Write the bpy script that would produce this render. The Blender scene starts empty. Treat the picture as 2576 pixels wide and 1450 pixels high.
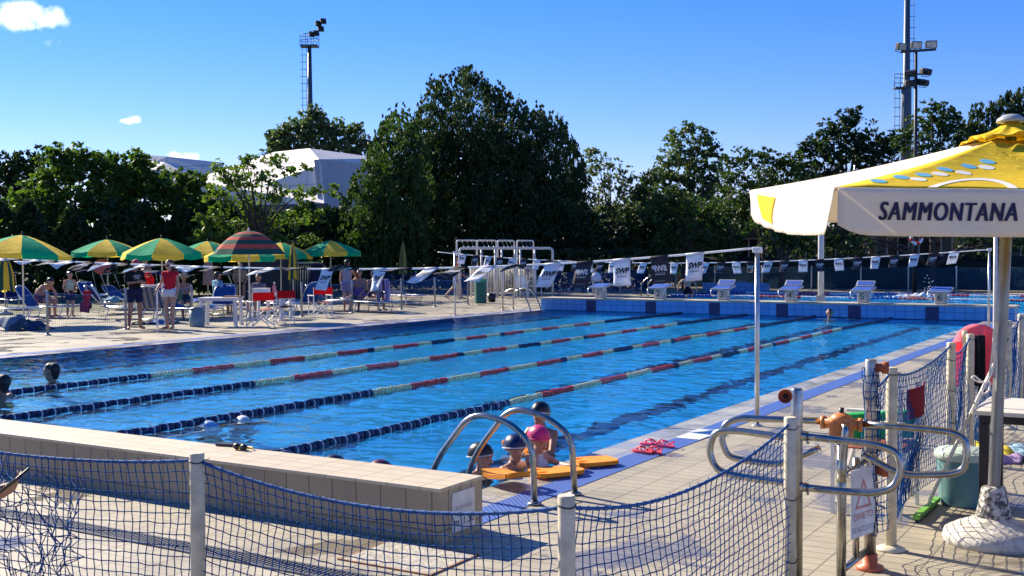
import bpy, bmesh, math, random
import numpy as np
from mathutils import Vector, Matrix, Euler

# ---------------------------------------------------------------- camera, world, sun, exposure
sc = bpy.context.scene
COL = sc.collection
rad = math.radians
FPX, CX, CY = 2808.4, 1288.0, 725.0            # focal length and centre in a 2576 px wide frame
_y, _p, _r = rad(-31.2518), rad(-1.6786), rad(-0.2355)
CAM = np.array([4.4979, -5.9648, 1.7456])
FW = np.array([math.sin(_y) * math.cos(_p), math.cos(_y) * math.cos(_p), math.sin(_p)])
_rt = np.array([math.cos(_y), -math.sin(_y), 0.0])
_up = np.cross(_rt, FW)
RT = _rt * math.cos(_r) + _up * math.sin(_r)
UP = -_rt * math.sin(_r) + _up * math.cos(_r)
cam = bpy.data.objects.new('camera', bpy.data.cameras.new('camera'))
COL.objects.link(cam)
cam.data.sensor_width = 36.0
cam.data.lens = FPX / 2576.0 * 36.0
cam.data.clip_start = 0.05
cam.data.clip_end = 3000.0
cam.matrix_world = Matrix([[RT[i], UP[i], -FW[i], CAM[i]] for i in range(3)] + [[0, 0, 0, 1]])
sc.camera = cam

SUN_EL = rad(31.0)
_az = math.atan2(-0.55, 0.115)                  # compass-style: angle from +Y towards +X
SUN = Vector((math.sin(_az) * math.cos(SUN_EL), math.cos(_az) * math.cos(SUN_EL), math.sin(SUN_EL)))
world = bpy.data.worlds.new('World')
sc.world = world
world.use_nodes = True
WT = world.node_tree
BG = WT.nodes['Background']
sky = WT.nodes.new('ShaderNodeTexSky')
sky.sky_type = 'NISHITA'
sky.sun_disc = False
sky.sun_elevation = SUN_EL
sky.sun_rotation = _az
sky.air_density = 1.0
sky.dust_density = 0.0
sky.ozone_density = 4.0
hs = WT.nodes.new('ShaderNodeHueSaturation')
hs.inputs['Saturation'].default_value = 1.35
hs.inputs['Value'].default_value = 1.0
WT.links.new(sky.outputs[0], hs.inputs['Color'])
# a few small bright clouds, fixed in the sky by direction
tc = WT.nodes.new('ShaderNodeTexCoord')
nz = WT.nodes.new('ShaderNodeTexNoise')
nz.inputs['Scale'].default_value = 55.0
nz.inputs['Detail'].default_value = 7.0
nz.inputs['Roughness'].default_value = 0.6
WT.links.new(tc.outputs['Generated'], nz.inputs['Vector'])
def _math(op, a, b=None, c=None, clamp=False):
    n = WT.nodes.new('ShaderNodeMath'); n.operation = op; n.use_clamp = clamp
    for i, v in enumerate((a, b, c)):
        if v is None: continue
        if isinstance(v, (int, float)): n.inputs[i].default_value = v
        else: WT.links.new(v, n.inputs[i])
    return n.outputs[0]
cover = None
for (px, py, w, h, s) in ((72, 42, 95, 42, 1.0), (40, 28, 40, 22, .8), (322, 306, 26, 10, .62), (338, 301, 22, 12, .62), (455, 398, 55, 24, .95), (128, 105, 30, 12, .4)):
    d = FW + RT * (px - CX) / FPX - UP * (py - CY) / FPX
    d = d / np.linalg.norm(d)
    rr = np.cross(d, (0, 0, 1)); rr /= np.linalg.norm(rr); uu = np.cross(rr, d)
    terms = []
    for ax, sz in ((rr, w / FPX), (uu, h / FPX)):
        vm = WT.nodes.new('ShaderNodeVectorMath'); vm.operation = 'DOT_PRODUCT'
        WT.links.new(tc.outputs['Generated'], vm.inputs[0]); vm.inputs[1].default_value = tuple(ax)
        q = _math('DIVIDE', vm.outputs['Value'], float(sz))
        terms.append(_math('MULTIPLY', q, q))
    fall = _math('SUBTRACT', 1.0, _math('ADD', terms[0], terms[1]))
    front = WT.nodes.new('ShaderNodeVectorMath'); front.operation = 'DOT_PRODUCT'
    WT.links.new(tc.outputs['Generated'], front.inputs[0]); front.inputs[1].default_value = tuple(d)
    fall = _math('MULTIPLY', _math('MAXIMUM', fall, 0.0), _math('GREATER_THAN', front.outputs['Value'], 0.5))
    fall = _math('MULTIPLY', fall, s)
    cover = fall if cover is None else _math('MAXIMUM', cover, fall)
m = _math('ADD', _math('MULTIPLY', cover, 1.0), _math('MULTIPLY', nz.outputs['Fac'], 2.4))
m = _math('MULTIPLY', _math('SUBTRACT', m, 1.42, clamp=True), _math('MULTIPLY', cover, 2.2, clamp=True))
mxw = WT.nodes.new('ShaderNodeMixRGB')
WT.links.new(_math('MULTIPLY', m, 1.1, clamp=True), mxw.inputs[0])
tint = WT.nodes.new('ShaderNodeMixRGB'); tint.blend_type = 'MULTIPLY'; tint.inputs[0].default_value = 1.0
tint.inputs[2].default_value = (.80, .68, 1.02, 1)
WT.links.new(hs.outputs[0], tint.inputs[1])
WT.links.new(tint.outputs[0], mxw.inputs[1])
mxw.inputs[2].default_value = (13, 13, 13.5, 1)
WT.links.new(mxw.outputs[0], BG.inputs[0])
BG.inputs[1].default_value = 0.078

sun = bpy.data.lights.new('sun', 'SUN')
sun.energy = 4.9
sun.angle = rad(0.5)
sun.color = (1.0, 0.89, 0.70)
sun_o = bpy.data.objects.new('sun', sun)
COL.objects.link(sun_o)
sun_o.rotation_euler = SUN.to_track_quat('Z', 'Y').to_euler()
sc.view_settings.view_transform = 'Standard'
sc.view_settings.look = 'None'
sc.view_settings.gamma = 1.0
sc.view_settings.exposure = 1.2
sc.render.engine = 'CYCLES'
sc.cycles.use_denoising = True
sc.cycles.max_bounces = 10
sc.cycles.sample_clamp_indirect = 6.0

random.seed(7)
RNG = np.random.default_rng(11)

# ---------------------------------------------------------------- picture position -> place in the world
def ray(x, y): return FW + RT * (x - CX) / FPX - UP * (y - CY) / FPX
def at(x, y, z=0.0):
    d = ray(x, y); return CAM + d * (z - CAM[2]) / d[2]
def atX(x, y, X):
    d = ray(x, y); return CAM + d * (X - CAM[0]) / d[0]
def atY(x, y, Y):
    d = ray(x, y); return CAM + d * (Y - CAM[1]) / d[1]
def dep(x, y, D): return CAM + ray(x, y) * D
def gnd(x, D):                                   # ground point below picture column x at depth D
    p = dep(x, 700, D); return np.array([p[0], p[1], 0.0])

# ---------------------------------------------------------------- mesh builder
class MB:
    def __init__(s): s.v = []; s.f = []; s.m = []; s.sm = []
    def add(s, vs, fs, mi=0, smooth=False):
        o = len(s.v); s.v.extend([tuple(float(c) for c in p) for p in vs])
        for f in fs:
            s.f.append(tuple(i + o for i in f)); s.m.append(mi); s.sm.append(smooth)
        return s
    def box(s, c, size, rz=0.0, mi=0, R=None, bev=0.0):
        x, y, z = (q / 2 for q in size)
        if R is None: R = Matrix.Rotation(rz, 3, 'Z')
        b = min(bev, x * .49, y * .49, z * .49)
        if b <= 0:
            P = [(sx * x, sy * y, sz * z) for sz in (-1, 1) for sy in (-1, 1) for sx in (-1, 1)]
            F = [(0, 2, 3, 1), (4, 5, 7, 6), (0, 1, 5, 4), (2, 6, 7, 3), (0, 4, 6, 2), (1, 3, 7, 5)]
            c = Vector(c); return s.add([R @ Vector(p) + c for p in P], F, mi)
        bm = bmesh.new(); bmesh.ops.create_cube(bm, size=1.0)
        bmesh.ops.scale(bm, vec=(2 * x, 2 * y, 2 * z), verts=bm.verts)
        bmesh.ops.bevel(bm, geom=bm.edges[:], offset=b, segments=2, affect='EDGES', profile=.5)
        bm.verts.index_update(); c = Vector(c)
        vs = [R @ v.co + c for v in bm.verts]; fs = [[v.index for v in f.verts] for f in bm.faces]
        bm.free(); return s.add(vs, fs, mi)
    def tube(s, pts, r, n=8, mi=0, closed=False, caps=True, flat=1.0):
        P = [Vector(p) for p in pts]; k = len(P)
        R_ = r if isinstance(r, (list, tuple)) else [r] * k
        vs = []; ref = None
        for i in range(k):
            if closed: t = (P[(i + 1) % k] - P[i - 1])
            else: t = P[min(i + 1, k - 1)] - P[max(i - 1, 0)]
            t = t.normalized() if t.length > 1e-9 else Vector((0, 0, 1))
            if ref is None:
                ref = Vector((0, 0, 1)) if abs(t.z) < .9 else Vector((1, 0, 0))
            u = (ref - t * ref.dot(t))
            if u.length < 1e-6: u = t.orthogonal()
            u.normalize(); w = t.cross(u); ref = u
            for j in range(n):
                a = 2 * math.pi * j / n
                vs.append(P[i] + u * (R_[i] * math.cos(a)) + w * (R_[i] * flat * math.sin(a)))
        fs = []
        for i in range(k if closed else k - 1):
            a = i * n; b = ((i + 1) % k) * n
            for j in range(n): fs.append((a + j, a + (j + 1) % n, b + (j + 1) % n, b + j))
        s.add(vs, fs, mi, True)
        if caps and not closed:
            o = len(s.v) - k * n
            s.f.append(tuple(o + j for j in reversed(range(n)))); s.m.append(mi); s.sm.append(False)
            s.f.append(tuple(o + (k - 1) * n + j for j in range(n))); s.m.append(mi); s.sm.append(False)
        return s
    def beam(s, a, b, w, h, mi=0):
        a = Vector(a); b = Vector(b); d = b - a; L = d.length
        q = d.to_track_quat('X', 'Z').to_matrix()
        return s.box((a + b) / 2, (L, w, h), R=q, mi=mi)
    def lathe(s, prof, c=(0, 0, 0), n=20, mi=0, smooth=True, R=None):
        vs = []; fs = []; k = len(prof)
        for (r, z) in prof:
            for j in range(n):
                a = 2 * math.pi * j / n; p = Vector((r * math.cos(a), r * math.sin(a), z))
                vs.append((R @ p if R is not None else p) + Vector(c))
        for i in range(k - 1):
            for j in range(n): fs.append((i * n + j, i * n + (j + 1) % n, (i + 1) * n + (j + 1) % n, (i + 1) * n + j))
        s.add(vs, fs, mi, smooth); o = len(s.v) - k * n
        if prof[0][0] > 1e-4: s.f.append(tuple(o + j for j in reversed(range(n)))); s.m.append(mi); s.sm.append(False)
        if prof[-1][0] > 1e-4: s.f.append(tuple(o + (k - 1) * n + j for j in range(n))); s.m.append(mi); s.sm.append(False)
        return s
    def ell(s, c, r, n=12, mi=0, R=None):
        prof = [(math.cos(t), math.sin(t)) for t in np.linspace(-math.pi / 2, math.pi / 2, n // 2 + 2)]
        S = Matrix.Diagonal(Vector(r)); M = (R @ S) if R is not None else S
        return s.lathe(prof, c, n, mi, True, M)
    def grid(s, fn, nu, nv, mi=0, smooth=True, closed_u=False):
        vs = [fn(i / nu, j / nv) for j in range(nv + 1) for i in range(nu + (0 if closed_u else 1))]
        w = nu if closed_u else nu + 1; fs = []
        for j in range(nv):
            for i in range(nu):
                a = j * w + i; b = j * w + (i + 1) % w; fs.append((a, b, b + w, a + w))
        return s.add(vs, fs, mi, smooth)
    def sheet(s, fn, nu, nv, th, mi=0):         # a cloth with two sides
        P = [[Vector(fn(i / nu, j / nv)) for i in range(nu + 1)] for j in range(nv + 1)]
        N = [[None] * (nu + 1) for _ in range(nv + 1)]
        for j in range(nv + 1):
            for i in range(nu + 1):
                a = P[j][min(i + 1, nu)] - P[j][max(i - 1, 0)]; b = P[min(j + 1, nv)][i] - P[max(j - 1, 0)][i]
                n_ = a.cross(b); N[j][i] = n_.normalized() if n_.length > 1e-9 else Vector((0, 0, 1))
        w = nu + 1
        vs = [P[j][i] for j in range(nv + 1) for i in range(w)] + [P[j][i] - N[j][i] * th for j in range(nv + 1) for i in range(w)]
        fs = []; o = w * (nv + 1)
        for j in range(nv):
            for i in range(nu):
                a = j * w + i; fs.append((a, a + 1, a + 1 + w, a + w)); fs.append((o + a, o + a + w, o + a + 1 + w, o + a + 1))
        per = [i for i in range(w)] + [j * w + nu for j in range(1, nv + 1)] + [nv * w + i for i in range(nu - 1, -1, -1)] + [j * w for j in range(nv - 1, 0, -1)]
        for k in range(len(per)):
            a, b = per[k], per[(k + 1) % len(per)]; fs.append((b, a, o + a, o + b))
        return s.add(vs, fs, mi, True)
    def ext(s, poly, z0, z1, mi=0, M=None):      # extrude a polygon in xy; M maps to the world
        k = len(poly); vs = [(x, y, z0) for x, y in poly] + [(x, y, z1) for x, y in poly]
        if M is not None: vs = [M @ Vector(v) for v in vs]
        fs = [tuple(reversed(range(k))), tuple(range(k, 2 * k))] + [(i, (i + 1) % k, k + (i + 1) % k, k + i) for i in range(k)]
        return s.add(vs, fs, mi)
    def build(s, name, mats, parent=None, origin=(0, 0, 0)):
        me = bpy.data.meshes.new(name)
        o3 = np.array(origin, float)
        v = np.array(s.v, float).reshape(-1, 3) - o3
        me.from_pydata(v.tolist(), [], s.f)
        if not isinstance(mats, (list, tuple)): mats = [mats]
        for m_ in mats: me.materials.append(m_)
        me.polygons.foreach_set('material_index', s.m)
        me.polygons.foreach_set('use_smooth', s.sm)
        me.update()
        ob = bpy.data.objects.new(name, me); COL.objects.link(ob)
        if parent is not None: ob.parent = parent
        else: ob.location = o3
        return ob

def raw_mesh(name, verts, quads, mat, parent=None, smooth=False, origin=None):
    me = bpy.data.meshes.new(name)
    verts = np.asarray(verts, np.float32); quads = np.asarray(quads, np.int32)
    if origin is not None: verts = verts - np.asarray(origin, np.float32)
    k = quads.shape[1]
    me.vertices.add(len(verts)); me.vertices.foreach_set('co', verts.ravel())
    me.loops.add(quads.size); me.loops.foreach_set('vertex_index', quads.ravel())
    me.polygons.add(len(quads)); me.polygons.foreach_set('loop_start', np.arange(0, quads.size, k, dtype=np.int32))
    me.polygons.foreach_set('use_smooth', np.full(len(quads), smooth))
    me.materials.append(mat); me.update(calc_edges=True)
    ob = bpy.data.objects.new(name, me); COL.objects.link(ob)
    if parent is not None: ob.parent = parent
    elif origin is not None: ob.location = origin
    return ob

def tag(o, label, cat, group=None):
    o['label'] = label; o['category'] = cat
    if group: o['group'] = group
    return o
def thing(name, label, cat, loc=(0, 0, 0), rz=0.0, group=None):
    o = bpy.data.objects.new(name, None); COL.objects.link(o)
    o.empty_display_size = .2
    o.location = [float(q) for q in loc]; o.rotation_euler = (0, 0, rz)
    return tag(o, label, cat, group)
def structure(o): o['kind'] = 'structure'; return o
def dup(root, loc=None, rz=None, label=None, scale=None):
    r = root.copy(); COL.objects.link(r)
    if loc is not None: r.location = [float(q) for q in loc]
    if rz is not None: r.rotation_euler = (0, 0, rz)
    if scale is not None: r.scale = (scale,) * 3
    if label: r['label'] = label
    for ch in list(root.children):
        c = ch.copy(); COL.objects.link(c); c.parent = r
        for g in list(ch.children):
            d = g.copy(); COL.objects.link(d); d.parent = c
    return r
def text_mesh(body, size, shear=0.0, bold=0.0, spacing=1.0, extrude=0.0):
    cu = bpy.data.curves.new('lettering', 'FONT'); cu.body = body; cu.size = size; cu.shear = shear
    cu.offset = bold; cu.space_character = spacing; cu.align_x = 'CENTER'; cu.align_y = 'CENTER'; cu.resolution_u = 4; cu.extrude = extrude
    ob = bpy.data.objects.new('lettering', cu); COL.objects.link(ob)
    bpy.context.view_layer.update()
    me = bpy.data.meshes.new_from_object(ob.evaluated_get(bpy.context.evaluated_depsgraph_get()))
    bpy.data.objects.remove(ob); bpy.data.curves.remove(cu)
    return me
_TXT = {}
def text_data(body, size, **k):
    key = (body, size, tuple(sorted(k.items())))
    if key not in _TXT:
        me = text_mesh(body, size, **k)
        bm = bmesh.new(); bm.from_mesh(me); bmesh.ops.triangulate(bm, faces=bm.faces[:])
        for _ in range(3):
            lg = [e for e in bm.edges if e.calc_length() > size * .28]
            if not lg: break
            bmesh.ops.subdivide_edges(bm, edges=lg, cuts=1); bmesh.ops.triangulate(bm, faces=bm.faces[:])
        bm.to_mesh(me); bm.free()
        _TXT[key] = ([tuple(v.co) for v in me.vertices], [tuple(p.vertices) for p in me.polygons])
        bpy.data.meshes.remove(me)
    return _TXT[key]

# ---------------------------------------------------------------- materials
def newmat(name):
    m_ = bpy.data.materials.new(name); m_.use_nodes = True
    return m_, m_.node_tree, m_.node_tree.nodes['Principled BSDF']
def MAT(name, col, rough=.55, metal=0.0, var=.18, scale=6.0, bump=0.0, bscale=60.0, col2=None, spec=.5, sheen=0.0, detail=4.0, lo=.35, hi=.65):
    m_, t, b = newmat(name)
    tcn = t.nodes.new('ShaderNodeTexCoord'); n = t.nodes.new('ShaderNodeTexNoise')
    n.inputs['Scale'].default_value = scale; n.inputs['Detail'].default_value = detail
    t.links.new(tcn.outputs['Object'], n.inputs['Vector'])
    r = t.nodes.new('ShaderNodeValToRGB')
    a = tuple(c * (1 - var) for c in col); z = tuple(min(1, c * (1 + var)) for c in col) if col2 is None else col2
    r.color_ramp.elements[0].position = lo; r.color_ramp.elements[1].position = hi
    r.color_ramp.elements[0].color = (*a, 1); r.color_ramp.elements[1].color = (*z, 1)
    t.links.new(n.outputs['Fac'], r.inputs[0]); t.links.new(r.outputs[0], b.inputs['Base Color'])
    b.inputs['Roughness'].default_value = rough; b.inputs['Metallic'].default_value = metal
    b.inputs['Specular IOR Level'].default_value = spec
    if bump:
        n2 = t.nodes.new('ShaderNodeTexNoise'); n2.inputs['Scale'].default_value = bscale; n2.inputs['Detail'].default_value = 3
        t.links.new(tcn.outputs['Object'], n2.inputs['Vector'])
        bp = t.nodes.new('ShaderNodeBump'); bp.inputs['Strength'].default_value = bump; bp.inputs['Distance'].default_value = .01
        t.links.new(n2.outputs['Fac'], bp.inputs['Height']); t.links.new(bp.outputs[0], b.inputs['Normal'])
    return m_
def CLOTH(name, col, trans=.35, var=.1, scale=5.0, stripe=None, wrinkle=0.0):
    m_, t, b = newmat(name)
    tcn = t.nodes.new('ShaderNodeTexCoord'); n = t.nodes.new('ShaderNodeTexNoise'); n.inputs['Scale'].default_value = scale
    t.links.new(tcn.outputs['Object'], n.inputs['Vector'])
    mx = t.nodes.new('ShaderNodeMixRGB'); mx.inputs[1].default_value = (*[c * (1 - var) for c in col], 1); mx.inputs[2].default_value = (*[min(1, c * (1 + var)) for c in col], 1)
    t.links.new(n.outputs['Fac'], mx.inputs[0]); colour = mx.outputs[0]
    if stripe is not None:
        axis, wid, c2 = stripe
        sp = t.nodes.new('ShaderNodeSeparateXYZ'); t.links.new(tcn.outputs['Object'], sp.inputs[0])
        mm = t.nodes.new('ShaderNodeMath'); mm.operation = 'MULTIPLY'; mm.inputs[1].default_value = 1 / wid; t.links.new(sp.outputs[axis], mm.inputs[0])
        fr = t.nodes.new('ShaderNodeMath'); fr.operation = 'FRACT'; t.links.new(mm.outputs[0], fr.inputs[0])
        gt = t.nodes.new('ShaderNodeMath'); gt.operation = 'GREATER_THAN'; gt.inputs[1].default_value = .5; t.links.new(fr.outputs[0], gt.inputs[0])
        m2 = t.nodes.new('ShaderNodeMixRGB'); t.links.new(gt.outputs[0], m2.inputs[0]); t.links.new(colour, m2.inputs[1]); m2.inputs[2].default_value = (*c2, 1); colour = m2.outputs[0]
    t.links.new(colour, b.inputs['Base Color']); b.inputs['Roughness'].default_value = .85; b.inputs['Specular IOR Level'].default_value = .2
    if wrinkle:
        mpw = t.nodes.new('ShaderNodeMapping'); mpw.inputs['Scale'].default_value = (2.2, 5.0, 2.6); mpw.inputs['Rotation'].default_value = (0, 0, .6); t.links.new(tcn.outputs['Object'], mpw.inputs[0])
        nw = t.nodes.new('ShaderNodeTexNoise'); nw.inputs['Scale'].default_value = 1.6; nw.inputs['Detail'].default_value = 5; nw.inputs['Distortion'].default_value = 1.2; t.links.new(mpw.outputs[0], nw.inputs['Vector'])
        bw = t.nodes.new('ShaderNodeBump'); bw.inputs['Strength'].default_value = wrinkle; bw.inputs['Distance'].default_value = .05; t.links.new(nw.outputs['Fac'], bw.inputs['Height']); t.links.new(bw.outputs[0], b.inputs['Normal'])
    if trans:
        tl = t.nodes.new('ShaderNodeBsdfTranslucent'); t.links.new(colour, tl.inputs[0])
        ms = t.nodes.new('ShaderNodeMixShader'); ms.inputs[0].default_value = trans
        out = t.nodes['Material Output']; t.links.new(b.outputs[0], ms.inputs[1]); t.links.new(tl.outputs[0], ms.inputs[2]); t.links.new(ms.outputs[0], out.inputs[0])
    return m_
def TILE(name, c1, c2, mortar, w, h, ms, axes='xy', shift=0.0, offset=0.0, rough=.5, bump=.4, stain=.25, rough2=None, wet=False):
    m_, t, b = newmat(name)
    tcn = t.nodes.new('ShaderNodeTexCoord'); sp = t.nodes.new('ShaderNodeSeparateXYZ'); t.links.new(tcn.outputs['Object'], sp.inputs[0])
    cb = t.nodes.new('ShaderNodeCombineXYZ')
    for i, a in enumerate(axes):
        if i == 1 and shift:
            sh = t.nodes.new('ShaderNodeMath'); sh.operation = 'ADD'; sh.inputs[1].default_value = shift
            t.links.new(sp.outputs['xyz'.index(a)], sh.inputs[0]); t.links.new(sh.outputs[0], cb.inputs[i])
        else: t.links.new(sp.outputs['xyz'.index(a)], cb.inputs[i])
    br = t.nodes.new('ShaderNodeTexBrick'); br.offset = offset; br.squash = 1.0
    br.inputs['Scale'].default_value = 1.0; br.inputs['Brick Width'].default_value = w; br.inputs['Row Height'].default_value = h
    br.inputs['Mortar Size'].default_value = ms; br.inputs['Mortar Smooth'].default_value = .3; br.inputs['Bias'].default_value = 0.0
    br.inputs['Color1'].default_value = (*c1, 1); br.inputs['Color2'].default_value = (*c2, 1); br.inputs['Mortar'].default_value = (*mortar, 1)
    t.links.new(cb.outputs[0], br.inputs['Vector'])
    n = t.nodes.new('ShaderNodeTexNoise'); n.inputs['Scale'].default_value = 1.3; n.inputs['Detail'].default_value = 8; n.inputs['Roughness'].default_value = .65
    t.links.new(tcn.outputs['Object'], n.inputs['Vector'])
    rp = t.nodes.new('ShaderNodeValToRGB'); rp.color_ramp.elements[0].position = .32; rp.color_ramp.elements[1].position = .62
    rp.color_ramp.elements[0].color = (1 - stain, 1 - stain, 1 - stain * .9, 1); rp.color_ramp.elements[1].color = (1, 1, 1, 1)
    t.links.new(n.outputs['Fac'], rp.inputs[0])
    n3 = t.nodes.new('ShaderNodeTexNoise'); n3.inputs['Scale'].default_value = 70; n3.inputs['Detail'].default_value = 2
    t.links.new(tcn.outputs['Object'], n3.inputs['Vector'])
    r3 = t.nodes.new('ShaderNodeValToRGB'); r3.color_ramp.elements[0].position = .3; r3.color_ramp.elements[1].position = .7
    r3.color_ramp.elements[0].color = (.86, .86, .86, 1); r3.color_ramp.elements[1].color = (1, 1, 1, 1); t.links.new(n3.outputs['Fac'], r3.inputs[0])
    mu = t.nodes.new('ShaderNodeMixRGB'); mu.blend_type = 'MULTIPLY'; mu.inputs[0].default_value = 1
    t.links.new(br.outputs['Color'], mu.inputs[1]); t.links.new(rp.outputs[0], mu.inputs[2])
    mu2 = t.nodes.new('ShaderNodeMixRGB'); mu2.blend_type = 'MULTIPLY'; mu2.inputs[0].default_value = 1
    t.links.new(mu.outputs[0], mu2.inputs[1]); t.links.new(r3.outputs[0], mu2.inputs[2])
    t.links.new(mu2.outputs[0], b.inputs['Base Color'])
    if wet == 'patches':
        n4 = t.nodes.new('ShaderNodeTexNoise'); n4.inputs['Scale'].default_value = .9; n4.inputs['Detail'].default_value = 6; n4.inputs['Roughness'].default_value = .62; n4.inputs['Distortion'].default_value = .6
        t.links.new(tcn.outputs['Object'], n4.inputs['Vector'])
        r4 = t.nodes.new('ShaderNodeMapRange'); r4.inputs['From Min'].default_value = .545; r4.inputs['From Max'].default_value = .575; t.links.new(n4.outputs['Fac'], r4.inputs['Value'])
        r5 = t.nodes.new('ShaderNodeMapRange'); r5.inputs['To Min'].default_value = rough; r5.inputs['To Max'].default_value = .22; t.links.new(r4.outputs[0], r5.inputs['Value']); t.links.new(r5.outputs[0], b.inputs['Roughness'])
        m4 = t.nodes.new('ShaderNodeMixRGB'); m4.blend_type = 'MULTIPLY'; t.links.new(r4.outputs[0], m4.inputs[0]); t.links.new(mu2.outputs[0], m4.inputs[1]); m4.inputs[2].default_value = (.66, .64, .62, 1); t.links.new(m4.outputs[0], b.inputs['Base Color'])
    elif wet:
        rr = t.nodes.new('ShaderNodeMapRange'); rr.inputs['From Min'].default_value = .4; rr.inputs['From Max'].default_value = .6
        rr.inputs['To Min'].default_value = .08; rr.inputs['To Max'].default_value = rough; t.links.new(n.outputs['Fac'], rr.inputs['Value']); t.links.new(rr.outputs[0], b.inputs['Roughness'])
    else: b.inputs['Roughness'].default_value = rough
    bp = t.nodes.new('ShaderNodeBump'); bp.inputs['Strength'].default_value = bump; bp.inputs['Distance'].default_value = .004; bp.invert = True
    ad = t.nodes.new('ShaderNodeMath'); ad.operation = 'MULTIPLY_ADD'; t.links.new(n3.outputs['Fac'], ad.inputs[0]); ad.inputs[1].default_value = .25; t.links.new(br.outputs['Fac'], ad.inputs[2])
    t.links.new(ad.outputs[0], bp.inputs['Height']); t.links.new(bp.outputs[0], b.inputs['Normal'])
    return m_
def LEAF(name, c_dark, c_light, trans=.3, nscale=.7):
    m_, t, b = newmat(name)
    tcn = t.nodes.new('ShaderNodeTexCoord'); n = t.nodes.new('ShaderNodeTexNoise'); n.inputs['Scale'].default_value = nscale; n.inputs['Detail'].default_value = 8; n.inputs['Roughness'].default_value = .8
    t.links.new(tcn.outputs['Object'], n.inputs['Vector'])
    r = t.nodes.new('ShaderNodeValToRGB'); r.color_ramp.elements[0].position = .33; r.color_ramp.elements[1].position = .66
    r.color_ramp.elements[0].color = (*c_dark, 1); r.color_ramp.elements[1].color = (*c_light, 1)
    t.links.new(n.outputs['Fac'], r.inputs[0]); t.links.new(r.outputs[0], b.inputs['Base Color'])
    b.inputs['Roughness'].default_value = .55; b.inputs['Specular IOR Level'].default_value = .3
    tl = t.nodes.new('ShaderNodeBsdfTranslucent'); br_ = t.nodes.new('ShaderNodeMixRGB'); br_.blend_type = 'MULTIPLY'; br_.inputs[0].default_value = 1; br_.inputs[2].default_value = (1.5, 1.6, .5, 1)
    t.links.new(r.outputs[0], br_.inputs[1]); t.links.new(br_.outputs[0], tl.inputs[0])
    ms = t.nodes.new('ShaderNodeMixShader'); ms.inputs[0].default_value = trans
    out = t.nodes['Material Output']; t.links.new(b.outputs[0], ms.inputs[1]); t.links.new(tl.outputs[0], ms.inputs[2]); t.links.new(ms.outputs[0], out.inputs[0])
    return m_

STEEL = MAT('brushed_steel', (.36, .35, .325), rough=.27, metal=1.0, var=.15, scale=25)
ALU = MAT('aluminium', (.72, .73, .75), rough=.38, metal=.85, var=.1, scale=12)
WHITE_PAINT = MAT('white_paint', (.62, .60, .56), rough=.5, var=.1, scale=9, bump=.1)
CREAM_POST = MAT('cream_plastic_post', (.58, .52, .38), rough=.55, var=.16, scale=14, bump=.12, bscale=40)
WHITE_PLASTIC = MAT('white_plastic', (.75, .75, .73), rough=.4, var=.07)
ROPE_B = MAT('blue_head_rope', (.012, .085, .27), rough=.8, var=.35, scale=60)
BLUE_CORD = MAT('blue_net_cord', (.008, .065, .21), rough=.9, var=.3, scale=30, spec=.15)
TEAL_CORD = MAT('teal_net_cord', (.02, .10, .17), rough=.8, var=.3, scale=20)
BLACK_PLASTIC = MAT('black_plastic', (.012, .012, .014), rough=.45, var=.3)
DARK_METAL = MAT('dark_metal', (.035, .038, .042), rough=.5, metal=.4, var=.3)
GREY_METAL = MAT('galvanised_metal', (.30, .32, .34), rough=.5, metal=.6, var=.2)
RUST_PVC = MAT('terracotta_pipe_socket', (.38, .09, .035), rough=.5, var=.2)
ORANGE_PVC = MAT('orange_plastic_joint', (.60, .20, .045), rough=.42, var=.15, scale=12)
# ---------------------------------------------------------------- the setting: ground, decks, pools
W = 13.07                                        # pool width; right water edge is x = 0, lanes run along y
PL = 25.0
P2 = (-14.6, 14.0, 29.4, 45.6)                   # second pool
DECK = TILE('deck_tiles', (.405, .36, .265), (.455, .405, .30), (.23, .20, .15), .25, .125, .006, rough=.6, bump=.5, stain=.34, wet='patches')
GRASS_G = MAT('grass_ground', (.045, .075, .02), rough=.9, var=.4, scale=1.5, col2=(.13, .12, .05), bump=.6, bscale=20)
def cells(xs, ys, skip, z=0.0, name='x', mat=None):
    mb = MB()
    for i in range(len(xs) - 1):
        for j in range(len(ys) - 1):
            cx, cy = (xs[i] + xs[i + 1]) / 2, (ys[j] + ys[j + 1]) / 2
            if any(a < cx < b and c < cy < d for (a, b, c, d) in skip): continue
            mb.add([(xs[i], ys[j], z), (xs[i + 1], ys[j], z), (xs[i + 1], ys[j + 1], z), (xs[i], ys[j + 1], z)], [(0, 1, 2, 3)])
    return structure(mb.build(name, mat))
DX0, DX1, DY0, DY1 = -25.6, 34.0, -24.0, 60.0
GW = .59
cells([-900, DX0, DX1, 900], [-900, DY0, DY1, 1500], [(DX0, DX1, DY0, DY1)], 0.0, 'ground', GRASS_G)
cells([DX0, -W - GW, P2[0], -W - .3, GW, P2[1], DX1] if False else sorted([DX0, -W - GW, P2[0], GW, P2[1], DX1]), [DY0, 0.0, PL, P2[2], P2[3], DY1],
      [(-W - GW, GW, 0, PL), (P2[0], P2[1], P2[2], P2[3])], 0.0, 'paved_deck', DECK)
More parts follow.
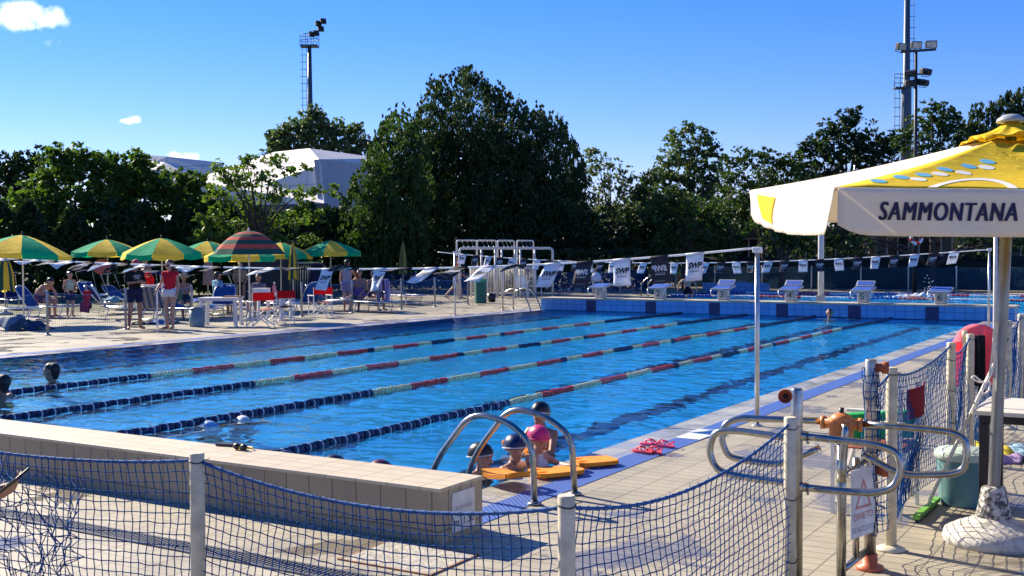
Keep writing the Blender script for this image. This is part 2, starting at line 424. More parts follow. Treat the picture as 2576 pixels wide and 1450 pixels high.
# pool surround: pale wet coping, then the blue overflow grating, on both long sides
COPING = TILE('wet_coping_tiles', (.42, .41, .36), (.49, .475, .42), (.28, .275, .24), .25, .12, .006, rough=.45, bump=.5, stain=.35, wet=True)
def grating_mat():
    m_, t, b = newmat('blue_overflow_grating')
    tcn = t.nodes.new('ShaderNodeTexCoord'); mp = t.nodes.new('ShaderNodeMapping'); t.links.new(tcn.outputs['Object'], mp.inputs[0])
    wv = t.nodes.new('ShaderNodeTexWave'); wv.wave_type = 'BANDS'; wv.bands_direction = 'DIAGONAL'; wv.inputs['Scale'].default_value = 14; wv.inputs['Distortion'].default_value = 0
    mp.inputs['Scale'].default_value = (1.0, 1.0, 0.0); t.links.new(mp.outputs[0], wv.inputs[0])
    w2 = t.nodes.new('ShaderNodeTexWave'); w2.bands_direction = 'X'; w2.inputs['Scale'].default_value = 18; t.links.new(mp.outputs[0], w2.inputs[0])
    mm = t.nodes.new('ShaderNodeMath'); mm.operation = 'MULTIPLY'; t.links.new(wv.outputs['Fac'], mm.inputs[0]); t.links.new(w2.outputs['Fac'], mm.inputs[1])
    r = t.nodes.new('ShaderNodeValToRGB'); r.color_ramp.elements[0].position = .05; r.color_ramp.elements[1].position = .35
    r.color_ramp.elements[0].color = (.04, .08, .28, 1); r.color_ramp.elements[1].color = (.11, .21, .56, 1)
    t.links.new(mm.outputs[0], r.inputs[0]); t.links.new(r.outputs[0], b.inputs['Base Color']); b.inputs['Roughness'].default_value = .45
    bp = t.nodes.new('ShaderNodeBump'); bp.inputs['Strength'].default_value = .6; bp.inputs['Distance'].default_value = .008; t.links.new(mm.outputs[0], bp.inputs['Height']); t.links.new(bp.outputs[0], b.inputs['Normal'])
    return m_
GRATING = grating_mat()
for (x0, x1, nm_, mt) in ((0.0, .335, 'coping_strip', COPING), (.335, GW, 'overflow_grating', GRATING), (-W - .335, -W, 'coping_strip', COPING), (-W - GW, -W - .335, 'overflow_grating', GRATING)):
    mb = MB(); z = .004 if mt is GRATING else 0.0
    ys = np.linspace(0, PL, 26)
    for a, b_ in zip(ys[:-1], ys[1:]):
        mb.add([(x0, a, z), (x1, a, z), (x1, b_, z), (x0, b_, z)], [(0, 1, 2, 3)])
    structure(mb.build(nm_, mt))
mb = MB(); q = [at(1722, 1099), at(1757, 1087), at(1795, 1087), at(1792, 1101)]
yc = at(1765, 1095)[1]
mb.box(((.335 + GW) / 2, yc, .006), (GW - .345, .62, .008)); structure(mb.build('grating_cover', WHITE_PLASTIC))
# basin
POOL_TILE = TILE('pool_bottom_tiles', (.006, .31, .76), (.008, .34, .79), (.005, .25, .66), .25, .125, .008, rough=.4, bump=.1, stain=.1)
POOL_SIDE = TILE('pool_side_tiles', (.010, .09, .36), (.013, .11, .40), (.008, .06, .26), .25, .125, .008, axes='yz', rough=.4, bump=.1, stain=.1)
POOL_MARK = MAT('dark_blue_lane_tiles', (.004, .012, .09), rough=.35, var=.2)
DEEP = 1.45
def basin(x0, x1, y0, y1, d, marks, name):
    mb = MB(); n = 8
    mb.add([(x0, y0, -d), (x1, y0, -d), (x1, y1, -d), (x0, y1, -d)], [(0, 1, 2, 3)])
    mb.add([(x0, y0, -d), (x0, y1, -d), (x0, y1, 0), (x0, y0, 0)], [(0, 1, 2, 3)], 1)
    mb.add([(x1, y0, -d), (x1, y1, -d), (x1, y1, 0), (x1, y0, 0)], [(3, 2, 1, 0)], 1)
    mb.add([(x0, y0, -d), (x1, y0, -d), (x1, y0, 0), (x0, y0, 0)], [(3, 2, 1, 0)], 0)
    mb.add([(x0, y1, -d), (x1, y1, -d), (x1, y1, 0), (x0, y1, 0)], [(0, 1, 2, 3)], 0)
    for (a, b_, c, e) in marks:
        mb.add([(a, c, -d + .005), (b_, c, -d + .005), (b_, e, -d + .005), (a, e, -d + .005)], [(0, 1, 2, 3)], 2)
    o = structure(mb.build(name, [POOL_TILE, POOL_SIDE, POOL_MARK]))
    return o
LANE = [-11.415 + 2.0225 * i for i in range(6)]
marks = []
for x in LANE:
    marks.append((x - .14, x + .14, 1.6, 23.4)); marks.append((x - .5, x - .14, 1.6, 1.86)); marks.append((x + .14, x + .5, 1.6, 1.86)); marks.append((x - .5, x - .14, 23.14, 23.4)); marks.append((x + .14, x + .5, 23.14, 23.4))
basin(-W, 0, 0, PL, DEEP, marks, 'pool_basin')
basin(P2[0], P2[1], P2[2], P2[3], 1.3, [], 'second_pool_basin')
# water: a real rippled surface that refracts and reflects
def water_mat(name, tint):
    m_ = bpy.data.materials.new(name); m_.use_nodes = True; t = m_.node_tree; t.nodes.clear()
    out = t.nodes.new('ShaderNodeOutputMaterial'); gl = t.nodes.new('ShaderNodeBsdfGlass')
    gl.inputs['IOR'].default_value = 1.33; gl.inputs['Roughness'].default_value = 0.0; gl.inputs['Color'].default_value = (*tint, 1)
    rf = t.nodes.new('ShaderNodeBsdfRefraction'); rf.inputs['IOR'].default_value = 1.33; rf.inputs['Roughness'].default_value = 0.0; rf.inputs['Color'].default_value = (*tint, 1)
    mx = t.nodes.new('ShaderNodeMixShader'); mx.inputs[0].default_value = .30
    t.links.new(gl.outputs[0], mx.inputs[1]); t.links.new(rf.outputs[0], mx.inputs[2]); t.links.new(mx.outputs[0], out.inputs[0])
    return m_
WATER = water_mat('pool_water', (.78, .99, 1.0))
def water(name, x0, x1, y0, y1, cell, slope, kmax, z, seed):
    r = np.random.default_rng(seed); N = 1024; L = N * cell
    k1 = np.fft.fftfreq(N, cell) * 2 * np.pi
    kx, ky = k1[:, None], k1[None, :]; k = np.hypot(kx, ky); k[0, 0] = 1
    dirw = .45 + .55 * np.abs((kx * .35 + ky * .94) / k) ** 1.5
    sp = np.where((k > 6.0) & (k < kmax), k ** -1.35, 0) * np.exp(-(k / (kmax * .6)) ** 2) * dirw
    h = np.fft.ifft2(np.fft.fft2(r.standard_normal((N, N))) * sp).real
    h *= slope / np.gradient(h, cell, axis=1).std()
    nx, ny = int((x1 - x0) / cell), int((y1 - y0) / cell)
    X = np.linspace(x0, x1, nx + 1); Y = np.linspace(y0, y1, ny + 1)
    ix = np.arange(nx + 1) % N; iy = np.arange(ny + 1) % N
    xx, yy = np.meshgrid(X, Y, indexing='ij'); zz = h[ix][:, iy] + z
    v = np.stack([xx, yy, zz], -1).reshape(-1, 3)
    idx = np.arange((nx + 1) * (ny + 1)).reshape(nx + 1, ny + 1)
    q = np.stack([idx[:-1, :-1], idx[1:, :-1], idx[1:, 1:], idx[:-1, 1:]], -1).reshape(-1, 4)
    o = structure(raw_mesh(name, v, q, WATER, smooth=True))
    return o
water('pool_water', -W, 0.0, 0.0, PL, .025, .055, 100.0, -.012, 3)
water('second_pool_water', P2[0], P2[1], P2[2], P2[3], .06, .06, 30.0, -.012, 5)

# near end wall, tiled, with its depth sign
XE, YT, HN = .648, -.468, .339
TOP_T = TILE('cream_top_tiles', (.56, .47, .33), (.61, .515, .365), (.34, .285, .20), .25, .125, .005, rough=.55, bump=.4, stain=.12)
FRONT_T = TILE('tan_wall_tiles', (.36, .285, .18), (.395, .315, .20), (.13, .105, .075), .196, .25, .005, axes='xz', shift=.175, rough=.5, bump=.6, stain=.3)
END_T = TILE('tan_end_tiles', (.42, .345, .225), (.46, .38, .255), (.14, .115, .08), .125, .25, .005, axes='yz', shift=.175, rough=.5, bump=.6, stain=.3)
WALL_BLUE = TILE('light_blue_wall_tiles', (.08, .33, .66), (.09, .36, .70), (.03, .16, .42), .25, .20, .010, axes='xz', rough=.3, bump=.3, stain=.15)
mb = MB(); XL = -16.5
t = thing('tiled_end_wall', 'low tan tiled wall at the near end of the pool with cream top', 'wall', (0, 0, 0))
mb.add([(XL, YT, 0), (XE, YT, 0), (XE, YT, HN - .022), (XL, YT, HN - .022)], [(0, 1, 2, 3)], 0)
mb.add([(XE, YT, 0), (XE, 0, 0), (XE, 0, HN - .022), (XE, YT, HN - .022)], [(0, 1, 2, 3)], 1)
mb.add([(XL, 0, 0), (XE, 0, 0), (XE, 0, HN - .022), (XL, 0, HN - .022)], [(3, 2, 1, 0)], 2)
mb.add([(XL, YT, 0), (XL, 0, 0), (XL, 0, HN - .022), (XL, YT, HN - .022)], [(3, 2, 1, 0)], 1)
mb.build('wall_body', [FRONT_T, END_T, WALL_BLUE], t)
mb = MB(); mb.box(((XL + XE) / 2, YT / 2, HN - .011), (XE - XL + .012, -YT + .012, .022), bev=.004); mb.build('coping', TOP_T, t)
SIGN_W = MAT('weathered_white_sign', (.72, .70, .67), rough=.5, var=.12, scale=9)
INK = MAT('black_ink', (.02, .02, .025), rough=.6, var=.2)
INK_FADED = MAT('faded_grey_ink', (.50, .49, .48), rough=.6, var=.2)
def on_plane(body, size, origin, ux, uy, mat, parent, name='lettering', off=.004, mirror=False, **k):
    vs, fs = text_data(body, size, **k); ux = Vector(ux); uy = Vector(uy); nn = ux.cross(uy)
    mb_ = MB(); s_ = -1 if mirror else 1
    mb_.add([Vector(origin) + ux * (v[0] * s_) + uy * v[1] + nn * off for v in vs], [f if not mirror else tuple(reversed(f)) for f in fs])
    return mb_.build(name, mat, parent)
sg = thing('depth_sign', 'small white depth sign reading m. 1.30 on the tan wall end', 'sign', (XE, -.22, .0))
mb = MB(); mb.box((.004, 0, .165), (.006, .25, .245), bev=.002); mb.build('sign_plate', SIGN_W, sg)
on_plane('m. 1.30', .075, (.007, .0, .10), (0, 1, 0), (0, 0, 1), INK, sg, off=.002)
on_plane('profondità', .045, (.007, .0, .19), (0, 1, 0), (0, 0, 1), INK_FADED, sg, off=.002)
# far end wall with starting blocks
HF = .397
t = thing('blue_end_wall', 'light blue tiled wall with dark lane panels at the far end of the pool', 'wall', (0, PL, 0))
FX0, FX1 = -13.21, .71
mb = MB()
mb.add([(FX0, 0, -.3), (FX1, 0, -.3), (FX1, 0, HF - .05), (FX0, 0, HF - .05)], [(0, 1, 2, 3)], 0)
mb.add([(FX0, 0, -.3), (FX0, .75, -.3), (FX0, .75, HF - .05), (FX0, 0, HF - .05)], [(3, 2, 1, 0)], 1)
mb.add([(FX1, 0, -.3), (FX1, .75, -.3), (FX1, .75, HF - .05), (FX1, 0, HF - .05)], [(0, 1, 2, 3)], 1)
mb.add([(FX0, .75, -.3), (FX1, .75, -.3), (FX1, .75, HF - .05), (FX0, .75, HF - .05)], [(3, 2, 1, 0)], 0)
mb.build('wall_body', [WALL_BLUE, TILE('blue_side_tiles', (.16, .42, .72), (.18, .45, .76), (.05, .22, .5), .25, .2, .01, axes='yz', rough=.3, stain=.15)], t)
mb = MB(); mb.box(((FX0 + FX1) / 2, .375, HF - .024), (FX1 - FX0 + .04, .79, .05), bev=.008); mb.build('coping', TOP_T, t)
for x in LANE:
    mb = MB(); mb.box((x, -.004, .02), (.34, .01, .63)); o = mb.build('lane_panel', POOL_MARK, t)
# ---------------------------------------------------------------- starting blocks
NUM_INK = MAT('number_ink', (.015, .015, .02), rough=.6)
BLOCK_W = MAT('block_white_fibreglass', (.40, .41, .40), rough=.45, var=.1, scale=8)
BLOCK_B = MAT('block_blue_top', (.03, .09, .38), rough=.55, var=.15, scale=20, bump=.2)
ords = ['one', 'two', 'three', 'four', 'five', 'six']
for i, x in enumerate(LANE):
    kick = i in (2, 3, 4)
    t = thing('starting_block', 'white starting block numbered %d with %s blue top' % (i + 1, 'a raised back plate on its' if kick else 'a flat sloping'), 'starting block', (x + .15, PL + .36, HF), group='starting blocks along the far wall')
    mb = MB(); mb.box((0, 0, .165), (.27, .32, .33), bev=.02); mb.build('pedestal', BLOCK_W, t)
    Rm = Matrix.Rotation(rad(9), 3, 'X')
    mb = MB(); mb.box((0, -.02, .375), (.56, .62, .05), R=Rm, mi=0, bev=.012); mb.box((0, -.02, .404), (.50, .56, .012), R=Rm, mi=1); mb.build('platform', [BLOCK_W, BLOCK_B], t)
    if kick:
        R2 = Matrix.Rotation(rad(38), 3, 'X')
        mb = MB(); mb.box((0, .24, .52), (.50, .24, .03), R=R2, mi=0, bev=.008); mb.box((0, .231, .532), (.43, .18, .012), R=R2, mi=1); mb.build('back_plate', [BLOCK_W, BLOCK_B], t)
    for s in (-1, 1):
        mb = MB(); mb.tube([(s * .27, -.30, .33), (s * .27, -.34, .25), (s * .26, -.32, .16), (s * .2, -.21, .14)], .014, 6); mb.build('hand_grip', ALU, t)
    on_plane(str(i + 1), .26, (0, -.16, .17), (1, 0, 0), (0, 0, 1), NUM_INK, t, name='number')
    on_plane(str(i + 1), .24, (.135, 0, .16), (0, 1, 0), (0, 0, 1), NUM_INK, t, name='number')

# ---------------------------------------------------------------- lane ropes
FL_BLUE = MAT('navy_float', (.003, .010, .06), rough=.35, var=.25)
FL_CREAM = MAT('pale_cream_float', (.68, .68, .36), rough=.45, var=.1)
FL_RED = MAT('red_float', (.62, .065, .045), rough=.4, var=.2)
FL_WHITE = MAT('white_float', (.75, .77, .78), rough=.4)
seg = [(.15, 5.15, 'b')]
half = [(5.15, 5.95, 'c'), (5.95, 6.78, 'r'), (6.78, 7.6, 'c'), (7.6, 8.41, 'r'), (8.41, 9.26, 'c'), (9.26, 10.1, 'r'), (10.1, 10.28, 'b2'), (10.28, 10.85, 'c'), (10.85, 11.65, 'r'), (11.65, 12.1, 'c')]
seg += half + [(12.1, 12.9, 'b2')] + [(25 - b, 25 - a, c) for a, b, c in reversed(half)] + [(19.85, 24.85, 'b')]
NM = {'b': 'dark_float_section', 'b2': 'dark_float_section', 'c': 'cream_float_section', 'r': 'red_float_section'}
rope_lab = ['farthest lane rope, red, cream and navy floats, ending between blocks two and three',
            'lane rope of red, cream and navy floats ending between blocks three and four',
            'lane rope of red, cream and navy floats ending between blocks four and five',
            'nearest lane rope, passing behind the steel ladder and ending between blocks five and six']
def float_run(mb, p, d, L, col, big, n=10):
    pitch = .085 if big else .072; k = max(1, int(round(L / pitch))); st = L / k
    q = Vector(d).to_track_quat('Z', 'Y').to_matrix()
    for j in range(k):
        c = Vector(p) + Vector(d) * (st * (j + .5)); w = st * .45
        rr = .047 if big else .042
        pr = [(.018, -w), (rr * .93, -w * .8), (rr, -w * .2), (rr, w * .25), (rr * .9, w * .8), (.018, w)]
        mi = 0
        if col == 'b' and p[1] < 15 and j % 2 == 1:
            mb.lathe([(.018, w * .75), (rr * .97, w * .75), (rr * .97, w * 1.08), (.018, w * 1.08)], c, n, 1, False, q)
        c.z += RNG.normal(0, .004)
        mb.lathe(pr, c, n, mi, False, q)
ROPEX = [-8.381, -6.359, -4.336, -2.314]
for i, x in enumerate(ROPEX):
    t = thing('lane_rope', rope_lab[i], 'lane rope', (x, 0, .012), group='lane ropes across the swimming pool')
    mb = MB(); ph = random.random() * 6
    mb.tube([(0, y, .01) for y in np.linspace(.05, 24.95, 40)], .007, 5); mb.build('cable', FL_WHITE, t)
    for a, b, c in seg:
        mb = MB(); wob = .03 * math.sin(a * .5 + ph)
        wob2 = .03 * math.sin(b * .5 + ph)
        d = Vector((wob2 - wob, b - a, 0)); float_run(mb, (wob, a, 0), d.normalized(), d.length, c, c in ('b', 'b2'))
        mb.build(NM[c], [{'b': FL_BLUE, 'b2': FL_BLUE, 'c': FL_CREAM, 'r': FL_RED}[c], FL_WHITE], t)
# second pool ropes (run along x)
for k, (y, lab) in enumerate(((38.2, 'nearer lane rope of the second pool with blue, white and red floats'), (42.4, 'farther lane rope of the second pool with blue, white and red floats'))):
    t = thing('lane_rope', lab, 'lane rope', (0, y, .01), group='lane ropes across the second pool')
    x = P2[0] + .2; c = 0; pat = ['b', 'c', 'r', 'c', 'b2', 'r', 'c', 'r', 'c', 'b', 'b2', 'c', 'r', 'c', 'b']
    L = (P2[1] - P2[0] - .4) / len(pat)
    mb = MB(); mb.tube([(P2[0] + .1, 0, 0), (P2[1] - .1, 0, 0)], .007, 5); mb.build('cable', FL_WHITE, t)
    for a in pat:
        mb = MB(); float_run(mb, (x, 0, .02), (1, 0, 0), L, 'b', True, 7)
        mb.build(NM[a], [{'b': BLOCK_B, 'b2': BLOCK_B, 'c': FL_WHITE, 'r': FL_RED}[a], FL_WHITE], t); x += L

# ---------------------------------------------------------------- backstroke flag lines
FLAG_W = CLOTH('white_flag_cloth', (.80, .82, .86), trans=.35)
FLAG_K = CLOTH('charcoal_flag_cloth', (.045, .042, .055), trans=.1)
POST_ST = MAT('steel_post', (.55, .55, .54), rough=.32, metal=.8, var=.15, scale=10)
def flag_post(p, h, r, lab):
    t = thing('flag_post', lab, 'post', p, group='posts holding the flag lines')
    mb = MB(); mb.lathe([(r, .01), (r, h - .05)], n=12); mb.build('pole', POST_ST, t)
    mb = MB(); mb.lathe([(.055, 0), (.055, .008), (r * 1.4, .014)], n=14); mb.build('base_flange', POST_ST, t)
    mb = MB(); mb.box((0, 0, h - .025), (.085, .085, .06), bev=.01); mb.build('cap', WHITE_PLASTIC, t)
flag_post((.754, 5, 0), 1.815, .024, 'tall steel post at the near flag line, beside the blue grating')
flag_post((-14.3, 5, 0), 1.77, .024, 'tall steel post carrying the near flag line on the sunbathing side')
flag_post((.80, 20, 0), 1.85, .024, 'thin white post at the far flag line, past the pink towel')
flag_post((-13.75, 20.9, 0), 1.86, .026, 'slim steel post at the pool edge before the showers')
def flag_line(name_lab, pts, flags, w, h, Y):
    """pts: rope (x, z) samples; flags: (x, dark, blow, mirror) with blow = direction of hang"""
    t = thing('flag_line', name_lab, 'flag line', (0, Y, 0), group='flag lines over the swimming pool')
    xs = [p[0] for p in pts]; zs = [p[1] for p in pts]
    def rz_(x): return float(np.interp(x, xs, zs))
    xs2 = np.linspace(xs[0], xs[-1], 90)
    co = np.polyfit(xs, zs, 3); zf = lambda x: float(np.polyval(co, x))
    ends = {xs[0]: zs[0], xs[-1]: zs[-1]}
    mb = MB(); mb.tube([(x, 0, zf(x)) for x in xs2], .011, 6); mb.build('line', FLAG_W, t)
    for (x, dark, blow, mirror) in flags:
        b = Vector(blow); L = b.length; b.normalize()
        ph = random.random() * 6; amp = .018 if L > 1.01 else .009
        curl = Vector((random.uniform(-.25, .25), random.uniform(-.2, .2), 0)) * .4
        tw = random.uniform(-.1, .1)
        def P(u, v, e=0.0):
            # u across 0..1, v down 0..1
            top = Vector((x + (u - .5) * w, 0, zf(x + (u - .5) * w)))
            nar = 1 - (.10 if L < 1.01 else .02) * v
            dirv = (b + curl * v).normalized()
            p = Vector((x + (u - .5) * w * nar, 0, top.z)) + dirv * (h * v)
            n_ = Vector((1, 0, 0)).cross(dirv).normalized()
            if n_.y > 0: n_ = -n_
            p += n_ * (amp * math.sin(ph + 5 * v + 3.2 * u) * v + tw * (u - .5) * v)
            return p + n_ * e
        mb = MB(); mb.sheet(lambda u, v: P(u, v), 6, 8, .0025)
        mb.tube([P(0, 0, 0), P(1, 0, 0)], .013, 6)
        f = mb.build('flag', FLAG_K if dark else FLAG_W, t)
        vs, fs = text_data('SWP', .082, shear=.25, bold=.0045, spacing=.98)
        mb = MB(); s = -1 if mirror else 1
        hx = .115
        def uv(vx, vy): return (.5 + s * vx / w * .95, .44 - vy / h)
        mb.add([P(*uv(v[0], v[1]), e=.004) for v in vs], fs)
        for (yy, ww, hh) in ((.60, .62, .010), (.645, .56, .022), (.90, .6, .008)):
            mb.grid(lambda a, c: P(.5 + (a - .5) * ww, yy + c * hh, .004), 6, 1)
        mb.build('lettering', FLAG_W if dark else INK, f)
    return t
DN = (0, 0, -1)
near = [(.08, 0, (.02, -.05, -1), 0), (-.32, 1, (.06, .03, -1), 1), (-.76, 0, (0, -.05, -1), 0), (-1.21, 1, (-.12, -.35, -.9), 1), (-1.62, 0, (-.2, -.3, -.85), 0),
        (-2.06, 1, (.06, -.95, -.12), 0), (-2.47, 0, (-.45, -.65, -.6), 0), (-2.86, 1, (-.42, -.8, -.42), 0), (-3.28, 0, (-.62, -.55, -.62), 0), (-3.67, 1, (-.3, -.9, -.1), 0),
        (-4.06, 0, (-.1, -.3, -.9), 0), (-4.5, 1, (-.25, -.95, .06), 0), (-4.9, 0, (-.22, -.25, -.9), 0), (-5.35, 1, (-.3, -.95, 0), 0), (-5.85, 0, (-.7, -.7, -.25), 0), (-6.45, 0, (.2, -.95, -.12), 0), (-6.85, 1, (-.1, -.95, -.2), 0), (-7.25, 0, (-.2, -.95, -.14), 0),
        (-7.9, 1, (-.3, -.9, -.05), 0), (-8.3, 0, (-.5, -.8, -.33), 0), (-8.72, 1, (-.5, -.8, -.3), 0), (-9.05, 0, (-.6, -.75, -.25), 0), (-9.5, 1, (-.6, -.7, -.36), 0), (-9.95, 0, (-.7, -.7, -.2), 0), (-10.35, 1, (-.7, -.65, -.3), 0), (-10.75, 0, (-.75, -.6, -.15), 0),
        (-11.2, 1, (-.7, -.7, -.12), 0), (-11.6, 0, (-.75, -.6, -.2), 0), (-12.05, 0, (-.7, -.6, -.2), 0), (-12.5, 1, (-.7, -.6, -.2), 0)]
near = [(x, d, tuple(c * (1.0 if abs(b[2]) > .8 else 1.02) for c in Vector(b).normalized()), m) for x, d, b, m in near]
flag_line('nearer line of white and charcoal flags blowing over the pool', [(-14.28, 1.755), (-11.68, 1.73), (-10.21, 1.70), (-8.23, 1.63), (-6.47, 1.575), (-4.9, 1.555), (-3.8, 1.575), (-2.47, 1.63), (-1.62, 1.675), (-.76, 1.71), (.08, 1.75), (.74, 1.79)], near, .20, .285, 5)
far = []
fx = [-12.84, -12.41, -12.0, -11.64, -11.24, -10.86, -10.46, -10.08, -9.72, -9.3, -8.89, -8.55, -8.21, -7.78, -7.35, -6.92, -6.5, -6.1, -5.69, -5.28, -4.9, -4.53, -4.09, -3.69, -3.26, -2.87, -2.43, -1.99, -1.59, -1.18, -.75, -.34, .09]
for k, x in enumerate(fx):
    lean = random.uniform(-.25, .05) - (.25 if x < -6 else 0) * random.random()
    far.append((x, k % 2, tuple(Vector((lean, random.uniform(-.25, .1), -1)).normalized()), k % 2 == 0))
flag_line('farther straight line of white and charcoal flags near the starting blocks', [(-13.72, 1.85), (-12.01, 1.72), (-10.46, 1.60), (-8.21, 1.56), (-5.69, 1.55), (-3.26, 1.59), (-1.18, 1.69), (.09, 1.78), (.79, 1.83)], far, .21, .275, 20)

# ---------------------------------------------------------------- ladders
def bez(pts, n=6, rmax=9.0):                    # rounded polyline
    P = [Vector(p) for p in pts]; out = [P[0]]
    for i in range(1, len(P) - 1):
        a, b, c = P[i - 1], P[i], P[i + 1]
        r = min((a - b).length * .45, (c - b).length * .45, rmax)
        s = b + (a - b).normalized() * r; e = b + (c - b).normalized() * r
        for k in range(n + 1):
            u = k / n; out.append(s * (1 - u) ** 2 + b * 2 * u * (1 - u) + e * u * u)
    out.append(P[-1]); return out
def ladder(lab, rails, r, group='pool ladders', down=None):
    o = np.mean([Vector(rr[0]) for rr in rails], axis=0)
    t = thing('pool_ladder', lab, 'ladder', (o[0], o[1], 0), group=group)
    O = Vector((o[0], o[1], 0))
    for rr in rails:
        mb = MB(); mb.tube([Vector(p) - O for p in bez(rr, 7)], r, 12); mb.build('rail', STEEL, t)
        mb = MB(); b = Vector(rr[0]) - O; mb.lathe([(r * 2.3, 0), (r * 2.3, .008), (r * 1.15, .02)], (b.x, b.y, 0.006), 16); mb.build('base_flange', STEEL, t)
    a, b = [Vector(rr[-1]) for rr in rails]
    for k in range(3):
        z = -.25 - .27 * k; mb = MB(); mb.box(((a + b) / 2 - O).xy.to_3d() + Vector((0, 0, z)), (.08, (a - b).length, .03), bev=.008); mb.build('step', STEEL, t)
ladder('large steel ladder beside the swimmers at the near corner of the pool',
       [[(.60, .75, 0), (.585, .75, .42), (.40, .75, .565), (.08, .75, .615), (-.32, .75, .14), (-.36, .75, -.9)],
        [(.69, 1.18, 0), (.665, 1.18, .42), (.48, 1.18, .545), (.15, 1.18, .615), (-.27, 1.18, .11), (-.31, 1.18, -.9)]], .0225)
ladder('steel ladder at the far corner before the blue end wall',
       [[(-14.10, 24.75, 0), (-14.10, 24.75, .55), (-13.75, 24.7, .70), (-13.35, 24.65, .68), (-12.95, 24.6, .05), (-12.93, 24.6, -.9)],
        [(-14.12, 24.15, 0), (-14.12, 24.15, .55), (-13.77, 24.1, .70), (-13.38, 24.05, .68), (-12.98, 24.0, .05), (-12.96, 24.0, -.9)]], .024)
a = [(-12.3, 35.8), (-12.3, 36.5)]
ladder('small steel ladder of the second pool beside the seated bather',
       [[(-14.9, 37.0, 0), (-14.9, 37.0, .55), (-14.55, 37.0, .85), (-14.3, 37.0, .75), (-14.1, 37.0, 0), (-14.1, 37.0, -.8)],
        [(-14.9, 36.3, 0), (-14.9, 36.3, .55), (-14.55, 36.3, .85), (-14.3, 36.3, .75), (-14.1, 36.3, 0), (-14.1, 36.3, -.8)]], .024)

# ---------------------------------------------------------------- drain and concrete cover in the paving
GRATE_M = MAT('dark_drain_grating', (.10, .105, .12), rough=.5, metal=.3, var=.2)
t = structure(bpy.data.objects.new('drain', None)); COL.objects.link(t); t.location = (0, -1.30, 0); del t['kind']
tag(t, 'long dark slotted drain set in the paving in front of the end wall', 'drain')
mb = MB()
for s in (-1, 1): mb.box((-6.5, s * .075, .004), (15, .02, .012), mi=0)
for x in np.arange(-13.9, 1.0, .032): mb.box((x, 0, .003), (.016, .128, .008), rz=.0)
mb.build('slot_grating', GRATE_M, t)
mb = MB(); mb.box((-6.5, 0, .001), (15, .13, .003)); mb.build('channel', BLACK_PLASTIC, t)
CONC = MAT('washed_concrete', (.40, .37, .31), rough=.8, var=.35, scale=45, bump=.8, bscale=120)
RUST = MAT('rusty_frame', (.30, .15, .07), rough=.8, var=.4, scale=12)
t = thing('concrete_cover', 'square washed concrete cover with a rusty frame in the paving', 'cover', (.66, -.80, 0), rz=0)
mb = MB(); mb.box((0, 0, .003), (.62, .46, .008)); mb.build('slab', CONC, t)
mb = MB()
for s in (-1, 1): mb.box((0, s * .24, .004), (.66, .012, .010)); mb.box((s * .318, 0, .004), (.012, .468, .010))
mb.build('frame', RUST, t)

# ---------------------------------------------------------------- net fences
def net_mesh(P, nu, nv, r, wob=.006, n=4, seed=0):
    """P(u, v) -> point; cords along both directions"""
    g = np.random.default_rng(seed); mb = MB()
    off = g.normal(0, wob, (nv + 1, nu + 1, 3)); off[0] *= .3
    Q = [[Vector(P(i / nu, j / nv)) + Vector(off[j, i]) for i in range(nu + 1)] for j in range(nv + 1)]
    for j in range(1, nv + 1): mb.tube(Q[j], r, n, caps=False)
    for i in range(nu + 1): mb.tube([Q[j][i] for j in range(nv + 1)], r, n, caps=False)
    return mb
def rope_mesh(P, k, r, seed=0):
    g = np.random.default_rng(seed); mb = MB()
    pts = [Vector(P(i / k)) for i in range(k + 1)]
    mb.tube(pts, r, 7)
    for s in (0, math.pi):                       # twisted cord round the head rope
        q = []
        for i in range(k * 5 + 1):
            u = i / (k * 5); p = Vector(P(u)); a = u * k * 4.0 + s
            q.append(p + Vector((0, 0, math.sin(a))) * r * .9 + Vector((math.cos(a) * .6, math.cos(a) * .6, 0)) * r * .9)
        mb.tube(q, r * .5, 5, caps=False)
    for i in range(k):
        if g.random() < .4:
            p = Vector(P((i + g.random()) / k)); mb.tube([p, p + Vector((g.normal(0, .004), g.normal(0, .004), .012 + .012 * g.random()))], .0015, 4)
    return mb
def net_post(t, p, h, r, mat=CREAM_POST, O=Vector((0, 0, 0)), flange=True, ties=(), tie_r=None):
    p = Vector(p) - O
    mb = MB(); mb.lathe([(r, 0), (r, h - .004), (r * .93, h)], (p.x, p.y, 0), 18)
    o = mb.build('post', mat, t)
    if flange: mb = MB(); mb.lathe([(r * 2.6, 0), (r * 2.5, .012), (r * 1.2, .03)], (p.x, p.y, .002), 20); mb.build('base_plate', mat, o)
    if ties:
        mb = MB()
        for z in ties:
            q = [(p.x + math.cos(a) * (r + .002), p.y + math.sin(a) * (r + .002), z + .004 * math.sin(2 * a)) for a in np.linspace(0, 2 * math.pi, 15)[:-1]]
            mb.tube(q, .0025, 5, closed=True)
            d = Vector((RT[0] * .8 - FW[0] * .6, RT[1] * .8 - FW[1] * .6, .3)) * .03; mb.tube([Vector(q[2]), Vector(q[2]) + d], .0015, 4)
        mb.build('cable_tie', BLACK_PLASTIC, o)
    return o
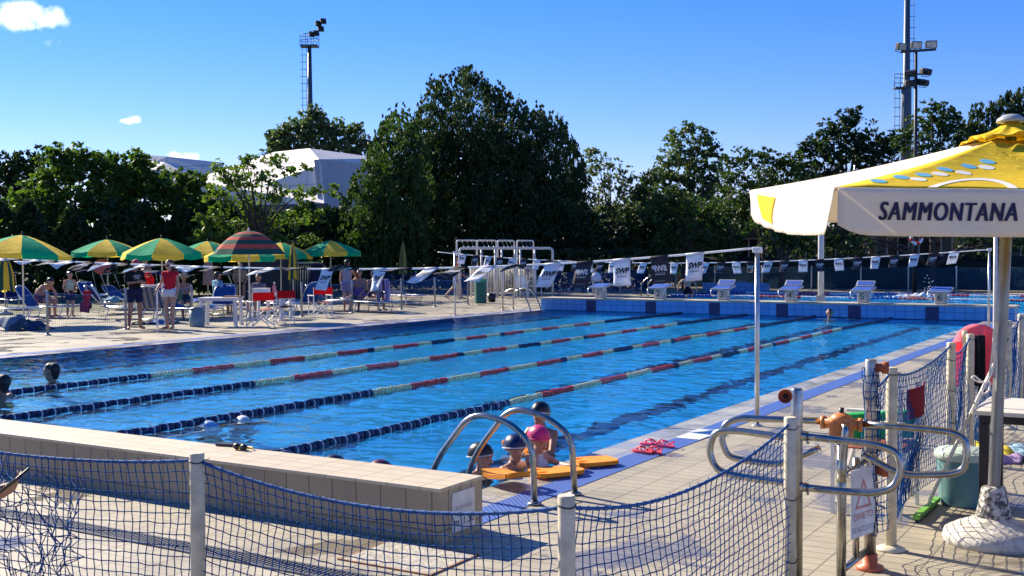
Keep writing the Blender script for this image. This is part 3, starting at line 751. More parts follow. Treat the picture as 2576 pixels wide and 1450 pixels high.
# front net fence: posts at depths found from their 6 cm width
hN = .955
PA = dep(495, 1120, 4.5); PB = dep(1425, 1250, 3.68); PC = dep(1988, 1050, 5.42)
PA[2] = PB[2] = PC[2] = 0
PZ = PA + (PA - PB) * 1.05 - np.array([FW[0], FW[1], 0]) * .25      # off to the side of the picture
O = Vector((PB[0], PB[1], 0))
t = thing('net_fence', 'blue net on cream posts sagging across the bottom of the picture', 'net fence', O)
for k, (p, r) in enumerate(((PZ, .03), (PA, .0295), (PB, .0295), (PC, .0300))):
    net_post(t, p, hN, r, O=O, ties=(hN - .035,) if k < 3 else (hN - .055, hN - .40, .25))
def sag_panel(a, b, za, zb, sag, zbot, lean=0.0):
    a = Vector(a); b = Vector(b); nrm = Vector((-(b - a).y, (b - a).x, 0)).normalized()
    def top(u):
        z = za + (zb - za) * u - sag * 4 * u * (1 - u)
        return Vector((a.x + (b.x - a.x) * u, a.y + (b.y - a.y) * u, z)) + nrm * lean * math.sin(math.pi * u)
    def P(u, v):
        T = top(u); T = T.copy(); T.z = T.z + (zbot - T.z) * v
        return T + nrm * (.015 * math.sin(7 * u + 5 * v) + .012 * math.sin(9 * v))
    return top, P
panels = [(PZ, PA, .93, .925, .050, 41, 1), (PA, PB, .925, .915, .10, 44, 2), (PB, PC, .915, .925, .13, 40, 3)]
for (a, b, za, zb, sg_, nu, sd) in panels:
    top, P = sag_panel(Vector(a) - O, Vector(b) - O, za, zb, sg_, .04, .03)
    o = net_mesh(P, nu, 20, .0023, .0018, 5, sd).build('net', BLUE_CORD, t)
    rope_mesh(top, 26, .0065, sd).build('head_rope', ROPE_B, o)
# gathered fold of spare net near the edge of the picture
a_ = Vector(dep(-40, 1180, 4.75)) - O; b_ = Vector(dep(215, 1200, 4.45)) - O
def fold(u, v):
    p = a_ + (b_ - a_) * (u * (1 - .25 * v))
    p.z = .90 - .86 * v - .05 * u; return p + Vector((.05 * math.sin(9 * v + 6 * u), .05 * math.cos(7 * v + 8 * u), .02 * math.sin(14 * u)))
net_mesh(fold, 16, 20, .0022, .016, 5, 9).build('net', BLUE_CORD, t)

# sunbathing-side fence along the pool
fy = [5.7, 7.8, 9.94, 12.1, 14.2, 16.3, 18.38, 20.66, 23.19, 25.11, 27.17]
O = Vector((-17.3, 18, 0))
t = thing('net_fence', 'blue net fence on grey posts between the sunbathers and the pool', 'net fence', O)
for k, y in enumerate(fy):
    net_post(t, (-17.25 - .02 * k, y, 0), 1.0, .028, GREY_METAL, O)
for k in range(len(fy) - 1):
    if k in (4, 5): continue
    a = (-17.25 - .02 * k - O.x, fy[k] - O.y, 0); b = (-17.27 - .02 * k - O.x, fy[k + 1] - O.y, 0)
    top, P = sag_panel(a, b, .97, .97, .10, .03, .02)
    o = net_mesh(P, 42, 20, .0028, .004, 3, 20 + k).build('net', BLUE_CORD, t)
    mb = MB(); mb.tube([top(u / 12) for u in range(13)], .008, 5); mb.build('head_rope', ROPE_B, o)
# back fence across the deck with dark green-blue netting
pts = [at(1391, 745)[:2], (-17.9, 35.9), (-17.7, 39), (-17.9, 42.7), (-18.1, 47.5)]
bx = [(-18.6, 47.9), (-16.2, 48.1), (-13.8, 48.3), (-11.3, 48.3), (-8.9, 48.2), (-6.7, 48.1), (-4.57, 48.0), (-2.4, 48.1), (0, 48.1), (2.4, 48.1)]
def fence_line(lab, pl, h, post_mat, cord, nu=34, sag=.05, hp=None):
    O = Vector((pl[0][0], pl[0][1], 0)); t = thing('net_fence', lab, 'net fence', O)
    for p in pl: net_post(t, (p[0], p[1], 0), hp or h + .06, .032, post_mat, O)
    for k in range(len(pl) - 1):
        top, P = sag_panel((pl[k][0] - O.x, pl[k][1] - O.y, 0), (pl[k + 1][0] - O.x, pl[k + 1][1] - O.y, 0), h, h, sag, .04, .02)
        o = net_mesh(P, nu, 22, .0075, .004, 3, 40 + k).build('net', cord, t)
        mb = MB(); mb.tube([top(u / 8) for u in range(9)], .01, 5); mb.build('head_rope', cord, o)
    return t
fence_line('dark teal net fence on white posts behind the second pool', bx, 1.12, WHITE_PAINT, TEAL_CORD)
fence_line('blue net fence on pale posts running away beside the shower frame', [(-18.76, 35.74), (-18.3, 38.6), (-18.2, 41.2), (-18.0, 44.3), (-18.1, 47.5)], 1.1, WHITE_PAINT, BLUE_CORD, sag=.12)
fence_line('blue net fence behind the closed parasol and the empty lounger', [(-34, 36.5), (-31.5, 36.8), (-28.9, 36.6), (-26.4, 36.3), (-23.8, 36.2), (-21.6, 36.0)], 1.0, GREY_METAL, BLUE_CORD, sag=.12)
SCREEN = CLOTH('black_screen_cloth', (.012, .022, .022), trans=.0, var=.3)
O = Vector((-8, 49.4, 0)); t = thing('screen_fence', 'tall black mesh screen behind the second pool', 'fence', O)
mb = MB(); mb.sheet(lambda u, v: (-10.5 + 28 * u, .04 * math.sin(40 * u + 3 * v), 1.62 - 1.58 * v), 60, 4, .006); mb.build('screen', SCREEN, t)
for x in np.arange(-10.4, 17, 2.6): mb = MB(); mb.lathe([(.03, 0), (.03, 1.7)], (x, .08, 0), 8); mb.build('post', DARK_METAL, t)

# loose posts
t = thing('white_mast', 'thick white pole standing behind the far wall under the big parasol', 'pole', (atY(2065, 757, 26.1)[0], 26.1, 0))
mb = MB(); mb.lathe([(.085, 0), (.085, 3.3), (.06, 3.34)], n=14); mb.build('pole', WHITE_PAINT, t); mb = MB(); mb.box((0, 0, .28), (.22, .22, .56), bev=.01); mb.build('base_box', BLOCK_W, t)
# ---------------------------------------------------------------- stainless swing gate and its posts
def gate_loop(name, label, picks_sets, r, extras=None):
    pass
G0 = dep(2003, 1500, 5.58); G0[2] = 0
t = thing('steel_post', 'tall round steel post with a terracotta pipe socket, tied against the cream net post', 'post', G0)
mb = MB(); mb.lathe([(.031, 0), (.029, 1.07), (.025, 1.08)], n=18); mb.build('pole', STEEL, t)
mb = MB(); s_ = Vector(dep(1978, 995, 5.44)) - Vector(G0)
R_ = (Vector(-FW) + Vector(-RT) * .35).to_track_quat('Z', 'Y').to_matrix()
mb.lathe([(.0, -.012), (.022, -.012), (.024, .03), (.034, .035), (.034, .062), (.030, .062), (.028, .03), (.0, .028)], s_, 20, R=R_); mb.build('pipe_socket', RUST_PVC, t)
mb = MB(); mb.lathe([(.010, .0), (.012, .031), (.0, .031)], s_, 12, R=R_); mb.build('socket_bore', BLACK_PLASTIC, t)
def P3(lst): return [Vector(dep(x, y, D)) for x, y, D in lst]
front = [(2008, 1097, 5.56), (2100, 1106, 5.46), (2205, 1118, 5.34), (2258, 1138, 5.30), (2268, 1180, 5.29), (2250, 1228, 5.30), (2200, 1241, 5.34), (2100, 1235, 5.46), (2008, 1225, 5.56)]
frontL = [(1996, 1103, 5.57), (1968, 1100, 5.60), (1850, 1083, 5.76), (1798, 1086, 5.82), (1782, 1132, 5.84), (1800, 1182, 5.82), (1850, 1198, 5.76), (1968, 1214, 5.60), (1996, 1219, 5.57)]
O = Vector((G0[0], G0[1], 0))
t = thing('gate_rail', 'nearer steel gate rail, a long hoop clamped to the tall steel post', 'gate rail', O, group='steel swing gate rails')
for lst in (front, frontL):
    mb = MB(); mb.tube([p - O for p in bez(P3(lst), 5)], .0185, 12); o = mb.build('hoop', STEEL, t)
mb = MB()
for (x, y) in ((2012, 1097), (2012, 1225)):
    a = Vector(dep(x - 4, y, 5.56)) - O; b = Vector(dep(x + 20, y + 2, 5.53)) - O; mb.tube([a, b], .0235, 12); mb.tube([b + Vector((0, 0, -.024)), b + Vector((0, 0, -.036))], .007, 6)
mb.build('clamp', STEEL, t)
H0 = dep(2116, 1500, 5.98); H0[2] = 0; O2 = Vector((H0[0], H0[1], 0))
t = thing('gate_rail', 'farther steel gate rail with an orange plastic hub on its own post', 'gate rail', O2, group='steel swing gate rails')
mb = MB(); mb.tube([Vector((0, 0, 0)), Vector((0, 0, .84))], .026, 14); mb.build('post', STEEL, t)
rl = [(2066, 1060, 6.00), (1968, 1056, 6.09), (1862, 1052, 6.19), (1822, 1066, 6.22), (1814, 1107, 6.22), (1830, 1148, 6.21), (1868, 1158, 6.18), (1955, 1170, 6.10), (2008, 1151, 6.06), (2063, 1127, 6.02)]
rr_ = [(2168, 1067, 5.93), (2300, 1077, 5.82), (2392, 1087, 5.73), (2428, 1104, 5.70), (2434, 1145, 5.69), (2424, 1184, 5.70), (2388, 1194, 5.73), (2290, 1196, 5.82), (2248, 1186, 5.86), (2170, 1142, 5.92)]
for lst in (rl, rr_):
    mb = MB(); mb.tube([p - O2 for p in bez(P3(lst), 5)], .0185, 12); mb.build('hoop', STEEL, t)
ax = (Vector(dep(2168, 1067, 5.93)) - Vector(dep(2066, 1060, 6.0))).normalized(); hc = Vector(dep(2117, 1066, 5.96)) - O2
mb = MB(); Rr = ax.to_track_quat('X', 'Z').to_matrix()
mb.tube([hc - ax * .105, hc + ax * .105], .031, 16); mb.box(hc + Vector((0, 0, -.035)), (.125, .09, .125), R=Rr, bev=.022); mb.ell(hc + Vector((0, 0, .02)), (.062, .05, .04), 14)
for s in (-1, 1): mb.tube([hc + ax * (s * .085), hc + ax * (s * .108)], .036, 16)
mb.build('hub', ORANGE_PVC, t)
mb = MB(); mb.tube([hc + Vector((0, 0, .04)), hc + Vector((0, 0, .085))], .013, 10); mb.build('pin', BLACK_PLASTIC, t)
mb = MB(); f_ = Vector((-FW[0], -FW[1], 0)) * .075
mb.tube(bez([hc + f_ * .3, hc + f_ + Vector((0, 0, -.01)), hc + f_ + Vector((-.012, 0, -.16)), hc + f_ + Vector((-.02, -.01, -.30))], 5), [.018] * 6 + [.021] * 6 + [.025] * 2, 14); mb.build('hanging_tube', STEEL, t)
# bollard wrapped in net, frame and sign
B0 = at(2188, 1432); OB = Vector((B0[0], B0[1], 0))
t = thing('steel_post', 'mottled steel post with two terracotta pipe sockets and an orange foot, wrapped in blue net', 'post', OB)
mb = MB(); mb.lathe([(.032, 0), (.032, 1.155), (.027, 1.165)], n=18); mb.build('pole', MAT('stained_steel', (.40, .36, .30), rough=.35, metal=.8, var=.4, scale=14), t)
mb = MB(); mb.lathe([(.075, 0), (.075, .02), (.042, .03), (.042, .085), (.036, .09)], n=18); mb.build('foot', MAT('orange_foot', (.55, .12, .04), rough=.5), t)
for z in (1.12, .55):
    mb = MB(); d = Vector((RT[0] * .95 - FW[0] * .3, RT[1] * .95 - FW[1] * .3, 0)).normalized(); R_ = d.to_track_quat('Z', 'Y').to_matrix()
    mb.lathe([(.022, .02), (.024, .055), (.033, .06), (.033, .095), (.026, .095), (.022, .06)], (0, 0, z), 18, R=R_); mb.build('pipe_socket', RUST_PVC, t)
fr = thing('sign_frame', 'low steel frame of two sloping bars between the gate post and the net-wrapped post', 'frame', O2)
dB = OB - O2
mb = MB(); mb.tube([Vector((0, 0, .55)), dB * .88 + Vector((0, 0, .62))], .016, 10); mb.tube([Vector((0, 0, .05)), dB * .9 + Vector((0, 0, .11))], .019, 10); mb.tube([dB * .5 + Vector((0, 0, .09)), dB * .5 + Vector((0, 0, .64))], .019, 10); mb.build('bars', STEEL, fr)
# sign: faces the approach, seen at a steep angle
sc_ = O2 + dB * .56 + Vector((0, 0, .40)); ux = Vector((dB.x, dB.y, 0)).normalized(); uz = Vector((0, 0, 1)); nn = ux.cross(uz)
if nn.dot(Vector(CAM) - sc_) < 0: ux = -ux; nn = -nn
sgn = thing('no_access_sign', 'white sign with a red triangle reading DIVIETO DI ACCESSO, tied to the gate frame', 'sign', sc_ + nn * .03)
Rs = Matrix((ux, uz, nn)).transposed()
mb = MB(); mb.box((0, 0, 0), (.25, .37, .006), R=Rs, bev=.002); mb.build('plate', SIGN_W, sgn)
RED_INK = MAT('red_ink', (.62, .22, .19), rough=.6); BLUE_INK = MAT('blue_grey_ink', (.38, .40, .47), rough=.6)
on_plane('DIVIETO', .054, nn * .003 - uz * .075, ux, uz, RED_INK, sgn, off=.002)
on_plane('DI ACCESSO', .041, nn * .003 - uz * .145, ux, uz, BLUE_INK, sgn, off=.002)
mb = MB(); tri = [(-.085, -.03), (.085, -.03), (0, .13)]
tri2 = [(x * .76, (y - .023) * .76 + .023) for x, y in tri]
vs = [ux * x + uz * y + nn * .005 for x, y in tri + tri2]; mb.add(vs, [(0, 1, 4, 3), (1, 2, 5, 4), (2, 0, 3, 5)]); mb.build('triangle', RED_INK, sgn)
mb = MB()
for s in (-1, 1): mb.tube([ux * (s * .13) + uz * .19, ux * (s * .13) + uz * .22 - nn * .03], .003, 5)
mb.build('cable_tie', BLACK_PLASTIC, sgn)

# ---------------------------------------------------------------- net fence on the near long side
Q1 = at(2241, 1384); F3 = dep(2393, 867, 8.36); F4 = dep(2441, 846, 9.22); F5 = dep(2537, 812, 11.06); F6 = dep(2568, 798, 12.2)
chain = [Vector((p[0], p[1], 0)) for p in (B0, Q1, F3, F4, F5, F6)]
step = (chain[5] - chain[4])
for k in range(5): chain.append(chain[4] + (chain[5] - chain[3]) * (1.0 + .65 * k))
O = chain[1].copy()
t = thing('net_fence', 'blue net fence on cream posts leading back from the gate along the pool', 'net fence', O)
for k, p in enumerate(chain[1:]):
    net_post(t, p, 1.08, .0325, CREAM_POST, O, ties=(.95, .72, .48) if k == 1 else (1.04,))
for k in range(len(chain) - 1):
    a, b = chain[k] - O, chain[k + 1] - O
    za, zb = (1.13 if k == 0 else 1.06), 1.06
    top, P = sag_panel(a, b, za, zb, .10 if k else .12, .13 if k < 2 else .05, .05 if k < 2 else .02)
    L = (b - a).length; nu = max(8, int(L / .045)) if k < 6 else int(L / .07)
    o = net_mesh(P, nu, 21, .0026 if k < 4 else .003, .002, 4, 60 + k).build('net', BLUE_CORD, t)
    rope_mesh(top, max(6, nu // 2), .0065, 70 + k).build('head_rope', ROPE_B, o)
a = chain[0] - O
def wrap(u, v):
    an = 2 * math.pi * u * 1.1 + .8 * v; r = .040 + .006 * math.sin(9 * v + 5 * u)
    return a + Vector((math.cos(an) * r, math.sin(an) * r, 1.12 - .92 * v))
net_mesh(wrap, 10, 22, .0024, .005, 4, 90).build('net', BLUE_CORD, t)
# thin companion pole beside the fourth post
t = thing('thin_pole', 'thin cream pole tied beside the fence post that carries the pink towel', 'pole', dep(2427, 850, 9.32) * np.array([1, 1, 0]))
mb = MB(); mb.lathe([(.016, 0), (.016, 1.05), (.022, 1.05), (.022, 1.10)], n=12); mb.build('pole', CREAM_POST, t)
t = thing('thin_pole', 'thin white pole rising behind the parasol pole', 'pole', dep(2504, 700, 13.5) * np.array([1, 1, 0]))
mb = MB(); mb.lathe([(.024, 0), (.024, 2.6)], n=12); mb.build('pole', WHITE_PAINT, t)
# pink towel and dark garment over the fence
BLACKF = CLOTH('black_wet_cloth', (.012, .013, .02), 0)
PINK = CLOTH('pink_towel_cloth', (.90, .27, .34), trans=.5, var=.12, scale=8)
def drape(name, label, cat, a, b, zt, front_len, back_len, off, mat, folds=5, amp=.03, group=None, peak=0.0):
    a, b = Vector(a), Vector(b); d = b - a; n_ = Vector((d.y, -d.x, 0)).normalized()
    if n_.dot(Vector(CAM) - a) < 0: n_ = -n_
    O = (a + b) / 2; O.z = 0; tot = front_len + back_len
    o = thing(name, label, cat, O, group=group)
    def P(u, v):
        s = v * tot - back_len
        w = amp * math.sin(folds * 2 * math.pi * u + 2.2 * v) * min(1, abs(s) / .15)
        if s < 0: z = zt + .012 - max(0, -s - .03); y = -off * min(1, -s / .03)
        else: z = zt + .012 - max(0, s - .03); y = off * min(1, s / .03)
        z += .03 * math.sin(5 * u) * (1 if s > 0 else -1) * min(1, abs(s)) - peak * (2 * u - 1) ** 2
        p = a + d * (.5 + (u - .5) * (1 - .25 * max(0, s))); return Vector((p.x, p.y, z)) + n_ * (y + w) - O
    mb = MB(); mb.sheet(P, 28, 22, .006); mb.build('cloth', mat, o); return o
drape('towel', 'bright pink towel hung over the fence post beside the parasol', 'towel', dep(2404, 900, 9.5), dep(2508, 900, 9.7), 1.12, .50, .45, .06, PINK, 2.5, .05, peak=.14)
drape('swimsuit', 'dark wet garment hanging on the fence next to the pink towel', 'garment', dep(2455, 900, 9.40) , dep(2474, 900, 9.40), 1.04, .50, .45, .03, BLACKF, 1, .012)

# ---------------------------------------------------------------- big yellow parasol
PY = CLOTH('yellow_parasol_cloth', (.78, .56, .03), trans=.25, var=.06, wrinkle=.35)
PC_ = CLOTH('cream_parasol_cloth', (.85, .79, .68), trans=.30, var=.05, wrinkle=.3)
c0 = dep(2540, 640, 6.8); cx0, cy0 = c0[0], c0[1]
RH = Vector((RT[0], RT[1], 0)).normalized(); FH = Vector((FW[0], FW[1], 0)).normalized()
v1 = RH * -1.42 + FH * -1.27; v2 = RH * -1.27 + FH * 1.42
cor = [v1, v2, -v1, -v2]                          # around: front-near, far-left, far-right, front-right
zc = [2.075, 2.215, 2.30, 2.12]; zpk = 2.47
base = dep(2500, 1231, 6.73); base[2] = 0.0
um = thing('parasol', 'big square parasol of cream and yellow cloth lettered SAMMONTANA', 'parasol', (base[0], base[1], 0))
O = Vector((base[0], base[1], 0)); ctr = Vector((cx0, cy0, 0)) - O
pk = ctr + Vector((0, 0, zpk)); cs = [ctr + cor[i] + Vector((0, 0, zc[i])) for i in range(4)]
for i in range(4):
    A, B = cs[i], cs[(i + 1) % 4]
    def P(u, v, A=A, B=B):
        e = A.lerp(B, u); e.z -= .035 * math.sin(math.pi * u)
        v0 = .10 + .90 * v
        p = pk.lerp(e, v0); p.z -= .06 * math.sin(math.pi * v0) * (.4 + .6 * math.sin(math.pi * u)) 
        p.z += .004 * math.sin(23 * u + 9 * v) * math.sin(math.pi * u); return p
    P_front = P if i == 3 else None
    if i == 3: FP = P
    if i == 0: LP = P
    mb = MB(); mb.sheet(lambda u, v: P(1 - u, v), 24, 16, .003); mb.build('canopy_panel', PC_ if i in (0, 2) else PY, um)
    outw = ((A + B) / 2 - ctr); outw.z = 0; outw.normalize()
    def V(u, v, A=A, B=B, outw=outw):
        e = A.lerp(B, u); e.z -= .035 * math.sin(math.pi * u); c = min(u, 1 - u)
        dz = .235 * v - .05 * v * max(0, 1 - c / .06) ** 2
        return e + Vector((0, 0, -dz)) + outw * (.012 + .012 * math.sin(31 * u + 2 * v) * v + .03 * v * math.sin(4 * u + 1))
    if i == 3: FV = V
    if i == 0: LV = V
    mb = MB(); mb.sheet(lambda u, v: V(1 - u, v), 48, 8, .003); mb.build('valance', PC_, um)
# vent top and finial
for i in range(4):
    A, B = [ctr + (cs[k] - ctr) * .17 + Vector((0, 0, 0)) for k in (i, (i + 1) % 4)]
    A.z = B.z = zpk - .045 + (cs[i].z - 2.15) * .1
    tp = ctr + Vector((0, 0, zpk + .085))
    mb = MB(); mb.sheet(lambda u, v: (tp.lerp(B.lerp(A, u) , v) + Vector((0, 0, .028 * math.sin(math.pi * u) * v - .02 * math.sin(math.pi * v) + .012 * math.sin(17 * u) * v))), 12, 8, .004); mb.build('vent_panel', PY, um)
GREY_PL = MAT('grey_plastic', (.34, .35, .37), rough=.4, var=.15)
mb = MB(); mb.lathe([(.085, .0), (.08, .02), (.045, .045), (.0, .052)], ctr + Vector((0, 0, zpk + .07)), 20); mb.build('finial', GREY_PL, um)
POLE_G = MAT('grey_aluminium_pole', (.24, .235, .22), rough=.35, metal=.7, var=.12)
ptop = pk + Vector((0, 0, -.02)); pbot = Vector((0, 0, .34))
mb = MB(); mb.tube([pbot - Vector((0, 0, .2)), pbot, pbot.lerp(ptop, .5), ptop], .035, 16); mb.build('pole', POLE_G, um)
hubp = pbot.lerp(ptop, .82)
for i in range(4):
    mb = MB(); e = cs[i].lerp(pk, .05) + Vector((0, 0, -.03)); mb.beam(pk + Vector((0, 0, -.05)), e, .03, .018); mb.beam(hubp, pk.lerp(cs[i], .5) + Vector((0, 0, -.05)), .025, .016); mb.build('rib', WHITE_PAINT, um)
CONCB = MAT('mouldy_concrete', (.46, .43, .37), rough=.85, var=.3, scale=16, col2=(.58, .55, .49), bump=.7, bscale=30, lo=.3, hi=.5)
CONCN = MAT('black_stained_concrete', (.10, .095, .085), rough=.9, col2=(.60, .57, .52), scale=30, bump=.8, bscale=40, lo=.42, hi=.58)
mb = MB(); mb.lathe([(.285, 0), (.29, .035), (.28, .07), (.22, .105), (.13, .14), (.105, .16)], n=32, mi=0); mb.build('base', CONCB, um)
mb = MB(); mb.lathe([(.105, .158), (.092, .21), (.072, .32), (.068, .335), (.040, .345)], n=24); mb.build('base_collar', CONCN, um)
# print on the cloth
NAVY = MAT('navy_print', (.006, .009, .055), rough=.7); SKYB = CLOTH('sky_blue_print', (.16, .50, .72), trans=.2); WHT = CLOTH('white_print', (.82, .83, .84), trans=.2); YEL = CLOTH('yellow_print', (.86, .62, .04), trans=.25)
def uv_solve(fn, px, py, n=60):
    best = None
    for _u in np.linspace(0, 1, 61):
        for _v in np.linspace(0, 1, 31):
            p = np.array(fn(_u, _v)) + np.array(O) - CAM; z = p @ FW; q = (CX + FPX * (p @ RT) / z, CY - FPX * (p @ UP) / z)
            e = (q[0] - px) ** 2 + (q[1] - py) ** 2
            if best is None or e < best[0]: best = (e, _u, _v)
    return best[1], best[2]
# the front panel runs from the front-right corner (u=0) to the front-near corner (u=1)
LV_len = (cs[3] - cs[0]).length
def Fv(x, y, e=.006):                             # metres from the near corner along the front edge / down the valance
    u = 1 - x / LV_len; p = FV(u, y / .235); outw = ((cs[3] + cs[0]) / 2 - ctr); outw.z = 0
    return p + outw.normalized() * e
sx = .205; ex = .865
vs, fs = text_data('SAMMONTANA', .15, shear=.15, bold=.0, spacing=1.16)
w0 = max(v[0] for v in vs) - min(v[0] for v in vs); kx = (ex - sx) / w0
x0 = min(v[0] for v in vs)
ky = kx * 1.0
mb = MB()
for dx_, e_ in ((-.0045, .008), (0.0, .0084), (.0045, .0088)): mb.add([Fv(sx + (v[0] - x0) * kx + dx_, .118 - v[1] * .86, e_) for v in vs], fs)
mb.build('lettering', NAVY, um)
def Fp(x, t_, e=.006):                            # t_: metres up the slope from the front edge
    u = 1 - x / LV_len; sl = ((cs[3] + cs[0]) / 2 - pk).length * .9
    v = 1 - t_ / sl; mid = .5; u2 = u
    p = FP(u2, v); q = FP(min(u2 + .01, 1), v); w_ = FP(u2, max(v - .02, 0)); n_ = (q - p).cross(w_ - p).normalized()
    if n_.z < 0: n_ = -n_
    return p + n_ * e
def spot(px, py, rx, mat, name='print_dot'):
    u, v = uv_solve(FP, px, py); c = FP(u, v); q = (FP(min(u + .01, 1), v) - c).normalized(); w_ = (FP(u, max(v - .02, 0)) - c); w_ = (w_ - q * w_.dot(q)).normalized(); n_ = q.cross(w_)
    if n_.z < 0: n_ = -n_
    pts = [c + n_ * .006 + q * (rx * math.cos(a)) + w_ * (rx * 1.15 * math.sin(a)) for a in np.linspace(0, 2 * math.pi, 21)[:-1]]
    mb = MB(); mb.add(pts, [tuple(range(20))] if (pts[1] - pts[0]).cross(pts[5] - pts[0]).dot(n_) > 0 else [tuple(reversed(range(20)))]); mb.build(name, mat, um)
def z5b(x, y): return ((2900 + x / 1.8127) / 1.58385, (450 + y / 1.8127) / 1.58385)
for (x, y) in ((1085, 510), (1248, 483), (1410, 454), (1570, 425), (1728, 395), (1884, 362)): spot(*z5b(x, y), .042, SKYB)
for (x, y) in ((1375, 487), (1537, 457), (1696, 429), (1855, 396)): spot(*z5b(x, y), .042, WHT)
ua, va = uv_solve(FP, *z5b(1450, 588)); ub, vb = uv_solve(FP, *z5b(2080, 592)); uc, vc = uv_solve(FP, *z5b(1780, 478))
mb = MB(); um_ = (ua + ub) / 2; hu = abs(ua - ub) / 2; pts = []
def arch(a, k):
    u = um_ + hu * k * math.cos(a); v = .995 - (.995 - vc) * (1 if k > .9 else .80) * math.sin(a)
    p = FP(u, v); q = FP(min(u + .01, 1), v); w_ = FP(u, v - .02); n_ = (q - p).cross(w_ - p).normalized()
    return p + (n_ if n_.z > 0 else -n_) * .006
mb.grid(lambda i, j: arch(math.pi * i, 1.08 if j > .5 else .84), 28, 1); mb.build('print_arch', WHT, um)
mb = MB(); oL = ((cs[0] + cs[1]) / 2 - ctr); oL.z = 0; oL.normalize()
mb.grid(lambda i, j: LV(.60 + (.25 - .06 * j * j) * i + .07 * j * (1 - i), .06 + .80 * j - .1 * j * i) + oL * .012, 8, 8); mb.build('print_crest', YEL, um)
# white cord looped on the parasol pole
CORD = MAT('white_cord', (.75, .73, .66), rough=.8)
t = thing('cord', 'white cord tied in loops round the parasol pole', 'cord', O)
def dd(x, y, D): return Vector(dep(x, y, D)) - O
loop = [dd(2512, 815, 6.72), dd(2503, 860, 6.7), dd(2500, 930, 6.7), dd(2485, 960, 6.7), dd(2462, 963, 6.7), dd(2443, 950, 6.7), dd(2452, 946, 6.7), dd(2475, 965, 6.69), dd(2492, 958, 6.68), dd(2488, 985, 6.68), dd(2474, 992, 6.68), dd(2470, 978, 6.68), dd(2488, 950, 6.68), dd(2497, 890, 6.68), dd(2500, 830, 6.68), dd(2507, 812, 6.7)]
mb = MB(); mb.tube(bez(loop, 5), .0055, 7); mb.tube(bez([dd(2511, 813, 6.72), dd(2498, 850, 6.7), dd(2508, 900, 6.7), dd(2506, 985, 6.72)], 5), .005, 7)
mb.build('cord', CORD, t)

# ---------------------------------------------------------------- table, chairs, bin and small things by the parasol
CREAM_TOP = MAT('cream_table_top', (.66, .63, .54), rough=.35, var=.08)
TA = at(2444, 1033, .73); TB = at(2493, 996, .73)
dirb = Vector((TB[0] - TA[0], TB[1] - TA[1], 0)); dirb.normalize(); dirr = Vector((dirb.y, -dirb.x, 0))
t = thing('table', 'cream topped table with black frame beside the parasol', 'table', (TA[0], TA[1], 0))
dW, dL = .80, 1.5; Rt = Matrix((dirr, dirb, Vector((0, 0, 1)))).transposed()
mb = MB(); mb.box(dirr * dL / 2 + dirb * dW / 2 + Vector((0, 0, .717)), (dL, dW, .03), R=Rt, bev=.008); mb.build('table_top', CREAM_TOP, t)
mb = MB()
for s in (.05, dW - .05): mb.box(dirr * dL / 2 + dirb * s + Vector((0, 0, .675)), (dL - .08, .03, .05), R=Rt)
for s in (.055, dL - .055): mb.box(dirr * s + dirb * dW / 2 + Vector((0, 0, .675)), (.03, dW - .14, .05), R=Rt)
mb.build('apron', BLACK_PLASTIC, t)
for a in (.07, dL - .07):
    for b in (.07, dW - .07): mb = MB(); mb.box(dirr * a + dirb * b + Vector((0, 0, .324)), (.06, .06, .648), R=Rt, bev=.006); mb.build('leg', BLACK_PLASTIC, t)
CH_W = MAT('white_wood', (.70, .68, .64), rough=.5, var=.1)
CH_R = CLOTH('red_chair_cloth', (.72, .012, .015), trans=.25, var=.1)
CH_D = CLOTH('dark_red_cloth', (.22, .012, .025), trans=.2)
CH_S = CLOTH('brown_red_seat_cloth', (.26, .07, .05), trans=.1)
def director_chair(loc, rz, lab, back, seat, frame=CH_W, group=None, name='director_chair'):
    t = thing(name, lab, 'folding chair', loc, rz, group)
    for s in (-1, 1):
        for y in (-.22, .22):
            mb = MB(); mb.beam((s * .27, y, 0.0), (s * .27, y, .62 if y > 0 else .86), .022, .022); mb.build('leg', frame, t)
        mb = MB(); mb.box((s * .27, .01, .63), (.05, .52, .025), bev=.008); mb.build('armrest', frame, t)
    for y in (-.21, .21):
        mb = MB(); mb.beam((-.26, y - .012, .06), (.26, y - .012, .45), .018, .028); mb.beam((-.26, y + .012, .45), (.26, y + .012, .06), .018, .028); mb.build('cross_brace', frame, t)
    mb = MB(); mb.sheet(lambda u, v: (-.26 + .52 * u, -.22 + .44 * v, .455 - .035 * math.sin(math.pi * u)), 10, 6, .006); mb.build('seat', seat, t)
    mb = MB(); mb.sheet(lambda u, v: (-.275 + .55 * u, -.235 - .04 * math.sin(math.pi * u) - .02, .86 - .20 * v), 10, 4, .006); mb.build('backrest', back, t)
    return t
CHB = dep(2296, 1015, 7.5); CHB[2] = 0
director_chair(CHB + .24 * np.array([math.cos(rad(180)), math.sin(rad(180)), 0]), rad(90), 'folding chair with a dark red back behind the net near the gate', CH_D, CH_S)
director_chair(at(2700, 1165), rad(-70), 'folding chair with a brown seat behind the cream table', CH_S, CH_S)
GREENC = CLOTH('bright_green_cloth', (.03, .45, .14), trans=.3)
drape('towel', 'bright green towel slung over the dark red folding chair', 'towel', CHB + np.array([-.44, -.22, 0]), CHB + np.array([-.05, .22, 0]), .645, .20, .16, .05, GREENC, 1.5, .02)
TEALB = MAT('teal_bin_plastic', (.11, .25, .27), rough=.45, var=.1); LIDP = MAT('pale_green_lid', (.47, .58, .52), rough=.45, var=.1)
bc = at(2423, 1268)
t = thing('waste_bin', 'teal plastic bin with a pale green lid under the cream table edge', 'bin', bc)
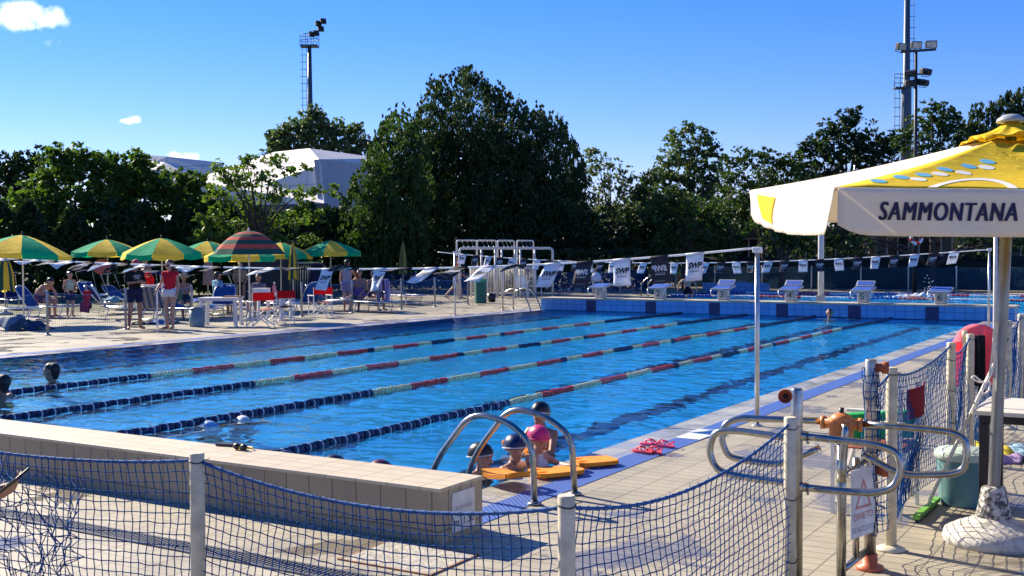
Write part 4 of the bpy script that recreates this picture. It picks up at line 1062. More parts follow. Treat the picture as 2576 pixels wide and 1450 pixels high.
mb = MB(); mb.lathe([(.155, 0), (.16, .01), (.178, .33), (.18, .34)], n=28); mb.build('bin_body', TEALB, t)
mb = MB(); mb.lathe([(.192, .32), (.192, .37), (.17, .385), (.0, .395)], n=28); mb.build('lid', LIDP, t)
mb = MB()
for s in (0, 1): a = rad(-60 + 180 * s); mb.box((math.cos(a) * .19, math.sin(a) * .19, .35), (.03, .09, .05), rz=a, bev=.008)
mb.build('handle', LIDP, t)
LIME = MAT('lime_green_plastic', (.16, .42, .04), rough=.4)
sa, sb = at(2304, 1316), at(2358, 1268); sm = (Vector(sa) + Vector(sb)) / 2
t = thing('squeegee', 'lime green floor squeegee with a long white handle leaning on the table', 'squeegee', sm)
mb = MB(); mb.beam(Vector(sa) - sm + Vector((0, 0, .035)), Vector(sb) - sm + Vector((0, 0, .035)), .04, .03); mb.build('blade_holder', LIME, t)
mb = MB(); mb.beam(Vector(sa) - sm + Vector((0, 0, .011)), Vector(sb) - sm + Vector((0, 0, .011)), .008, .022); mb.build('rubber_blade', BLACK_PLASTIC, t)
hb, ht = Vector((0, 0, .05)), Vector(dep(2533, 850, 7.35)) - sm; hm = hb.lerp(ht, .93)
mb = MB(); mb.tube([hb, hm], .012, 10); mb.build('handle', WHITE_PAINT, t)
mb = MB(); mb.tube([hm, ht], .016, 10); mb.build('grip', DARK_METAL, t)
def pile(name, lab, cat, c, r, h, mats, seed):
    t = thing(name, lab, cat, c); g = np.random.default_rng(seed)
    for k, m_ in enumerate(mats):
        ph = g.random(4) * 6; ox, oy = g.normal(0, r * .35, 2)
        def P(u, v, ph=ph, ox=ox, oy=oy, k=k):
            x, y = (u - .5) * 2 * r * .8, (v - .5) * 2 * r * .8; d2 = (x * x + y * y) / (r * r)
            z = max(0.0, h * (1 - d2)) * (.6 + .25 * k) + .012 + .022 * math.sin(ph[0] + 14 * u + 5 * v) + .018 * math.sin(ph[1] + 16 * v)
            return (x + ox + .03 * math.sin(9 * v + ph[2]), y + oy + .03 * math.sin(8 * u + ph[3]), max(.006, z))
        mb = MB(); mb.sheet(P, 18, 18, .004); mb.build('cloth', m_, t)
    return t
pile('clothes_pile', 'crumpled heap of yellow, lilac and blue clothes on the paving behind the table', 'clothes', at(2548, 1160), .25, .10, [CLOTH('lilac_cloth', (.42, .30, .52), .1), CLOTH('pale_blue_cloth', (.30, .48, .62), .1), CLOTH('yellow_cloth', (.62, .50, .06), .1)], 4)

# ---------------------------------------------------------------- kickboards, flip-flops, goggles
FOAM = MAT('orange_foam', (.84, .27, .008), rough=.6, var=.12, scale=9, bump=.15, bscale=80)
def kickboard(lab, c, rz, w, l, tilt=0.0, roll=0.0, bend=0.0):
    t = thing('kickboard', lab, 'kickboard', c, rz, group='orange kickboards at the pool edge')
    R_ = Euler((tilt, roll, 0)).to_matrix()
    out = []
    for a in np.linspace(0, 2 * math.pi, 41)[:-1]:
        cx_, sy_ = math.cos(a), math.sin(a); e = .38
        out.append((w / 2 * math.copysign(abs(cx_) ** e, cx_) * (1 - .12 * max(0, sy_)), l / 2 * math.copysign(abs(sy_) ** e, sy_)))
    bm = bmesh.new(); holes = [[(s * w * .24 + .022 * math.cos(a), -l * .36 + .042 * math.sin(a) * 1.0) for a in np.linspace(0, 2 * math.pi, 13)[:-1]] for s in (-1, 1)]
    mb = MB()
    # board as a grid clipped to the outline with the hand holes cut out
    n = 36
    def inside(px, py): 
        k = abs(2 * px / (w * (1 - .12 * max(0, 2 * py / l)))) ** (2 / .38) + abs(2 * py / l) ** (2 / .38)
        return k <= 1.0
    def hole(px, py): return any(((px - s * w * .22) / .022) ** 2 + ((py + l * .36) / .045) ** 2 < 1 for s in (-1, 1))
    keep = set(); gx, gy = n, int(n * l / w)
    for i in range(gx):
        for j in range(gy):
            px, py = (i + .5) / gx * w - w / 2, (j + .5) / gy * l - l / 2
            if inside(px, py) and not hole(px, py): keep.add((i, j))
    idx = {}; vs = []; fs = []
    def vid(i, j, top):
        k = (i, j, top)
        if k not in idx:
            px, py = i / gx * w - w / 2, j / gy * l - l / 2; z = (.032 if top else 0.0) + bend * (2 * py / l) ** 2
            idx[k] = len(vs); vs.append(R_ @ Vector((px, py, z)))
        return idx[k]
    for (i, j) in keep:
        fs.append((vid(i, j, 1), vid(i + 1, j, 1), vid(i + 1, j + 1, 1), vid(i, j + 1, 1))); fs.append((vid(i, j, 0), vid(i, j + 1, 0), vid(i + 1, j + 1, 0), vid(i + 1, j, 0)))
        for (di, dj, a, b) in ((-1, 0, (i, j + 1), (i, j)), (1, 0, (i + 1, j), (i + 1, j + 1)), (0, -1, (i, j), (i + 1, j)), (0, 1, (i + 1, j + 1), (i, j + 1))):
            if (i + di, j + dj) not in keep: fs.append((vid(*a, 0), vid(*b, 0), vid(*b, 1), vid(*a, 1)))
    bm.free(); mb.add(vs, fs); mb.build('board', FOAM, t); return t
def ang(p, q): return math.atan2(q[1] - p[1], q[0] - p[0])
pa, pb = at(1225, 1188, .05), at(1322, 1212, .05)
kickboard('orange kickboard under the chin of the child in the black cap', (np.array(at(1277, 1203, .06))), ang(pa, pb) + rad(90), .29, .44, rad(-5), rad(4), .03)
pa, pb = at(1354, 1192, .03), at(1448, 1183, .03)
kickboard('orange kickboard lying on the coping beside the right ladder rail', at(1400, 1191, .02), ang(pa, pb) - rad(90), .27, .42, 0, 0)
pa, pb = at(1455, 1168, .03), at(1536, 1162, .03)
kickboard('orange kickboard lying loose on the blue grating', at(1496, 1165, .02), ang(pa, pb) - rad(90), .28, .36, 0, 0)
kickboard('orange kickboard half under water in the hands of the standing boy', at(1318, 1132, .0), rad(70), .28, .42, rad(12), 0)
F_PINK = MAT('pink_rubber', (.75, .08, .20), rough=.5); F_RED = MAT('coral_rubber', (.68, .07, .10), rough=.5)
def flipflop(lab, c, rz, m_, flip=1):
    t = thing('flip_flop', lab, 'flip-flop', c, rz, group='pink flip-flops on the grating')
    out = []
    for a in np.linspace(0, 2 * math.pi, 25)[:-1]:
        y = .11 * math.sin(a); w = .040 + .006 * math.sin(a) - .006 * math.cos(2 * a); out.append((w * math.cos(a), y))
    mb = MB(); mb.ext(out, .004, .022); mb.build('sole', m_, t)
    mb = MB(); mb.tube(bez([(0, .055, .02), (.0, .045, .05), (.025, .0, .055), (.036, -.045, .02)], 4), .006, 6, flat=1.6); mb.tube(bez([(0, .055, .02), (-.0, .045, .05), (-.025, .0, .055), (-.036, -.045, .02)], 4), .006, 6)
    mb.tube(bez([(.034, -.045, .02), (.03, -.1, .06), (-.03, -.1, .06), (-.034, -.045, .02)], 4), .006, 6)
    mb.build('strap', m_, t); return t
flipflop('coral flip-flop nearest the ladder on the blue grating', at(1614, 1140, .004), rad(75), F_RED)
flipflop('coral flip-flop lying between its twin and the pink pair', at(1645, 1140, .004), rad(60), F_RED)
flipflop('pink flip-flop nearest the water', at(1638, 1121, .004), rad(95), F_PINK)
flipflop('pink flip-flop lying farthest along the grating', at(1671, 1125, .004), rad(80), F_PINK)
GOG = MAT('yellow_rubber', (.70, .45, .02), rough=.4)
gp = at(604, 1133, HN)
t = thing('swim_goggles', 'black and yellow swim goggles left on the cream end wall', 'goggles', gp)
mb = MB()
for s in (-1, 1): mb.ell((s * .035, 0, .025), (.032, .022, .024), 10)
mb.build('lens', BLACK_PLASTIC, t)
mb = MB(); mb.ell((0, .02, .018), (.035, .03, .018), 10); mb.tube(bez([(-.06, 0, .02), (-.09, .05, .015), (0, .09, .012), (.09, .05, .015), (.06, 0, .02)], 5), .006, 6); mb.build('strap', GOG, t)
t = thing('swim_fin', 'flat black swim fin tip lying on the end wall edge beside the goggles', 'fin', at(575, 1122, HN), rad(20))
mb = MB(); mb.ext([(-.09, -.03), (.03, -.045), (.10, -.02), (.10, .03), (.0, .045), (-.09, .02)], .002, .02); mb.build('blade', BLACK_PLASTIC, t)
# ---------------------------------------------------------------- people
SKIN_L = MAT('light_tanned_skin', (.48, .26, .17), rough=.5, var=.1, scale=14)
SKIN_M = MAT('tanned_skin', (.34, .17, .10), rough=.5, var=.1, scale=14)
HAIR_D = MAT('dark_hair', (.018, .013, .011), rough=.5, var=.4, scale=60)
HAIR_B = MAT('brown_hair', (.10, .055, .03), rough=.5, var=.4, scale=60)
HAIR_G = MAT('grey_hair', (.38, .36, .34), rough=.6, var=.2, scale=60)
EYE_M = MAT('eye', (.03, .02, .015), rough=.2); LIP = MAT('lips', (.32, .10, .09), rough=.5)
BLACKC = CLOTH('black_cloth', (.012, .012, .016), 0); NAVYC = CLOTH('navy_cloth', (.012, .018, .06), 0); REDC = CLOTH('red_cloth', (.50, .015, .03), .05)
WHITEC = CLOTH('white_cloth', (.68, .70, .74), .1); GREYC = CLOTH('lilac_grey_cloth', (.36, .33, .40), .1); STRIPED = CLOTH('striped_cloth', (.30, .06, .06), 0, stripe=(2, .05, (.02, .03, .10)))
PURPLEC = CLOTH('purple_cloth', (.22, .08, .26), .05); PATTERN = CLOTH('patterned_grey_cloth', (.14, .14, .20), 0, scale=30)
def meshed(mb, vox, mat, name, parent, smooth=3):
    me = bpy.data.meshes.new(name); me.from_pydata([tuple(v) for v in mb.v], [], mb.f); me.update()
    ob = bpy.data.objects.new(name, me); COL.objects.link(ob)
    rm = ob.modifiers.new('r', 'REMESH'); rm.mode = 'VOXEL'; rm.voxel_size = vox; rm.use_smooth_shade = True
    sm_ = ob.modifiers.new('s', 'SMOOTH'); sm_.iterations = smooth; sm_.factor = .5
    bpy.context.view_layer.update()
    ne = bpy.data.meshes.new_from_object(ob.evaluated_get(bpy.context.evaluated_depsgraph_get()))
    ob.modifiers.clear(); ob.data = ne; bpy.data.meshes.remove(me); ne.name = name
    ne.materials.clear(); ne.materials.append(mat); ob.parent = parent; return ob
def capsule(mb, a, b, ra, rb, n=10):
    a, b = Vector(a), Vector(b); d = b - a
    if d.length < 1e-5: d = Vector((0, 0, 1e-4)); b = a + d
    u = d.normalized(); pts = []; rs = []
    for t_ in (-80, -55, -28, 0): pts.append(a + u * (ra * math.sin(rad(t_)))); rs.append(ra * math.cos(rad(t_)))
    for t_ in (0, 28, 55, 80): pts.append(b + u * (rb * math.sin(rad(t_)))); rs.append(rb * math.cos(rad(t_)))
    mb.tube(pts, rs, n)
def stand():
    J = dict(pel=(0, 0, .95), wai=(0, .0, 1.10), che=(0, .0, 1.30), nec=(0, -.01, 1.46), hea=(0, .02, 1.63))
    for s, k in ((-1, 'L'), (1, 'R')):
        J.update({'hip' + k: (s * .095, 0, .91), 'kne' + k: (s * .10, .02, .50), 'ank' + k: (s * .10, -.02, .08), 'toe' + k: (s * .13, .15, .03), 'sho' + k: (s * .185, -.01, 1.41), 'elb' + k: (s * .235, -.03, 1.14), 'wri' + k: (s * .24, .05, .90)})
    return J
def sit(h=.42):
    J = stand(); dz = h + .09 - .91
    for k in J: J[k] = (J[k][0], J[k][1], J[k][2] + dz)
    for s, k in ((-1, 'L'), (1, 'R')):
        J['kne' + k] = (s * .13, .42, h + .07); J['ank' + k] = (s * .12, .44, .08); J['toe' + k] = (s * .13, .60, .03); J['elb' + k] = (s * .23, .06, J['sho' + k][2] - .26); J['wri' + k] = (s * .16, .28, h + .17)
    return J
def shift(J, keys, d): 
    for k in keys: J[k] = tuple(np.array(J[k]) + np.array(d))
    return J
UPPER = ('wai', 'che', 'nec', 'hea', 'shoL', 'shoR', 'elbL', 'elbR', 'wriL', 'wriR')
def person(lab, loc, rz, H, J, skin, wear=(), hair=None, hat=None, look=(0, 1, 0), vox=.0125, fem=False, head=1.0, handn=None, curl=.5, group=None, extra=None):
    """wear: (part name, material, bones, grow). J joints are for 1.75 m."""
    k_ = H / 1.75; j = {a: Vector(b) * k_ for a, b in J.items()}
    t = thing('person', lab, 'person', loc, rz, group)
    tr = .9 if fem else 1.0
    X = (j['shoR'] - j['shoL']).normalized(); 
    sp = [j['pel'], j['wai'], j['che'], j['nec']]
    B = {}
    B['pelvis'] = [(j['hipL'] + Vector((0, 0, .03)) * k_, j['hipR'] + Vector((0, 0, .03)) * k_, .108 * k_, .108 * k_)]
    hx = X * (.055 * k_)
    B['belly'] = [(j['pel'] - hx, j['wai'] - hx * (.85 if fem else 1.1), .10 * k_, .088 * k_ * tr), (j['pel'] + hx, j['wai'] + hx * (.85 if fem else 1.1), .10 * k_, .088 * k_ * tr)]
    B['chest'] = [(j['wai'] - hx, j['che'] - hx * 1.35, .09 * k_ * tr, .098 * k_ * tr), (j['wai'] + hx, j['che'] + hx * 1.35, .09 * k_ * tr, .098 * k_ * tr), (j['che'], j['nec'] - (j['nec'] - j['che']) * .3, .10 * k_, .07 * k_)]
    B['shoulders'] = [(j['che'] - hx * 1.5, j['shoL'] , .085 * k_, .055 * k_), (j['che'] + hx * 1.5, j['shoR'], .085 * k_, .055 * k_), (j['shoL'], j['nec'] - Vector((0, 0, .02)) * k_, .05 * k_, .05 * k_), (j['shoR'], j['nec'] - Vector((0, 0, .02)) * k_, .05 * k_, .05 * k_)]
    for s in 'LR':
        B['uarm' + s] = [(j['sho' + s], j['elb' + s], .052 * k_ * tr, .039 * k_ * tr)]
        B['farm' + s] = [(j['elb' + s], j['elb' + s].lerp(j['wri' + s], .35), .039 * k_ * tr, .041 * k_ * tr), (j['elb' + s].lerp(j['wri' + s], .35), j['wri' + s], .041 * k_ * tr, .026 * k_)]
        B['thigh' + s] = [(j['hip' + s], j['kne' + s], .09 * k_, .056 * k_)]
        B['sthigh' + s] = [(j['hip' + s], j['hip' + s].lerp(j['kne' + s], .45), .09 * k_, .078 * k_)]
        B['brief' + s] = [(j['hip' + s], j['hip' + s].lerp(j['kne' + s], .10), .09 * k_, .084 * k_)]
        B['calf' + s] = [(j['kne' + s], j['kne' + s].lerp(j['ank' + s], .35), .055 * k_, .058 * k_), (j['kne' + s].lerp(j['ank' + s], .35), j['ank' + s], .058 * k_, .037 * k_)]
        B['foot' + s] = [(j['ank' + s] - Vector((0, .03, .03)) * k_, j['toe' + s], .04 * k_, .03 * k_)]
    mb = MB()
    for nme, bl in B.items():
        if nme[0] == 's' and nme[1] == 't' or nme.startswith('brief'): continue
        for (a, b, ra, rb) in bl: capsule(mb, a, b, ra, rb)
    capsule(mb, j['nec'] - Vector((0, 0, .03)) * k_, j['hea'] - Vector((0, 0, .05)) * k_, .054 * k_ * tr, .05 * k_ * tr)
    # head: skull, jaw, nose, brow, ears, looking along `look`
    f = Vector(look).normalized(); r_ = f.cross(Vector((0, 0, 1))).normalized(); u_ = r_.cross(f); hs_ = k_ * head
    def hp(x, y, z): return j['hea'] + (r_ * x + f * y + u_ * z) * hs_
    capsule(mb, hp(0, -.03, .03), hp(0, .02, .03), .088 * hs_, .084 * hs_, 14); capsule(mb, hp(0, .03, .0), hp(0, .045, -.075), .068 * hs_, .044 * hs_, 12)
    capsule(mb, hp(0, .10, .005), hp(0, .116, -.03), .011 * hs_, .016 * hs_, 8); capsule(mb, hp(-.035, .078, .02), hp(.035, .078, .02), .02 * hs_, .02 * hs_, 8)
    for s in (-1, 1): capsule(mb, hp(s * .082, -.005, -.005), hp(s * .088, -.012, .03), .016 * hs_, .018 * hs_, 8)
    # hands
    for s, sg_ in (('L', -1), ('R', 1)):
        w_ = j['wri' + s]; d = (w_ - j['elb' + s]).normalized(); nrm = Vector(handn.get(s, (0, -1, 0)) if handn else (-sg_, 0, 0)); side = d.cross(nrm)
        side = side.normalized() if side.length > .05 else d.orthogonal().normalized(); nrm = side.cross(d).normalized()
        hk = k_; fr_ = max(.0088 * hk, vox * .72)
        for o_ in (-.024, 0, .024): capsule(mb, w_ + side * (o_ * .6 * hk), w_ + d * .08 * hk + side * o_ * hk, .017 * hk, .016 * hk, 8)
        for o_, L_ in ((-.033, .062), (-.011, .076), (.011, .08), (.033, .068)):
            p0 = w_ + d * .085 * hk + side * o_ * hk; p1 = p0 + (d * math.cos(curl * .5) + nrm * math.sin(curl * .5) + side * o_ * 2).normalized() * L_ * .5 * hk; p2 = p1 + (d * math.cos(curl * 1.3) + nrm * math.sin(curl * 1.3) + side * o_ * 2).normalized() * L_ * .5 * hk
            capsule(mb, p0, p1, fr_, fr_ * .95, 6); capsule(mb, p1, p2, fr_ * .95, fr_ * .85, 6)
        p0 = w_ + d * .02 * hk + side * .03 * hk * sg_; p1 = p0 + (d * .6 + side * sg_ * .8).normalized() * .04 * hk; capsule(mb, p0, p1, fr_ * 1.2, fr_ * 1.1, 6); capsule(mb, p1, p1 + (d * .85 + side * sg_ * .3 + nrm * .3).normalized() * .032 * hk, fr_ * 1.1, fr_, 6)
    meshed(mb, vox, skin, 'body', t)
    for s in (-1, 1):
        m2 = MB(); m2.ell(hp(s * .033, .083, .004), (.014 * hs_, .012 * hs_, .010 * hs_), 8); m2.build('eye', EYE_M, t)
    m2 = MB(); m2.ell(hp(0, .092, -.058), (.022 * hs_, .010 * hs_, .007 * hs_), 8); m2.build('mouth', LIP, t)
    for (pn, mt, bones, grow) in wear:
        m2 = MB()
        for b_ in bones:
            for (a, b, ra, rb) in B[b_]: capsule(m2, a, b, ra + grow * k_, rb + grow * k_)
        meshed(m2, max(vox, .011), mt, pn, t, 2)
    if hair is not None:
        kind, mt = hair; m2 = MB()
        if kind == 'swimcap':
            S = Matrix((r_, f, u_)).transposed()
            tiltM = S @ Matrix.Rotation(rad(12), 3, 'X')
            m2.lathe([(.101 * hs_ * math.cos(q), .112 * hs_ * math.sin(q)) for q in np.linspace(rad(-12), rad(89.5), 12)], hp(0, -.012, .025), 24, R=tiltM @ Matrix.Diagonal((1.0, 1.27, 1.02)))
            m2.build('swim_cap', mt, t)
            m3 = MB(); m3.tube([hp(.101 * math.cos(q), -.012 + -.0 + .130 * math.sin(q), .012 + .03 * math.sin(q)) for q in np.linspace(rad(0), rad(360), 25)[:-1]], .006 * hs_, 6, closed=True); m3.build('goggle_strap', WHITEC if extra != 'pink' else F_PINK, t)
        else:
            capsule(m2, hp(0, -.042, .045), hp(0, .005, .065), .094 * hs_, .078 * hs_, 12)
            capsule(m2, hp(0, -.05, .0), hp(0, -.055, -.05), .08 * hs_, .055 * hs_, 12)
            if kind == 'long': capsule(m2, hp(0, -.06, -.02), hp(0, -.09, -.22), .085 * hs_, .05 * hs_, 12)
            if kind == 'bun': capsule(m2, hp(0, -.11, .09), hp(0, -.12, .10), .05 * hs_, .045 * hs_, 10)
            if kind == 'pony': capsule(m2, hp(0, -.12, .05), hp(0, -.17, -.10), .035 * hs_, .02 * hs_, 10)
            meshed(m2, .011, mt, 'hair', t, 2)
    if hat is not None:
        kind, mt = hat; S = Matrix((r_, f, u_)).transposed(); m2 = MB()
        if kind == 'cap':
            m2.lathe([(.105 * hs_ * math.cos(q), .10 * hs_ * math.sin(q)) for q in np.linspace(0, rad(89), 8)], hp(0, -.01, .06), 18, R=S @ Matrix.Diagonal((1, 1.1, 1)))
            m2.ext([(-.07 * hs_, .09 * hs_), (.07 * hs_, .09 * hs_), (.05 * hs_, .18 * hs_), (-.05 * hs_, .18 * hs_)], 0, .008, M=Matrix.Translation(hp(0, 0, .06)) @ S.to_4x4())
        else:
            m2.lathe([(.17 * hs_, -.02), (.165 * hs_, .0), (.105 * hs_, .01), (.10 * hs_, .07 * hs_), (.05 * hs_, .11 * hs_), (0, .115 * hs_)], hp(0, -.01, .06), 20, R=S)
        m2.build('hat', mt, t)
    return t
LEGS = ['thighL', 'thighR']
TS = ['belly', 'chest', 'shoulders', 'uarmL', 'uarmR']; TANK = ['belly', 'chest', 'pelvis']; SHORTS = ['pelvis', 'sthighL', 'sthighR']; BRIEF = ['pelvis', 'briefL', 'briefR']
def face_to(p, q): return math.atan2(q[1] - p[1], q[0] - p[0]) - math.pi / 2
CAMXY = (CAM[0], CAM[1])

# --- on the sunbathing side
p = at(340, 828); J = stand(); J.update(hea=(0, .09, 1.60), elbL=(-.24, .06, 1.16), wriL=(-.08, .27, 1.18), elbR=(.24, .06, 1.16), wriR=(.06, .28, 1.19), ankL=(-.14, .0, .08), toeL=(-.17, .16, .03), ankR=(.15, -.03, .08), toeR=(.22, .12, .03), kneL=(-.12, .03, .5), kneR=(.13, .02, .5))
tm = person('man in black T-shirt and shorts with a red cap looking down at his hands', p, face_to(p, CAMXY) + rad(25), 1.68, J, SKIN_M, [('shirt', BLACKC, TS, .014), ('shorts', NAVYC, SHORTS, .018)], None, ('cap', MAT('red_cap_cloth', (.42, .06, .07), rough=.8)), look=(0, .9, -.45))
mb = MB()
for k, (w, z) in enumerate(((.16, 1.36), (.20, 1.33), (.12, 1.30), (.15, 1.27))): mb.box((.0, .135, z * .96), (w, .006, .010))
mb.build('shirt_print', WHITEC, tm)
p = at(429, 828); J = stand(); J.update(elbR=(.26, .02, 1.15), wriR=(.30, .16, .98), ankL=(-.06, 0, .08), ankR=(.07, .03, .08), toeL=(-.10, .16, .03), toeR=(.12, .19, .03), kneL=(-.085, .02, .5), kneR=(.09, .04, .5))
person('woman lifeguard in red top and pale shorts standing at the fence', p, face_to(p, CAMXY) + rad(-35), 1.66, J, SKIN_L, [('shirt', REDC, ['belly', 'chest', 'shoulders'], .012), ('shorts', WHITEC, BRIEF, .016)], ('pony', HAIR_B), None, fem=True, look=(.3, 1, 0))
p = at(177, 798); J = stand(); J.update(elbL=(-.26, .08, 1.14), wriL=(-.12, .22, 1.05), elbR=(.27, .05, 1.15), wriR=(.2, .2, 1.02))
person('child in dark shorts and pale bikini top standing among the loungers', p, face_to(p, CAMXY) + rad(20), 1.30, J, SKIN_L, [('top', CLOTH('mint_cloth', (.42, .52, .44), .1), ['chest'], .008), ('shorts', NAVYC, SHORTS, .022)], ('bun', HAIR_D), None, head=1.15, look=(-.2, 1, -.1))
p = at(100, 797); J = sit(.42); shift(J, ('che', 'nec', 'shoL', 'shoR', 'elbL', 'elbR'), (0, .16, -.07)); shift(J, ('nec', 'shoL', 'shoR'), (0, .10, -.05)); J['hea'] = (0, J['nec'][1] + .14, J['nec'][2] + .07); J['elbL'] = (-.2, .40, .72); J['elbR'] = (.2, .40, .72); J['wriL'] = (-.1, .52, .5); J['wriR'] = (.1, .52, .5)
person('bare-backed person in striped shorts bending forward on a lounger', p, rad(-75), 1.74, J, SKIN_L, [('shorts', STRIPED, SHORTS, .018)], ('short', HAIR_D), None, look=(0, .8, -.6))
p = at(464, 800); J = sit(.42); person('seated bather with a straw hat and a lime green bag on the lap', p, face_to(p, CAMXY) + rad(10), 1.62, J, SKIN_M, [('swimsuit', BLACKC, ['belly', 'pelvis'], .010)], ('short', HAIR_D), ('straw', MAT('straw', (.50, .38, .18), rough=.9)), look=(0, 1, -.15))
t = thing('bag', 'lime green patterned bag held on the seated bather\'s lap', 'bag', p + np.array([.33, -.5, .53]), rad(-30))
mb = MB(); mb.box((0, 0, .15), (.34, .12, .30), bev=.03); mb.build('pouch', CLOTH('lime_pattern_cloth', (.42, .50, .12), 0, stripe=(0, .09, (.12, .20, .05))), t); mb = MB(); mb.tube(bez([(-.1, 0, .29), (-.09, 0, .42), (.09, 0, .42), (.1, 0, .29)], 4), .012, 6); mb.build('handle', BLACK_PLASTIC, t)
p = at(548, 792); J = sit(.42); person('bather on a lounger wrapped in a light blue towel', p, face_to(p, CAMXY) + rad(120), 1.66, J, SKIN_M, [('towel', CLOTH('light_blue_towel_cloth', (.16, .34, .55), .05, stripe=(0, .12, (.12, .28, .48))), ['belly', 'chest', 'shoulders', 'uarmL', 'uarmR', 'pelvis'], .03)], ('short', HAIR_D), None)
p = at(605, 765); J = sit(.60); person('person in sunglasses seated in the shade of the striped parasol', p, face_to(p, CAMXY), 1.75, J, SKIN_M, [('shirt', CLOTH('tan_cloth', (.30, .20, .13), 0), TS, .014), ('shorts', BLACKC, SHORTS, .02)], ('short', HAIR_D), None)
p = at(652, 795); J = sit(.40); person('bather seated behind the red chairs in a patterned top', p, face_to(p, CAMXY) + rad(-30), 1.6, J, SKIN_M, [('shirt', PATTERN, ['belly', 'chest', 'shoulders'], .014), ('shorts', NAVYC, SHORTS, .02)], ('short', HAIR_D), None)
p = at(368, 780); J = stand(); person('bald man standing in the shade behind the man with the red cap', p, face_to(p, CAMXY) + rad(-50), 1.72, J, SKIN_M, [('shorts', NAVYC, SHORTS, .02)], None, None)
p = at(874, 782); J = stand(); J.update(elbR=(.27, .12, 1.16), wriR=(.2, .34, 1.12), ankL=(-.11, .02, .08))
person('woman in lilac grey vest and shorts seen from behind', p, face_to(p, CAMXY) + rad(165), 1.62, J, SKIN_L, [('vest', GREYC, ['belly', 'chest', 'pelvis'], .02), ('shorts', CLOTH('violet_grey_cloth', (.24, .22, .34), 0), SHORTS, .028)], ('short', HAIR_D), None, fem=True)
p = at(905, 782); J = sit(.42); person('bare-shouldered bather sitting with a purple towel beside the woman in the grey vest', p, face_to(p, CAMXY) + rad(-20), 1.68, J, SKIN_M, [('towel', PURPLEC, ['pelvis', 'belly', 'sthighL', 'sthighR'], .03)], ('short', HAIR_D), None)
p = at(938, 781); J = sit(.42); shift(J, ('hea',), (0, .06, -.02)); person('bather in dark glasses sitting at the lounger end near the striped towels', p, face_to(p, CAMXY) + rad(40), 1.62, J, SKIN_M, [('swimsuit', NAVYC, ['pelvis', 'belly', 'chest'], .012)], ('short', HAIR_D), ('cap', NAVYC))
p = at(1148, 753); J = stand(); J.update(kneL=(-.09, .16, .52), ankL=(-.09, .22, .08), toeL=(-.10, .38, .03), kneR=(.1, -.10, .50), ankR=(.1, -.42, .16), toeR=(.11, -.30, .04), elbL=(-.24, -.12, 1.16), wriL=(-.25, .0, .92), elbR=(.24, .08, 1.16), wriR=(.24, .28, 1.0))
person('barefoot person in a red top walking past the showers', p, rad(-60), 1.72, J, SKIN_M, [('shirt', CLOTH('brick_red_cloth', (.50, .09, .05), .1), ['belly', 'chest', 'shoulders'], .014), ('shorts', GREYC, SHORTS, .018)], ('short', HAIR_D), None)
p = np.array(at(1743, 751)); J = sit(.12); [J.update({'kne' + s: (sg * .13, .38, .25), 'ank' + s: (sg * .12, .5, -.1), 'toe' + s: (sg * .12, .62, -.12)}) for s, sg in (('L', -1), ('R', 1))]; J['elbL'] = (-.34, -.02, .60); J['wriL'] = (-.40, .0, .32); J['elbR'] = (.34, -.02, .60); J['wriR'] = (.40, .0, .32)
person('woman in black swimsuit sitting on the second pool edge with her back turned', (-13.1, 36.9, .0), rad(10), 1.70, J, SKIN_L, [('swimsuit', BLACKC, ['pelvis', 'belly', 'briefL', 'briefR'], .012)], ('bun', HAIR_D), None, fem=True)

# --- in the water
def swimmer(lab, p, zhead, rz, H, skin, hair, look=(0, 1, 0), arms=None, head=1.0, vox=.0125, extra=None, lean=(0, 0, 0), wear=(), handn=None, curl=.5):
    J = stand(); 
    J.update(elbL=(-.34, .10, 1.24), wriL=(-.34, .34, 1.22), elbR=(.34, .10, 1.24), wriR=(.34, .34, 1.22))
    if arms: J.update(arms)
    k = H / 1.75; z0 = zhead - J['hea'][2] * k
    return person(lab, (p[0], p[1], z0), rz, H, J, skin, wear, hair, None, look, vox, head=head, extra=extra, group='swimmers in the pool', handn=handn, curl=curl)
CAP_K = MAT('black_swim_cap', (.008, .009, .016), rough=.35); CAP_N = MAT('navy_swim_cap', (.008, .016, .085), rough=.35); CAP_P = MAT('pink_swim_cap', (.62, .02, .16), rough=.4); CAP_W = MAT('white_swim_cap', (.7, .74, .78), rough=.4); CAP_B = MAT('pale_blue_swim_cap', (.25, .45, .70), rough=.4); CAP_M = MAT('maroon_swim_cap', (.09, .015, .04), rough=.4)
edge = rad(-90)
# children at the near corner
a1 = {'elbL': (-.26, .16, 1.36), 'wriL': (-.10, .33, 1.43), 'elbR': (.27, .16, 1.36), 'wriR': (.10, .33, 1.43)}
swimmer('child in black swim cap resting on an orange kickboard at the ladder', at(1213, 1192) + np.array([-.05, .05, 0]), .125, rad(-105), 1.25, SKIN_L, ('swimcap', CAP_K), (-.35, 1, -.1), a1, 1.22, .0085, handn={'L': (0, 0, -1), 'R': (0, 0, -1)})
swimmer('child in shiny navy swim cap holding the pool edge', at(1281, 1182) + np.array([-.02, .1, 0]), .155, rad(-95), 1.25, SKIN_L, ('swimcap', CAP_N), (.55, 1, -.15), {'elbL': (-.24, .22, 1.34), 'wriL': (-.05, .40, 1.42), 'elbR': (.25, .22, 1.34), 'wriR': (.14, .44, 1.42)}, 1.25, .0085, handn={'L': (0, 0, -1), 'R': (0, 0, -1)}, curl=.2)
